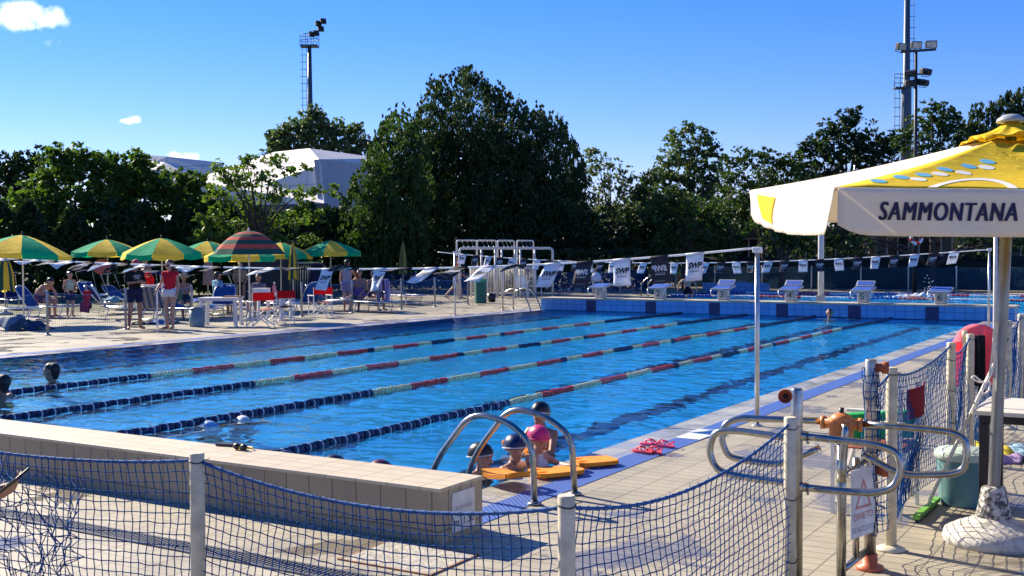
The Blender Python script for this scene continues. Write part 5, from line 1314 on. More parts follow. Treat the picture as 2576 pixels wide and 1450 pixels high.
swimmer('child in pink swim cap leaning on the coping by the ladder', at(1376, 1176) + np.array([-.12, .05, 0]), .215, rad(-85), 1.25, SKIN_L, ('swimcap', CAP_P), (.5, 1, -.3), {'elbL': (-.26, .16, 1.30), 'wriL': (-.12, .38, 1.32), 'elbR': (.26, .14, 1.30), 'wriR': (.2, .38, 1.30)}, 1.2, .0085, extra='pink', wear=[('swimsuit', WHITEC, ['belly', 'chest'], .008)], handn={'L': (0, 0, -1), 'R': (0, 0, -1)})
kb = swimmer('boy in black cap and blue goggles standing in the water behind the other children', at(1362, 1128), .31, face_to(at(1362, 1128), CAMXY) + rad(-40), 1.34, SKIN_M, ('swimcap', CAP_K), (-.25, 1, -.05), {'elbL': (-.27, .14, 1.22), 'wriL': (-.2, .38, 1.20), 'elbR': (.22, .16, 1.24), 'wriR': (-.02, .38, 1.22)}, 1.12, .0085)
swimmer('swimmer with black cap just showing over the end wall', atY(842, 1165, .45), .135, rad(180), 1.6, SKIN_L, ('swimcap', CAP_K), (0, 1, 0))
swimmer('swimmer with maroon cap just showing over the end wall', atY(958, 1172, .45), .14, rad(180), 1.6, SKIN_L, ('swimcap', CAP_M), (0, 1, 0))
swimmer('swimmer hanging on the end wall with one hand over its edge', atY(720, 1160, .55), .10, rad(180), 1.62, SKIN_L, ('swimcap', CAP_N), (0, 1, 0), {'elbL': (-.30, .22, 1.52), 'wriL': (-.26, .46, 1.78), 'elbR': (.3, .1, 1.3), 'wriR': (.25, .3, 1.2)}, handn={'L': (0, 0, -1), 'R': (0, 0, -1)})
swimmer('swimmer in pale blue cap under the third lane rope', at(527, 1066), -.10, rad(100), 1.65, SKIN_L, ('swimcap', CAP_B))
swimmer('swimmer in white cap touching the third lane rope', at(611, 1052), -.105, rad(60), 1.65, SKIN_L, ('swimcap', CAP_W))
swimmer('dark-haired swimmer beyond the farthest lane rope near the picture edge', at(72, 972) + np.array([-.1, .45, 0]), .14, rad(140), 1.72, SKIN_M, ('short', HAIR_D), (.4, 1, -.1), wear=[('shirt', BLACKC, ['belly', 'chest', 'shoulders'], .01)])
swimmer('swimmer with wet shoulders in front of the farthest lane rope at the picture edge', at(6, 1000), .16, rad(120), 1.75, SKIN_M, ('short', HAIR_D), (.2, 1, 0), {'shoL': (-.19, 0, 1.45), 'shoR': (.19, 0, 1.45)})
swimmer('lone swimmer coming down lane five near the far wall', at(2087, 801), .13, face_to(at(2087, 801), CAMXY), 1.72, SKIN_M, ('short', HAIR_D), (0, 1, 0), {'elbL': (-.5, .1, 1.44), 'wriL': (-.8, .2, 1.42)}, wear=[('swimsuit', WHITEC, ['belly', 'chest', 'shoulders'], .01)])
swimmer('swimmer splashing along in the second pool', at(2322, 749), .06, rad(90), 1.75, SKIN_L, ('swimcap', CAP_W), (0, 1, 0), {'elbL': (-.3, .2, 1.6), 'wriL': (-.25, .45, 1.62)})
FOAMW = MAT('white_foam_spray', (.80, .85, .88), rough=.5)
p = at(2302, 748); mb = MB()
for k in range(150):
    c = RNG.normal(0, 1, 3) * np.array([.42, .3, .07]); s = .012 + .04 * RNG.random()
    mb.ell((c[0], c[1], abs(c[2]) + .0), (s * 1.6, s, s * .7), 5)
for k in range(40):
    c = RNG.normal(0, 1, 3) * np.array([.15, .15, .28]); mb.ell((c[0] + .5, c[1], abs(c[2]) + .1), (.014, .014, .02), 5)
o = mb.build('splash', FOAMW); o.location = p; o['kind'] = 'stuff'; tag(o, 'white splash behind the swimmer in the second pool', 'splash')

# --- someone out of the frame whose hand and phone reach into it
hp_ = Vector(dep(30, 1225, 3.5)); J = stand()
J.update(elbR=(.20, .20, 1.05), wriR=(.08, .44, 1.13), elbL=(-.25, .0, 1.13), wriL=(-.26, .06, .9), hea=(0, .08, 1.58))
bx_ = hp_ - Vector((RT[0], RT[1], 0)) * .46 - Vector((0, 0, hp_.z)); rzp = math.atan2(RT[1], RT[0]) - math.pi / 2
k_ = 1.7 / 1.75; base_z = 0.0
wr = Matrix.Rotation(rzp, 3, 'Z') @ (Vector(J['wriR']) * k_)
loc = Vector((hp_.x - wr.x, hp_.y - wr.y, 0)) - Vector((RT[0], RT[1], 0)) * .115
dzp = (hp_.z - .03 - wr.z) / k_
J['wriR'] = tuple(np.array(J['wriR']) + [0, 0, dzp]); J['elbR'] = tuple(np.array(J['elbR']) + [0, 0, dzp * .5])
person('person at the picture edge, only a hand holding up a phone in view', loc, rzp, 1.7, J, SKIN_M, [('shirt', NAVYC, TS, .014), ('shorts', BLACKC, SHORTS, .02)], ('short', HAIR_B), None, (0, .9, -.4), vox=.009, handn={'R': (-.6, 0, .8)}, curl=.8)
t = thing('phone', 'black phone held in the hand at the picture edge', 'phone', Vector(dep(20, 1222, 3.45)))
ax_ = (Vector(dep(72, 1186, 3.42)) - Vector(dep(-25, 1262, 3.48))).normalized(); nn_ = Vector((-FW[0] * .3, -FW[1] * .3, .95)); nn_ = (nn_ - ax_ * nn_.dot(ax_)).normalized(); Rp = Matrix((ax_, nn_.cross(ax_), nn_)).transposed()
mb = MB(); mb.box((0, 0, 0), (.15, .072, .009), R=Rp, bev=.003); mb.build('case', BLACK_PLASTIC, t)
mb = MB(); mb.box(nn_ * .0052, (.14, .064, .001), R=Rp); mb.build('screen', MAT('dark_glass', (.01, .01, .012), rough=.08), t)
# ---------------------------------------------------------------- parasols on the sunbathing side
UG = CLOTH('green_parasol_cloth', (.004, .40, .20), trans=.35, wrinkle=.4); UY = CLOTH('yellow_parasol_cloth_b', (.88, .64, .08), trans=.4, wrinkle=.4)
UR = CLOTH('red_stripe_cloth', (.52, .10, .07), trans=.25); UD = CLOTH('dark_green_stripe_cloth', (.02, .10, .08), trans=.2)
def beach_parasol(lab, p, ztop, zedge, r, rz, colors, n=8, dome=.22, tilt=(0, 0), val=.16, group='open parasols over the loungers', striped=False, wind=.3, hi=0):
    t = thing('beach_parasol', lab, 'parasol', p, rz, group)
    T = Matrix.Rotation(tilt[0], 3, 'X') @ Matrix.Rotation(tilt[1], 3, 'Y')
    def S(a, q):
        rr = r * q; sc_ = 1 - .06 * abs(math.sin(a * n / 2)) * q
        z = ztop + (zedge - ztop) * (q ** (2.0 if striped else 1.35)) - (0 if striped else .04 * abs(math.sin(a * n / 2)) * q)
        return Vector((0, 0, ztop)) + T @ (Vector((math.cos(a) * rr * sc_, math.sin(a) * rr * sc_, z)) - Vector((0, 0, ztop)))
    for k in range(n):
        a0, a1 = 2 * math.pi * k / n, 2 * math.pi * (k + 1) / n
        mb = MB()
        if striped:
            for b in range(8):
                mb.grid(lambda u, v: S(a0 + (a1 - a0) * (1 - u), .02 + .98 * (b + v) / 8), 5, 2, mi=b % 2)
            mb.build('canopy_panel', [UR, UD], t)
        else:
            mb.grid(lambda u, v: S(a0 + (a1 - a0) * (1 - u), .02 + .98 * v), 6, 8)
            ph = random.random() * 6; sw = wind * random.random()
            dr = Vector((math.cos((a0 + a1) / 2), math.sin((a0 + a1) / 2), 0))
            mb.grid(lambda u, v: S(a0 + (a1 - a0) * (1 - u), 1) + Vector((0, 0, -val * v)) + dr * (sw * val * v + .02 * math.sin(7 * u + ph) * v), 6, 3)
            mb.build('canopy_panel', colors[k % len(colors)], t)
    mb = MB(); mb.lathe([(.022, 0.02), (.022, ztop + .02), (.018, ztop + .03)], n=10); mb.build('pole', WHITE_PAINT, t)
    mb = MB(); mb.lathe([(.0, ztop - .01), (.04, ztop), (.03, ztop + .04), (.012, ztop + .08), (0, ztop + .09)], n=10); mb.build('finial', DARK_METAL if not striped else WHITE_PLASTIC, t)
    mb = MB(); mb.lathe([(.22, 0), (.22, .05), (.06, .09), (.035, .22), (.0, .22)], n=16); mb.build('base', CONCB, t)
    for k in range(n):
        a = 2 * math.pi * k / n
        if k % 2 == 0: mb = MB(); mb.tube([Vector((0, 0, ztop - .45)), S(a, .55) - Vector((0, 0, .02)), S(a, .98) - Vector((0, 0, .015))], .006, 5); mb.build('rib', WHITE_PAINT, t)
    return t
GY = [UY, UG]
def closed_parasol(lab, p, h, r, cols, rz=0):
    t = thing('closed_parasol', lab, 'parasol', p, rz, 'folded parasols')
    mb = MB(); mb.lathe([(.022, .02), (.022, h - .02)], n=8); mb.build('pole', WHITE_PAINT, t)
    for k in range(8):
        a0, a1 = 2 * math.pi * k / 8, 2 * math.pi * (k + 1) / 8
        def P(u, v):
            a = a0 + (a1 - a0) * (1 - u); rr = r * (.12 + .85 * math.sin(min(1, v * 1.1) * 1.9) ** 1.1 - .15 * v) * (1 + .22 * math.sin(a * 8)) + (.6 * r * max(0, v - .78) * 2)
            return (math.cos(a) * rr, math.sin(a) * rr, h - v * h * .62 - (.05 * math.sin(a * 3) if v > .9 else 0))
        mb = MB(); mb.grid(P, 4, 12); mb.build('folded_cloth', cols[k % len(cols)], t)
    mb = MB(); mb.lathe([(.03, h - .03), (.02, h + .03), (0, h + .05)], n=8); mb.build('finial', DARK_METAL, t)
    mb = MB(); mb.lathe([(.22, 0), (.22, .05), (.06, .09), (.035, .2), (0, .2)], n=14); mb.build('base', CONCB, t)
    return t
beach_parasol('green and yellow parasol nearest the picture edge, its orange flap hanging low', at(60, 816), 2.33, 1.86, 1.22, rad(10), GY, tilt=(rad(-3), rad(3)))
beach_parasol('green and yellow parasol with a pink bag hanging beneath it', gnd(271, 39), 2.36, 1.93, 1.2, rad(20), GY)
beach_parasol('green and yellow parasol behind the woman in red, flap blown outwards', gnd(408, 33), 2.30, 1.87, 1.14, rad(35), GY, wind=1.2, tilt=(rad(3), 0))
beach_parasol('green and yellow parasol half hidden between its neighbour and the striped one', gnd(523, 42), 2.33, 1.88, 1.2, rad(12), GY)
beach_parasol('dark green and red striped round parasol standing taller than the others', at(628, 807), 2.44, 1.80, .98, 0, GY, n=10, val=0, striped=True)
beach_parasol('green and yellow parasol directly behind the striped one', gnd(603, 36.5), 2.16, 1.76, 1.15, rad(33), GY)
beach_parasol('green and yellow parasol just behind the folded parasol', gnd(707, 43), 2.28, 1.82, 1.2, rad(5), GY)
beach_parasol('green and yellow parasol above the woman in the grey vest', gnd(832, 44), 2.36, 1.92, 1.2, rad(28), GY)
OLIVE = CLOTH('olive_yellow_cloth', (.36, .32, .07), trans=.2); OLIVEG = CLOTH('olive_green_cloth', (.12, .17, .08), trans=.2)
closed_parasol('folded green and yellow parasol beside the stacked folded loungers', gnd(738, 42), 2.30, .17, [UD, UY])
closed_parasol('folded olive yellow parasol standing alone before the dark hedge', gnd(1014, 52), 2.42, .19, [OLIVEG, OLIVE])
closed_parasol('folded green parasol at the picture edge', gnd(12, 34), 1.9, .25, [UD, UY])

# ---------------------------------------------------------------- loungers
F_BLUE = CLOTH('blue_sling_fabric', (.02, .09, .33), trans=.15, var=.15); F_NAVY = CLOTH('navy_sling_fabric', (.012, .022, .09), trans=.1); F_GREEN = CLOTH('green_sling_fabric', (.01, .10, .06), trans=.15)
F_STRIPE = CLOTH('striped_sling_fabric', (.07, .10, .16), trans=.1, stripe=(0, .16, (.30, .26, .24)))
def lounger(lab, p, rz, fab, back=35, canopy=None, cang=10):
    t = thing('sun_lounger', lab, 'sun lounger', p, rz, 'sun loungers on the paved deck')
    for s in (-1, 1):
        mb = MB(); mb.tube([(s * .32, -1.0, .34), (s * .32, .35, .34)], .016, 6); mb.build('side_rail', ALU, t)
        for y in (-.72, .25): mb = MB(); mb.tube(bez([(s * .32, y, .34), (s * .30, y + .06, .17), (s * .32, y + .12, 0)], 3), .014, 6); mb.build('leg', ALU, t)
    mb = MB(); mb.tube([(-.32, -1.0, .34), (.32, -1.0, .34)], .016, 6); mb.build('cross_bar', ALU, t)
    for y in (-.64, .33): mb = MB(); mb.tube([(-.30, y, .05), (.30, y, .05)], .01, 5); mb.build('cross_bar', ALU, t)
    mb = MB(); mb.sheet(lambda u, v: (-.305 + .61 * u, -.99 + 1.33 * v, .345 - .03 * math.sin(math.pi * u)), 6, 6, .006); mb.build('seat', fab, t)
    b = rad(back); c_, s_ = math.cos(b), math.sin(b)
    mb = MB(); mb.sheet(lambda u, v: (-.305 + .61 * u, .35 + .68 * v * c_ + .025 * math.sin(math.pi * u) * s_, .35 + .68 * v * s_ - .025 * math.sin(math.pi * u) * c_), 6, 5, .006); o = mb.build('backrest', fab, t)
    mb = MB(); mb.tube(bez([(-.32, .35, .34), (-.32, .35 + .72 * c_, .34 + .72 * s_), (.32, .35 + .72 * c_, .34 + .72 * s_), (.32, .35, .34)], 4), .015, 6); mb.build('back_frame', ALU, t)
    if canopy is not None:
        y0, z0 = .35 + .62 * c_, .34 + .62 * s_
        mb = MB(); ca = rad(cang)
        mb.sheet(lambda u, v: (-.33 + .66 * u, y0 - .45 * v * math.cos(ca), z0 + .42 + .16 * math.sin(ca * 2) * v + .05 * math.sin(math.pi * v)), 4, 6, .005); mb.build('sun_canopy', canopy, t)
        for s in (-1, 1): mb = MB(); mb.tube([(s * .33, .45, .36), (s * .335, y0, z0 + .42), (s * .33, y0 - .45 * math.cos(ca), z0 + .42 + .16 * math.sin(ca * 2))], .011, 5); mb.build('canopy_arm', ALU, t)
    return t
LG = [
 ('blue lounger with raised back at the picture edge, a dark bag beneath it', at(6, 808), rad(150), F_BLUE, 62, None),
 ('blue lounger carrying the bending bather', at(112, 800), rad(115), F_BLUE, 55, None),
 ('navy lounger with canopy behind the bending bather', at(30, 778), rad(70), F_NAVY, 40, F_NAVY),
 ('navy lounger with high back behind the child in dark shorts', at(285, 788), rad(128), F_NAVY, 48, None),
 ('lounger shaded by a green fabric canopy', at(322, 778), rad(100), F_BLUE, 40, F_GREEN),
 ('blue lounger with a yellow towel and a round blue cushion on it', at(300, 803), rad(140), F_BLUE, 60, None),
 ('big striped lounger with its back raised beside the man in black', at(395, 806), rad(-150), F_STRIPE, 58, F_NAVY),
 ('navy lounger with tilted canopy behind the bather in the straw hat', at(505, 782), rad(170), F_NAVY, 35, F_NAVY),
 ('blue lounger under the seated bather in the straw hat', at(470, 806), rad(95), F_BLUE, 20, None),
 ('blue lounger under the bather in the light blue towel', at(552, 796), rad(30), F_BLUE, 55, None),
 ('navy lounger with a dark canopy beside the striped parasol pole', at(615, 786), rad(100), F_NAVY, 40, F_NAVY),
 ('blue lounger behind the red director chairs', at(690, 790), rad(80), F_BLUE, 30, None),
 ('blue lounger with steep back facing the folded parasol', at(760, 785), rad(-100), F_BLUE, 58, None),
 ('pale patterned lounger beside the woman in the grey vest', at(838, 783), rad(110), F_STRIPE, 45, None),
 ('lounger topped with a bright blue canopy', at(918, 768), rad(75), F_NAVY, 45, F_BLUE),
 ('low grey lounger under the two seated bathers', at(930, 786), rad(85), F_NAVY, 8, None),
 ('empty lounger standing alone near the lone folded parasol', at(1015, 766), rad(70), F_NAVY, 12, None),
 ('blue lounger in the back row behind the striped lounger', at(430, 770), rad(60), F_BLUE, 40, F_NAVY),
 ('blue lounger in the back row under the second parasol', at(240, 764), rad(80), F_BLUE, 42, F_NAVY),
]
for a in LG: lounger(*a)
# stack of folded loungers against the dark cabin
for k in range(9):
    p = gnd(748 + 6.2 * k, 44.5)
    t = thing('folded_lounger', 'folded lounger leaning upright in the row beside the dark cabin', 'folded lounger', p, rad(-30 + random.uniform(-8, 8)), 'folded loungers leaning in a row')
    mb = MB(); mb.tube(bez([(-.02, -.3, .02), (.10, -.3, 1.5), (.10, .3, 1.5), (-.02, .3, .02)], 3), .02, 6); mb.build('frame', ALU, t)
    mb = MB(); mb.sheet(lambda u, v: (-.0 + .095 * (1 - v), -.28 + .56 * u, .1 + 1.35 * (1 - v)), 2, 4, .02); mb.build('sling', F_NAVY, t)
CABIN = MAT('dark_grey_cabin_paint', (.03, .034, .04), rough=.7, var=.2)
p = gnd(665, 48); t = thing('cabin', 'dark grey changing cabin behind the striped parasol', 'cabin', p, rad(-31))
mb = MB(); mb.box((0, 0, 1.15), (3.0, 1.6, 2.3)); mb.build('wall', CABIN, t); mb = MB(); mb.box((0, 0, 2.34), (3.3, 1.9, .08)); mb.build('roof', DARK_METAL, t); mb = MB(); mb.box((.6, -.81, 1.0), (.8, .03, 2.0)); mb.build('door', MAT('cabin_door', (.05, .055, .06), rough=.6), t)

# ---------------------------------------------------------------- tables and red chairs on the pool side
T_W = MAT('white_resin_table', (.66, .65, .66), rough=.4, var=.06)
def resin_table(lab, c, rz, w, d, h):
    t = thing('resin_table', lab, 'table', c, rz, 'white resin tables')
    mb = MB(); mb.box((0, 0, h - .02), (w, d, .035), bev=.01); mb.box((0, 0, h - .06), (w - .08, d - .08, .05)); mb.build('table_top', T_W, t)
    for sx in (-1, 1):
        for sy in (-1, 1): mb = MB(); mb.beam((sx * (w / 2 - .06), sy * (d / 2 - .06), 0), (sx * (w / 2 - .08), sy * (d / 2 - .08), h - .06), .075, .075); mb.build('leg', T_W, t)
    return t
tb = (np.array(at(562, 824)) + np.array(at(514, 821)) + np.array(at(598, 819)) + np.array(at(553, 816))) / 4
resin_table('white resin table with a brown tray beside the blue grey bin', tb, rad(31), 1.0, .72, .72)
t = thing('tray', 'brown tray lying on the white resin table', 'tray', (tb[0] + .2, tb[1] + .2, .722), rad(31)); mb = MB(); mb.box((0, 0, .012), (.46, .34, .02), bev=.006); mb.box((0, 0, .024), (.42, .30, .006)); mb.build('board', MAT('brown_wood', (.24, .10, .04), rough=.6), t)
tb2 = at(700, 806); resin_table('white resin table behind the pair of red chairs, a bottle on it', tb2 + np.array([-.6, .5, 0]), rad(20), .8, .8, .72)
t = thing('bottle', 'pink bottle standing on the table behind the red chairs', 'bottle', (tb2[0] - .6, tb2[1] + .5, .722)); mb = MB(); mb.lathe([(.045, 0), (.05, .03), (.045, .18), (.02, .24), (.02, .27), (0, .27)], n=12); mb.build('bottle_body', MAT('pink_plastic', (.55, .16, .20), rough=.3), t); mb = MB(); mb.lathe([(.022, .265), (.022, .30), (0, .30)], n=10); mb.build('cap', WHITE_PLASTIC, t)
t = thing('box', 'white box lying on the table behind the red chairs', 'box', (tb2[0] - .95, tb2[1] + .35, .722), rad(25)); mb = MB(); mb.box((0, 0, .06), (.42, .3, .12), bev=.01); mb.build('carton', WHITE_PLASTIC, t); mb = MB(); mb.box((0, 0, .123), (.43, .31, .02)); mb.build('lid', WHITE_PLASTIC, t)
CRG = 'red director chairs along the fence'
director_chair(at(655, 823), face_to(at(655, 823), CAMXY) + rad(200), 'red director chair next to the white resin table', CH_R, CH_S, group=CRG)
director_chair(at(706, 814), face_to(at(706, 814), CAMXY) + rad(215), 'red director chair in the middle, a bottle showing behind its back', CH_R, CH_S, group=CRG)
director_chair(at(806, 799), face_to(at(806, 799), CAMXY) + rad(200), 'red director chair apart from the pair, beside a fence post', CH_R, CH_S, group=CRG)
bp_ = at(496, 822); t = thing('waste_bin', 'blue grey round bin beside the white resin table', 'bin', bp_)
mb = MB(); mb.lathe([(.17, 0), (.185, .02), (.195, .42)], n=20); mb.build('bin_body', MAT('blue_grey_plastic', (.14, .24, .31), rough=.45), t); mb = MB(); mb.lathe([(.2, .42), (.2, .46), (.0, .5)], n=20); mb.build('lid', MAT('blue_grey_lid', (.10, .18, .24), rough=.45), t)
bp_ = at(1209, 763); t = thing('drum_bin', 'tall ribbed dark green drum bin before the showers', 'bin', bp_)
prof = [(.205, 0)]
for k in range(14): prof += [(.225, .02 + k * .057), (.225, .045 + k * .057), (.212, .055 + k * .057)]
prof += [(.215, .86)]
mb = MB(); mb.lathe(prof, n=24); mb.build('drum', MAT('dark_green_plastic', (.008, .11, .075), rough=.4), t); mb = MB(); mb.sheet(lambda u, v: ((.222 + .012 * math.sin(12 * u * 6.28)) * math.cos(6.283 * u), (.222 + .012 * math.sin(12 * u * 6.28)) * math.sin(6.283 * u), .90 - .12 * v - .03 * math.sin(9 * u)), 40, 4, .004); mb.build('bin_liner', MAT('green_bag_plastic', (.03, .30, .17), rough=.3), t)
p = at(1224, 761) + np.array([0, .35, 0]); t = thing('bucket', 'small dark bucket tucked behind the green drum bin', 'bucket', p); mb = MB(); mb.lathe([(.14, 0), (.17, .32), (.165, .32), (.13, .02)], n=18); mb.build('pail', BLACK_PLASTIC, t); mb = MB(); mb.tube(bez([(-.17, 0, .31), (-.15, 0, .5), (.15, 0, .5), (.17, 0, .31)], 4), .006, 5); mb.build('handle', GREY_METAL, t)
# bags, towels and small things among the loungers
pile('bag_heap', 'dark bag and clothes heaped under the lounger at the picture edge', 'bag', at(38, 830), .5, .32, [F_NAVY, CLOTH('charcoal_cloth', (.05, .05, .06), 0), CLOTH('blue_grey_cloth', (.14, .2, .26), 0)], 2)
pile('clothes_pile', 'yellow towel and blue cushion heaped on the lounger beside the fence', 'towel', at(288, 790) + np.array([0, 0, .36]), .42, .18, [CLOTH('ochre_cloth', (.48, .34, .06), .05), CLOTH('powder_blue_cloth', (.18, .34, .44), .05)], 3)
pile('clothes_pile', 'dark blue clothes lying under the striped lounger', 'clothes', at(395, 816), .5, .12, [NAVYC, CLOTH('mid_blue_cloth', (.06, .14, .34), 0)], 6)
pile('clothes_pile', 'blue and white towels on the lounger behind the white resin table', 'towel', at(525, 790) + np.array([0, 0, .36]), .45, .12, [CLOTH('royal_blue_cloth', (.03, .09, .40), 0), WHITEC], 8)
drape('towel', 'maroon towel hanging from the lounger behind the child', 'towel', at(165, 803) + np.array([.3, .4, 0]), at(180, 803) + np.array([.3, .4, 0]), .78, .45, .3, .05, CLOTH('crimson_cloth', (.36, .02, .05), .1), 1.5, .03)
drape('towel', 'dark pink striped towel hanging off the navy lounger', 'towel', at(205, 800), at(228, 801), .42, .30, .2, .04, CLOTH('magenta_stripe_cloth', (.32, .03, .10), .1, stripe=(0, .1, (.12, .02, .06))), 1.5, .02)
drape('towel', 'grey striped towel hanging over the fence between two posts', 'towel', at(942, 788), at(952, 787), 1.0, .78, .4, .05, CLOTH('grey_stripe_towel', (.36, .34, .40), .1, stripe=(0, .08, (.16, .14, .22))), 2, .03)
drape('towel', 'lilac striped towel hanging over the fence next to the grey one', 'towel', at(962, 786), at(976, 784), 1.0, .76, .4, .05, CLOTH('lilac_stripe_towel', (.46, .38, .60), .1, stripe=(0, .1, (.22, .18, .36))), 2, .03)
p = gnd(268, 38.5); t = thing('bag', 'pink bag hanging from the second parasol', 'bag', p + np.array([-.1, -.1, 1.25])); mb = MB(); mb.ell((0, 0, .15), (.42, .2, .27), 14); mb.build('sack', CLOTH('rose_cloth', (.50, .13, .16), .1), t); mb = MB(); mb.tube(bez([(-.2, 0, .35), (-.05, 0, .62), (.05, 0, .62), (.2, 0, .35)], 4), .015, 6); mb.build('handle', CLOTH('rose_strap', (.42, .1, .13), 0), t)
p = gnd(529, 41); t = thing('hanging_cloth', 'pale flowered dress hanging under the half hidden parasol', 'garment', p + np.array([0, -.1, .9])); mb = MB(); mb.sheet(lambda u, v: (-.2 - .1 * v + (.4 + .2 * v) * u, .05 * math.sin(9 * u), .75 - .95 * v), 14, 8, .006); mb.build('cloth', CLOTH('pale_floral_cloth', (.36, .24, .22), .1, scale=30), t)
p = at(385, 806); t = thing('bag', 'small red bag standing on the tray by the man in black', 'bag', dep(373, 700, 27.6)); mb = MB(); mb.box((0, 0, -.06), (.30, .14, .20), bev=.04); mb.build('pouch', CH_R, t); mb = MB(); mb.tube(bez([(-.11, 0, .03), (-.08, 0, .13), (.08, 0, .13), (.11, 0, .03)], 4), .016, 6); mb.build('handle', CH_R, t)
q = dep(373, 700, 27.6); t = thing('side_table', 'small white side table under the red bag', 'table', (q[0], q[1], 0)); mb = MB(); mb.box((0, 0, q[2] - .18), (.75, .4, .03), bev=.008); mb.build('table_top', T_W, t)
for sx in (-1, 1): mb = MB(); mb.beam((sx * .3, 0, 0), (sx * .3, 0, q[2] - .19), .03, .03); mb.build('leg', ALU, t)

# ---------------------------------------------------------------- showers and barrier
def s5(x, y): return ((1700 + x / 3.918) / 1.58385, (930 + y / 3.918) / 1.58385)
SL = at(*s5(517, 1035)); SR = at(*s5(1968, 992)); dS = Vector(SR - SL); dS.z = 0; LS = dS.length; dS.normalize()
t = thing('shower_pipe_frame', 'long white pipe frame of the showers', 'pipe rail', SL)  # wide lower pipe frame of the showers, on its own uprights
mb = MB(); h = 2.03; mb.tube(bez([(0, 0, 0), (0, 0, h), dS * LS + Vector((0, 0, h)), dS * LS], 5, .16), .05, 10); mb.build('main_pipe', WHITE_PAINT, t)
for f in (.225, .37, .44, .585, .64, .80): mb = MB(); mb.tube([dS * (LS * f), dS * (LS * f) + Vector((0, 0, h - .03))], .042, 8); mb.build('upright', WHITE_PAINT, t)
hx_ = [(648, 952), (958, 1260), (1280, 1545), (1590, 1857)]
nb = Vector((-dS.y, dS.x, 0)); nb = nb if nb.dot(Vector((FW[0], FW[1], 0))) > 0 else -nb
for k, (xa, xb) in enumerate(hx_):
    fa, fb = (xa - 517) / 1451 * LS, (xb - 517) / 1451 * LS; o_ = Vector(SL) + nb * .9 + dS * fa; L = fb - fa
    t = thing('shower_hoop', 'white pipe shower hoop with three heads, %s' % ['first from the flag post', 'sharing its upright with the first', 'next to the widest gap between hoops', 'nearest the dark teal fence'][k], 'shower', o_, group='shower hoops in a row')
    mb = MB(); mb.tube(bez([(0, 0, 0), (0, 0, 2.36), dS * L + Vector((0, 0, 2.36)), dS * L], 4, .10), .035, 8); mb.build('hoop', WHITE_PAINT, t)
    for f in (.28, .52, .76):
        mb = MB(); c = dS * (L * f) + Vector((0, 0, 2.34)); mb.tube(bez([c, c + Vector((0, 0, -.14)) - nb * .05, c + Vector((0, 0, -.2)) - nb * .12], 3), .012, 6); mb.lathe([(.02, .05), (.06, 0), (.0, 0)], c + Vector((0, 0, -.26)) - nb * .15, 10); mb.build('shower_head', STEEL, t)
BL, BR = at(*s5(690, 1000)), at(*s5(1700, 985)); dB_ = Vector(BR - BL); dB_.z = 0; LB = dB_.length; dB_.normalize()
t = thing('barrier', 'white railing of thin upright bars behind the shower frame', 'railing', BL)
mb = MB(); mb.tube([(0, 0, 1.22), dB_ * LB + Vector((0, 0, 1.22))], .04, 8); mb.tube([(0, 0, .15), dB_ * LB + Vector((0, 0, .15))], .03, 8)
for k in range(44): mb.tube([dB_ * (LB * k / 43) + Vector((0, 0, .12)), dB_ * (LB * k / 43) + Vector((0, 0, 1.2))], .014, 5)
mb.build('bars', WHITE_PAINT, t)
for k in range(5): mb = MB(); mb.tube([dB_ * (LB * k / 4), dB_ * (LB * k / 4) + Vector((0, 0, 1.24))], .035, 8); mb.build('post', WHITE_PAINT, t)
def plastic_chair(lab, p, rz):
    t = thing('plastic_chair', lab, 'chair', p, rz, 'white plastic chairs by the railing')
    mb = MB(); mb.box((0, 0, .43), (.48, .46, .03), bev=.01); mb.build('seat', WHITE_PLASTIC, t)
    mb = MB(); mb.sheet(lambda u, v: (-.24 + .48 * u, .22 + .10 * v - .04 * math.sin(math.pi * u), .45 + .42 * v), 6, 4, .02); mb.build('backrest', WHITE_PLASTIC, t)
    for sx in (-1, 1):
        mb = MB(); mb.beam((sx * .25, -.2, .64), (sx * .25, .24, .66), .04, .025); mb.build('armrest', WHITE_PLASTIC, t)
        for sy in (-1, 1): mb = MB(); mb.beam((sx * .25, sy * .22, 0), (sx * .22, sy * .19, .43 if sy > 0 else .64), .035, .035); mb.build('leg', WHITE_PLASTIC, t)
plastic_chair('white plastic chair near the railing, closer to the drum bin', at(1312, 748), rad(40)); plastic_chair('white plastic chair at the railing end by the fence', at(1345, 745), rad(-30))
p = gnd(1500, 46.5); t = thing('bag', 'white drawstring bag hanging on the fence above the first starting block', 'bag', p + np.array([0, 0, .62])); mb = MB(); mb.lathe([(0, 0), (.16, .01), (.22, .10), (.20, .25), (.10, .38), (.06, .42), (.09, .47)], n=14); mb.build('sack', WHITEC, t); mb = MB(); mb.tube([(.0, 0, .42), (0, 0, .56)], .012, 5); mb.build('string', CORD, t)
t = thing('lifebuoy_crate', 'two pale blue jerrycans stacked side by side by the screen', 'jerrycan', (atY(1853, 729, 46.6)[0], 46.6, 0)); mb = MB()
for s in (-1, 1): mb = MB(); mb.box((s * .24, 0, .22), (.44, .3, .44), bev=.06); mb.build('can', MAT('pale_blue_plastic_%d' % s, (.20, .28, .38), rough=.4), t)
t.name = 'jerrycan'
mb = MB(); t = thing('low_pool_wall', 'low light blue raised end wall of the second pool', 'wall', (-15.4, 45.4, 0)); mb.box((1.2, .25, .17), (3.2, .5, .34)); mb.build('wall_body', WALL_BLUE, t); mb = MB(); mb.box((1.2, .25, .355), (3.24, .54, .03)); mb.build('coping', WALL_BLUE, t)
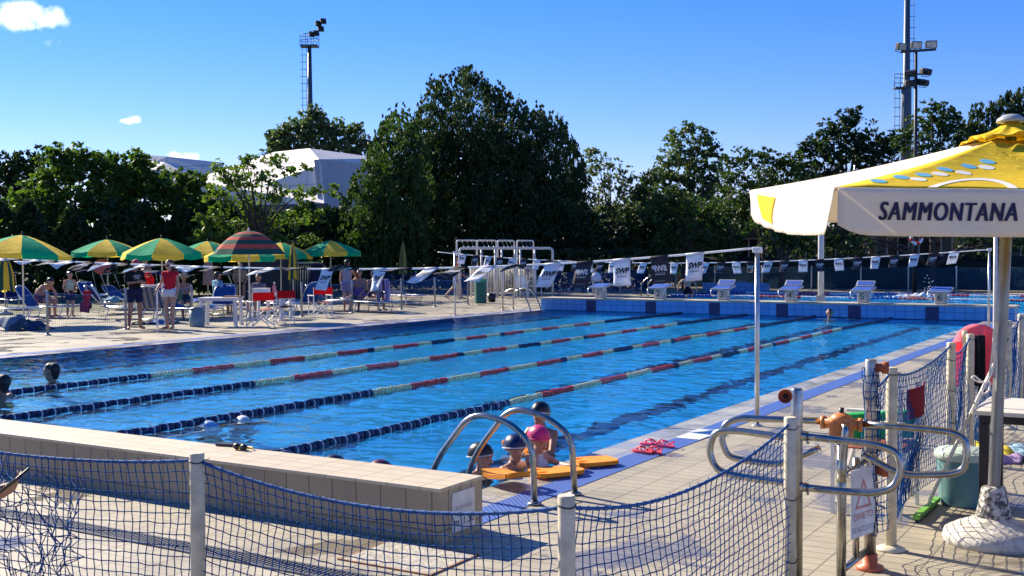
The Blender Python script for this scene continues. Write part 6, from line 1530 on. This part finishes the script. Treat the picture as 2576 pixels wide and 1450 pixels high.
# ---------------------------------------------------------------- trees, hedges, buildings, masts
def leaf_quads(centers, size, up=None, elong=1.7, rng=RNG):
    n = len(centers); a = rng.normal(0, 1, (n, 3))
    if up is not None: a = a * (1 - up) + np.array([0, 0, 1]) * up * 1.6 + rng.normal(0, .25, (n, 3))
    a /= np.linalg.norm(a, axis=1, keepdims=True); b = rng.normal(0, 1, (n, 3)); b = np.cross(a, b); b /= np.linalg.norm(b, axis=1, keepdims=True)
    s = (size * rng.uniform(.6, 1.35, n))[:, None]
    a = a * s * elong * .5; b = b * s * .5
    c = np.cross(a, b); c /= np.linalg.norm(c, axis=1, keepdims=True) + 1e-9
    v = np.stack([centers - a, centers + b * .9 - c * s * .12, centers + a, centers - b * .9 - c * s * .12], 1).reshape(-1, 3)
    q = np.arange(4 * n).reshape(n, 4); return v, q
def crown_points(blobs, dens, clump=.30, ncl=26, ragged=.22, fill=.35, stretch=1.0, rng=RNG):
    out = []
    for (c, r, rz) in blobs:
        k = max(5, int(ncl * (.5 + r) * min(1, .25 + r)))
        d = rng.normal(0, 1, (k, 3)); d /= np.linalg.norm(d, axis=1, keepdims=True)
        rad_ = np.where(rng.random(k) < fill, rng.uniform(.25, .8, k), rng.uniform(.8, 1.0 + ragged, k))[:, None]
        cc = c + d * rad_ * np.array([r, r, rz])
        nl = max(4, int(dens * r * r * rz / max(r, .01) * 4 / k * 10))
        sz = clump * r * rng.uniform(.6, 1.25, (k, 1, 1))
        g = rng.normal(0, .5, (k, nl, 3)); g[..., 2] *= .62 * stretch
        pts = cc[:, None, :] + g * sz; out.append(pts.reshape(-1, 3))
    return np.concatenate(out)
BARK = MAT('bark', (.055, .042, .032), rough=.9, var=.35, scale=8, bump=.8, bscale=18)
def tree(name, lab, cat, D, blobs, mat, base=None, dens=16, leaf=.16, up=None, thick=1.0, rt=.16, clump=.30, stretch=1.0, group='trees round the pool grounds', ncl=34, fill=.45, ragged=.22, rzf=1.0, limbs=7, elong=1.7):
    """blobs: picture circles (x, y, r) at depth D plus an optional depth offset"""
    B = []
    for b in blobs:
        dd_ = D + (b[3] if len(b) > 3 else RNG.uniform(-.5, .5) * thick)
        r = b[2] * D / FPX; B.append((dep(b[0], b[1], dd_), r, r * (b[4] if len(b) > 4 else rzf)))
    xs = np.mean([b[0] for b in blobs]); P0 = gnd(base if base is not None else xs, D)
    t = thing(name, lab, cat, P0, group=group)
    pts = crown_points(B, dens * 1.75, clump, ncl, ragged, fill, stretch)
    v, q = leaf_quads(pts, leaf * .74, up, elong); raw_mesh('crown', v, q, mat, t, origin=P0)
    top = max(b[0][2] for b in B); mid = np.mean([b[0] for b in B], axis=0)
    mb = MB(); tp = Vector((mid[0] - P0[0], mid[1] - P0[1], (mid[2] + top) / 2)); k1 = Vector((tp.x * .3, tp.y * .3, tp.z * .45))
    mb.tube(bez([Vector((0, 0, -.1)), k1, tp], 5), [rt * (1 - .8 * i / 7) for i in range(8)], 9)
    for b in sorted(B, key=lambda b: -b[1])[:limbs]:
        e = Vector(b[0] - P0); s = Vector((k1.x, k1.y, min(k1.z, e.z * .6))) ; m_ = s.lerp(e, .5) + Vector((0, 0, .15 * (e - s).length))
        mb.tube(bez([s, m_, e], 4), [rt * .5 * (1 - .75 * i / 6) for i in range(7)], 6)
    mb.build('trunk', BARK, t); return t
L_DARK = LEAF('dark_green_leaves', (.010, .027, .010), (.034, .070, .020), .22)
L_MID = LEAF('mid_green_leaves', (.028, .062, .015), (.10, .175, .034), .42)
L_LITE = LEAF('light_green_leaves', (.045, .085, .018), (.12, .19, .04), .4)
L_HORN = LEAF('hornbeam_leaves', (.012, .030, .010), (.042, .082, .020), .25)
L_PALE = LEAF('pale_olive_leaves', (.06, .09, .045), (.14, .18, .09), .3)
L_GREY = LEAF('grey_green_leaves', (.045, .08, .04), (.10, .15, .07), .35)
def spikes(outline, n, w=(5, 9), h=3.2):
    out = []; xs = [p[0] for p in outline]; ys = [p[1] for p in outline]
    for k in range(n):
        u = RNG.uniform(0, len(outline) - 1.001); i = int(u); f = u - i
        x = xs[i] + (xs[i + 1] - xs[i]) * f; y = ys[i] + (ys[i + 1] - ys[i]) * f; ww = RNG.uniform(*w)
        out.append((x, y + RNG.uniform(-6, 26), ww, RNG.uniform(-2.5, 2.5), h * RNG.uniform(.7, 1.3)))
    return out
L_SHADE = LEAF('shaded_green_leaves', (.016, .038, .011), (.058, .105, .024), .3)
T = tree
T('broadleaf_tree', 'dark bushy tree at the picture edge behind the first parasol', 'tree', 56, [(-20, 430, 50), (35, 440, 48), (90, 425, 42), (0, 500, 60), (60, 520, 60), (20, 600, 60), (-50, 560, 60), (110, 480, 40), (95, 395, 22), (45, 395, 20)], L_DARK, dens=15, leaf=.19)
T('broadleaf_tree', 'broad leafy tree with light green tips above the first two parasols', 'tree', 50, [(150, 420, 48), (205, 440, 52), (255, 415, 42), (120, 470, 45), (60, 530, 48), (130, 540, 60), (210, 530, 60), (270, 500, 55), (150, 610, 55), (70, 600, 55), (230, 620, 55), (140, 385, 24), (300, 450, 40), (200, 400, 34)], L_MID, dens=17, leaf=.21)
T('broadleaf_tree', 'dense dark tree between the white hall and the parasols', 'tree', 51, [(330, 440, 46), (370, 455, 46), (420, 470, 42), (320, 510, 60), (390, 530, 62), (450, 510, 45), (330, 590, 60), (400, 610, 60), (470, 580, 50), (290, 410, 30), (350, 400, 26), (465, 450, 22), (250, 640, 60), (480, 630, 45), (500, 470, 34), (495, 520, 46), (520, 560, 46)], L_MID, dens=19, leaf=.20)
T('spreading_tree', 'open spreading tree with flat sprays in front of the white hall', 'tree', 47, [(560, 430, 34), (620, 405, 30), (690, 400, 26), (600, 460, 40), (660, 450, 36), (730, 430, 24), (770, 420, 18), (550, 490, 38), (620, 510, 42), (690, 500, 36), (750, 490, 28), (800, 480, 22), (835, 470, 16), (840, 490, 15), (540, 550, 42), (610, 570, 45), (680, 565, 40), (740, 555, 34), (790, 545, 24), (560, 605, 40), (640, 610, 38), (710, 605, 34), (770, 600, 26), (520, 600, 40)], L_LITE, base=640, dens=13, leaf=.18, rzf=.62, clump=.42, rt=.15, limbs=16, fill=.5, ncl=24)
T('broadleaf_tree', 'hazy grey green tree rising behind the white hall roof', 'tree', 92, [(720, 350, 34), (760, 330, 38), (800, 310, 34), (830, 330, 36), (700, 380, 34), (760, 380, 40), (830, 380, 40), (880, 340, 26), (900, 325, 16), (890, 380, 34), (690, 345, 20), (790, 285, 18), (920, 365, 24)], L_GREY, dens=6.5, leaf=.34, clump=.34)
# the big hornbeam group: upright plumes
def plumes(lst):
    out = []
    for (x, ytop, w, ybot) in lst:
        n = max(2, int((ybot - ytop) / (w * 1.1)))
        for k in range(n + 1):
            y = ytop + (ybot - ytop) * k / n; out.append((x + RNG.normal(0, w * .12), y + w * (.7 if k == 0 else 0), w * (.42 + .62 * min(1, k / 2.0))))
    return out
T('hornbeam', 'giant dark hornbeam with upright plumes towering over the showers', 'tree', 60, plumes([(1085, 235, 40, 620), (1125, 205, 42, 630), (1180, 178, 40, 640), (1225, 205, 44, 640), (1270, 235, 48, 640), (1315, 262, 48, 640), (1360, 285, 48, 640), (1400, 300, 46, 640), (1435, 350, 42, 640), (1452, 410, 36, 640), (1150, 300, 60, 640), (1240, 300, 60, 640), (1320, 350, 60, 640), (1075, 330, 50, 620), (1040, 420, 50, 640)]) + spikes([(1045, 330), (1060, 255), (1085, 220), (1120, 200), (1170, 185), (1185, 180), (1215, 205), (1270, 240), (1315, 268), (1345, 292), (1365, 278), (1400, 298), (1430, 335), (1455, 385), (1470, 440)], 110), L_HORN, base=1230, dens=10, leaf=.135, up=.62, rzf=1.55, clump=.26, stretch=2.2, rt=.4, limbs=10, thick=5, elong=2.2)
T('hornbeam', 'lower lighter hornbeam at the front of the giant group', 'tree', 55, plumes([(985, 285, 36, 620), (1020, 290, 34, 630), (1045, 300, 34, 630), (960, 340, 36, 620), (930, 395, 34, 640), (905, 480, 34, 640), (870, 560, 34, 660), (960, 430, 48, 640), (1010, 420, 48, 640), (925, 560, 44, 660)]) + spikes([(850, 540), (880, 480), (905, 440), (930, 380), (955, 330), (980, 290), (1020, 290), (1050, 310)], 50), LEAF('sunny_hornbeam_leaves', (.022, .05, .012), (.062, .115, .026), .3), base=960, dens=11, leaf=.135, up=.6, rzf=1.5, clump=.28, stretch=2.0, rt=.22, thick=3, elong=2.2)
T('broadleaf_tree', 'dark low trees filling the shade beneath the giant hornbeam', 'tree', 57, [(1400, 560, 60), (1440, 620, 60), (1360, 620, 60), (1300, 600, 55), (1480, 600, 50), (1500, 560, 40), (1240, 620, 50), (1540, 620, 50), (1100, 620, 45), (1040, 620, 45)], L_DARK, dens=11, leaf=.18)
T('airy_tree', 'thin airy tree with pale leaves and sky showing through', 'tree', 66, [(1500, 400, 24), (1535, 420, 26), (1570, 440, 24), (1485, 440, 24), (1525, 470, 30), (1570, 480, 28), (1500, 510, 30), (1550, 530, 30), (1590, 520, 26), (1510, 570, 34), (1480, 380, 14)], L_PALE, base=1540, dens=5.5, leaf=.22, clump=.42, rt=.12, limbs=9, fill=.5)
T('broadleaf_tree', 'tall round headed tree in the middle behind the flag line', 'tree', 62, [(1735, 325, 22), (1700, 360, 34), (1760, 360, 38), (1800, 380, 26), (1680, 410, 38), (1735, 420, 48), (1790, 430, 36), (1660, 460, 40), (1720, 480, 50), (1780, 490, 42), (1640, 500, 34), (1700, 540, 46), (1760, 550, 44), (1812, 410, 18)], L_GREY, dens=11, leaf=.20, rt=.2, ncl=30)
T('broadleaf_tree', 'small dark tree between the airy tree and the round headed tree', 'tree', 58, [(1610, 480, 36), (1640, 450, 26), (1600, 550, 50), (1640, 600, 55), (1580, 610, 50), (1660, 560, 45)], L_DARK, dens=12, leaf=.18)
T('broadleaf_tree', 'leafy bush tree with glinting leaves below the round headed tree', 'tree', 54, [(1680, 500, 34), (1730, 520, 40), (1790, 540, 44), (1690, 570, 44), (1750, 600, 50), (1820, 600, 48), (1680, 630, 44), (1640, 530, 30)], L_SHADE, dens=12, leaf=.19)
T('broadleaf_tree', 'mixed green tree with yellowish sunlit top before the parasol tip', 'tree', 57, [(1850, 405, 30), (1890, 395, 28), (1930, 400, 28), (1965, 410, 28), (2000, 405, 24), (1850, 460, 44), (1910, 460, 44), (1970, 460, 44), (1840, 530, 46), (1900, 540, 46), (2030, 440, 30)], L_SHADE, dens=11, leaf=.18)
T('broadleaf_tree', 'dark tall tree standing behind the cream side of the parasol', 'tree', 60, [(2130, 300, 26), (2155, 285, 18), (2105, 330, 34), (2160, 335, 36), (2060, 360, 32), (2030, 380, 26), (2090, 390, 44), (2160, 395, 46), (2220, 360, 34), (2250, 370, 26), (2210, 410, 44), (2020, 430, 36), (2080, 450, 46)], L_DARK, dens=14, leaf=.20, rt=.2)
T('broadleaf_tree', 'sunlit bushy tree behind the twin floodlight poles', 'tree', 53, [(2350, 270, 24), (2375, 290, 26), (2330, 300, 28), (2300, 320, 26), (2400, 300, 26), (2360, 330, 36), (2310, 360, 38), (2400, 345, 34), (2270, 350, 26), (2360, 390, 40)], L_SHADE, dens=13, leaf=.17)
T('conifer_like_tree', 'dark upright plumed tree behind the parasol peak', 'tree', 58, plumes([(2460, 260, 26, 420), (2495, 250, 26, 420), (2530, 232, 28, 420), (2565, 225, 30, 420), (2600, 250, 34, 420), (2430, 300, 26, 420)]), L_HORN, dens=10, leaf=.16, up=.6, rzf=1.6, clump=.28, stretch=2.0, elong=2.2)
T('leafy_shrub', 'glossy leafy shrub hanging below the corner of the cream parasol', 'shrub', 50, [(1930, 580, 26), (1960, 610, 28), (2000, 620, 26), (2040, 625, 26), (1900, 560, 26), (1925, 620, 22), (2010, 590, 30), (1970, 570, 30)], L_SHADE, dens=15, leaf=.17)
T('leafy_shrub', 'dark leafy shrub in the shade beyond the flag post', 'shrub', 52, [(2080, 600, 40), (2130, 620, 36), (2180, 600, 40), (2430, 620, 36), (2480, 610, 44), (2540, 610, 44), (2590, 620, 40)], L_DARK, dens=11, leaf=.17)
T('broadleaf_tree', 'dark far tree belt closing the gaps behind the airy tree and the round headed tree', 'trees', 76, [(1480, 560, 50), (1540, 560, 46), (1600, 545, 50), (1660, 540, 50), (1720, 540, 50), (1780, 540, 50), (1840, 530, 50), (1900, 520, 50), (1500, 620, 50), (1570, 620, 50), (1640, 620, 50), (1700, 620, 50), (1780, 620, 50), (1850, 610, 50), (1620, 500, 36), (1960, 510, 50), (2020, 500, 50), (2090, 490, 50)], L_DARK, dens=9, leaf=.24)
def hedge(lab, pts, h, w, mat, n, leaf):
    t = thing('hedge', lab, 'hedge', (*pts[0][:2], 0)); O = np.array([*pts[0][:2], 0])
    out = []
    for a, b in zip(pts[:-1], pts[1:]):
        a, b = np.array(a[:2]), np.array(b[:2]); L = np.linalg.norm(b - a); d = (b - a) / L; nrm = np.array([-d[1], d[0]])
        k = int(n * L); s = RNG.uniform(0, L, k); f = RNG.random(k)
        off = np.where(f < .7, np.sign(RNG.normal(0, 1, k)) * w / 2 + RNG.normal(0, .06, k), RNG.uniform(-w / 2, w / 2, k)); top_ = h * (1 + (.11 if h > 3 else .015) * (np.sin(1.9 * s + h) + np.sin(4.3 * s + 1.0))); z = np.where(f < .7, RNG.uniform(.05, 1, k) * top_, top_ + RNG.normal(0, .025 * h, k))
        out.append(np.stack([a[0] + d[0] * s + nrm[0] * off, a[1] + d[1] * s + nrm[1] * off, z], 1))
    v, q = leaf_quads(np.concatenate(out), leaf); raw_mesh('foliage', v, q, mat, t, origin=O)
    mb = MB()
    for a, b in zip(pts[:-1], pts[1:]):
        a2, b2 = Vector((*a[:2], 0)) - Vector(O), Vector((*b[:2], 0)) - Vector(O)
        L = (b2 - a2).length
        for k in range(max(2, int(L / .7))):
            p = a2.lerp(b2, (k + .5) / max(2, int(L / .7))); mb.tube([p, p + Vector((RNG.normal(0, .1), RNG.normal(0, .1), h * .9))], [.04, .012], 5)
            mb.tube([p + Vector((0, 0, h * .3)), p + Vector((RNG.normal(0, .25), RNG.normal(0, .25), h * .9))], [.025, .008], 5)
    mb.build('stems', BARK, t); return t
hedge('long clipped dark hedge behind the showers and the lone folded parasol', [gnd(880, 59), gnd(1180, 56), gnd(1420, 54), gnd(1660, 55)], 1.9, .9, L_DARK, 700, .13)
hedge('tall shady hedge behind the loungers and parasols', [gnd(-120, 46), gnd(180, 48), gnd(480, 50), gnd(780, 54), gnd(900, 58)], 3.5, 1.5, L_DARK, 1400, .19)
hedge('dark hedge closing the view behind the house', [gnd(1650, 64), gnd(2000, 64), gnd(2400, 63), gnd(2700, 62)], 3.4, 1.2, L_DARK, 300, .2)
# white hall with faceted tent-like roof, and its twin behind
HALL_W = TILE('white_membrane', (.82, .77, .71), (.84, .79, .73), (.55, .52, .48), 4.0, 1.6, .05, axes='xz', rough=.6, bump=.2, stain=.12); HALL_SHADE = MAT('shaded_hall_wall', (.46, .45, .47), rough=.7, var=.06, scale=.8); HALL_D = MAT('dark_hall_base', (.05, .06, .07), rough=.7)  # gable grey: shade on the white hall's side put into the colour
def hall(lab, V, faces, back, name='sports_hall'):
    P = [np.array(dep(*v)) for v in V]; O = np.array([P[0][0], P[0][1], 0]); t = thing(name, lab, 'hall', O)
    for nm_, f, mt in faces:
        pts = [Vector(P[i] - O) for i in f]; c = sum(pts, Vector()) / len(pts); n_ = (pts[1] - pts[0]).cross(pts[2] - pts[0]).normalized()
        if n_.dot(Vector(CAM - O) - c) < 0: n_ = -n_; pts = pts[::-1]
        mb = MB(); k = len(pts); vs = pts + [p - n_ * .35 for p in pts]
        mb.add(vs, [tuple(range(k)), tuple(reversed(range(k, 2 * k)))] + [(i, k + i, k + (i + 1) % k, (i + 1) % k) for i in range(k)]); mb.build(nm_, mt, t)
    return t
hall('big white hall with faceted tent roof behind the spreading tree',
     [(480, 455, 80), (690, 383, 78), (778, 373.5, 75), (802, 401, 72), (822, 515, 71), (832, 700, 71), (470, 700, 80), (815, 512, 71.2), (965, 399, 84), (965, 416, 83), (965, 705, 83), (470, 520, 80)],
     [('lit_roof_panel', (0, 1, 2, 3, 7, 11), HALL_W), ('lower_wall', (11, 7, 5, 6), HALL_D), ('roof_band', (2, 8, 9, 3), HALL_W), ('gable_wall', (3, 9, 10, 5), HALL_SHADE)], None)
hall('second white hall roof showing beyond the dense dark tree',
     [(340, 398, 100), (420, 404, 98), (560, 420, 96), (560, 455, 95), (380, 436, 97), (560, 500, 95), (340, 500, 99), (340, 436, 99)],
     [('roof_band', (0, 1, 2, 3, 4, 7), HALL_W), ('gable_wall', (7, 4, 3, 5, 6), HALL_SHADE)], None)
# low house behind the screen
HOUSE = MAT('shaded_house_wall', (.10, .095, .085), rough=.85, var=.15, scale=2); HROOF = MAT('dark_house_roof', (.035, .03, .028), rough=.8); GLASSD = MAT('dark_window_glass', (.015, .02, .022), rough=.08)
hx0, hx1, hy = atY(1700, 640, 55)[0], atY(2760, 640, 55)[0], 55.0
t = thing('low_house', 'long low house in deep shade behind the black screen', 'house', ((hx0 + hx1) / 2, hy, 0)); Lh = hx1 - hx0
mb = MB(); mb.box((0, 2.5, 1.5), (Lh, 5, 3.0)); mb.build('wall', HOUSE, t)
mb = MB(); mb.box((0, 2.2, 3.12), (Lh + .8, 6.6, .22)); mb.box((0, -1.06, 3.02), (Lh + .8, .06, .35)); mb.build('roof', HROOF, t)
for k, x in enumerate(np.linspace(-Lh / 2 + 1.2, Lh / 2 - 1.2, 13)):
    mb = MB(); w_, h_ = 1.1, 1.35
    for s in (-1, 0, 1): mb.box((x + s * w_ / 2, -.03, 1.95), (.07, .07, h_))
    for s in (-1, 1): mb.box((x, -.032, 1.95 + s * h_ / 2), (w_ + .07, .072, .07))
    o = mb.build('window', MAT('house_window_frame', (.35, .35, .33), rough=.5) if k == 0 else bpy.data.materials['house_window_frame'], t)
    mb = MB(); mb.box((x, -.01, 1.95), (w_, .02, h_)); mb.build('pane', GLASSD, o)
pa = dep(2098, 500, 58); t = thing('tv_antenna', 'thin aerial on the roof seen against the dark tree', 'antenna', (pa[0], 56.5, 3.2)); mb = MB(); hz = dep(2098, 415, 58)[2] - 3.2
mb.tube([(0, 0, 0), (0, 0, hz + .25)], .02, 5); mb.tube([(-.75, 0, hz), (.25, 0, hz)], .012, 5)
for x in np.linspace(-.7, .15, 8): mb.tube([(x, -.22, hz), (x, .22, hz)], .007, 4)
mb.tube([(.2, 0, hz), (-.05, 0, hz + .38)], .01, 4); mb.tube([(.2, 0, hz), (.0, 0, hz - .36)], .01, 4); mb.build('aerial', ALU, t)
# ---------------------------------------------------------------- floodlight masts
MASTB = MAT('blue_grey_mast', (.07, .10, .14), rough=.5, metal=.3); LAMP_G = MAT('lamp_glass', (.42, .44, .45), rough=.12, metal=.3)
def flood(t, c, w, h, d, yaw, pitch, mt=DARK_METAL):
    R_ = Matrix.Rotation(yaw, 3, 'Z') @ Matrix.Rotation(pitch, 3, 'X')
    mb = MB(); c = Vector(c); mb.box(c, (w, d, h), R=R_, bev=.03); mb.box(c + R_ @ Vector((0, d * .6, 0)), (w * .6, d * .4, h * .6), R=R_, bev=.02); mb.tube([c + R_ @ Vector((-w * .5, 0, -.0)), c + R_ @ Vector((-w * .45, .05, -h * .75)), c + R_ @ Vector((w * .45, .05, -h * .75)), c + R_ @ Vector((w * .5, 0, 0))], .02, 5); o = mb.build('floodlight', mt, t)
    mb = MB(); mb.box(c + R_ @ Vector((0, -d * .5 - .005, 0)), (w * .84, .02, h * .80), R=R_); mb.build('lamp_glass', LAMP_G, o)
def hz_(x, y, D): return dep(x, y, D)[2]
D = 118; b = gnd(784, D); t = thing('floodlight_mast', 'tall slim mast with a caged platform and side ladder above the white hall', 'floodlight mast', b, group='floodlight masts')
zt = hz_(782, 120, D); zb = hz_(785, 350, D)
mb = MB(); mb.lathe([(.36, 0), (.33, zb), (.20, zt)], n=12); mb.build('mast', MASTB, t)
rr = Vector((RT[0], RT[1], 0)).normalized(); ff = Vector((FW[0], FW[1], 0)).normalized()
mb = MB(); lx = rr * -.55
for s in (-.22, .22): mb.tube([lx + rr * s + Vector((0, 0, zb - 4)), lx + rr * s + Vector((0, 0, zt))], .035, 4)
for z in np.arange(zb - 4, zt, .75): mb.tube([lx + rr * -.34 + Vector((0, 0, z)) - ff * .3, lx + rr * -.34 + Vector((0, 0, z)), lx + rr * .3 + Vector((0, 0, z))], .03, 4)
mb.build('ladder', MASTB, t)
mb = MB(); pz = zt; A = rr * -.88; Bv = rr * .9; f2 = ff * .6
mb.box(Vector((0, 0, pz)), (1.8, 1.3, .16), R=Matrix((rr, ff, Vector((0, 0, 1)))).transposed())
for hh in (.55, 1.1):
    mb.tube([A - f2 + Vector((0, 0, pz + hh)), Bv - f2 + Vector((0, 0, pz + hh * 1.3)), Bv + f2 + Vector((0, 0, pz + hh * 1.3)), A + f2 + Vector((0, 0, pz + hh))], .04, 4, closed=True)
for u in (0, .33, .66, 1):
    for s in (-1, 1): q = A.lerp(Bv, u) + f2 * s; mb.tube([q + Vector((0, 0, pz)), q + Vector((0, 0, pz + 1.1 + .3 * u))], .04, 4)
mb.build('platform', MASTB, t)
for k, (dx, dz) in enumerate(((.75, 1.3), (1.25, 1.75), (1.0, 2.3), (1.5, 2.55), (.3, 1.2))): flood(t, rr * dx - ff * .3 + Vector((0, 0, pz + dz)), .62, .5, .35, rad(-120), rad(25))
D = 112; b = gnd(2277, D); t = thing('floodlight_mast', 'very tall mast with ladder and small platform running out of the top of the picture', 'floodlight mast', b, group='floodlight masts')
zt = hz_(2280, -150, D); zp_ = hz_(2270, 224, D); zl = hz_(2256, 325, D)
mb = MB(); mb.lathe([(.62, 0), (.50, zp_), (.34, zp_ + .4), (.20, zt)], n=12); mb.build('mast', MASTB, t)
mb = MB()
for s in (.35, .75): mb.tube([rr * s + Vector((0, 0, zp_)), rr * (s - .1) + Vector((0, 0, zt))], .03, 4)
for z in np.arange(zp_ + .5, zt, 1.1): mb.tube([rr * .3 + Vector((0, 0, z)), rr * .8 + Vector((0, 0, z)), rr * .8 + Vector((0, 0, z)) - ff * .3], .03, 4)
for s in (-1.15, -.7): mb.tube([rr * s + Vector((0, 0, zl - 6)), rr * s + Vector((0, 0, zp_))], .04, 4)
for z in np.arange(zl - 6, zp_, .9): mb.tube([rr * -1.2 + Vector((0, 0, z)), rr * -.6 + Vector((0, 0, z))], .035, 4)
mb.build('ladder', MASTB, t)
mb = MB(); Rm = Matrix((rr, ff, Vector((0, 0, 1)))).transposed(); mb.box(rr * -.55 + Vector((0, 0, zp_)), (1.4, 1.0, .14), R=Rm)
for hh in (.5, 1.0, 1.4): mb.tube([rr * -1.2 + Vector((0, 0, zp_ + hh)), rr * .1 + Vector((0, 0, zp_ + hh))], .04, 4)
for s in (-1.2, -.6): mb.tube([rr * s + Vector((0, 0, zp_)), rr * s + Vector((0, 0, zp_ + 1.4))], .04, 4)
mb.build('platform', MASTB, t)
D = 50; b = gnd(2301, D); t = thing('floodlight_pole', 'dark pole carrying three floodlights on a bar and four lower ones', 'floodlight pole', b, group='floodlight masts')
zc_ = hz_(2302, 131, D)
mb = MB(); mb.lathe([(.10, 0), (.085, 6), (.06, zc_)], n=10); mb.build('pole', DARK_METAL, t)
px_ = D / FPX
mb = MB(); mb.box(Vector((0, 0, zc_)) + rr * (5 * px_), (88 * px_, .12, .10), R=Rm @ Matrix.Rotation(rad(-4), 3, 'Y')); mb.build('crossbar', DARK_METAL, t)
yw = math.atan2(RT[1], RT[0])
for (x, y, w, h, ya) in ((2262, 122, 26, 18, 25), (2300, 118, 27, 18, 0), (2337, 116, 28, 18, -10)):
    flood(t, Vector((0, 0, hz_(x, y, D))) + rr * ((x - 2302) * px_) - ff * .1, w * px_, h * px_, .22, yw + rad(ya), rad(14))
for (x, y, ya) in ((2290, 188, 150), (2328, 183, 200), (2290, 212, 170), (2321, 210, 205)):
    flood(t, Vector((0, 0, hz_(x, y, D))) + rr * ((x - 2304) * px_), 25 * px_, 15 * px_, .35, yw + rad(ya), rad(-20))
mb = MB(); zz_ = hz_(2303, 200, D)
for s in (-.35, .35): mb.box(Vector((0, 0, hz_(2303, 200 + s * 30, D))), (40 * px_, .08, .06), R=Rm)
mb.build('crossbar', DARK_METAL, t)
t = thing('lifebuoy', 'red and white lifebuoy hung on the floodlight pole under the parasol edge', 'lifebuoy', b + np.array([0, 0, hz_(2300, 600, D)])); mb = MB()
q = [rr * (.24 * math.cos(a)) + Vector((0, 0, .24 * math.sin(a))) - ff * .2 for a in np.linspace(0, 2 * math.pi, 25)[:-1]]
mb.tube(q, .065, 8, closed=True); mb.build('ring', WHITE_PLASTIC, t); mb = MB()
for k in range(4): mb.tube(q[k * 6:k * 6 + 3], .069, 8)
mb.build('band', CH_R, t)
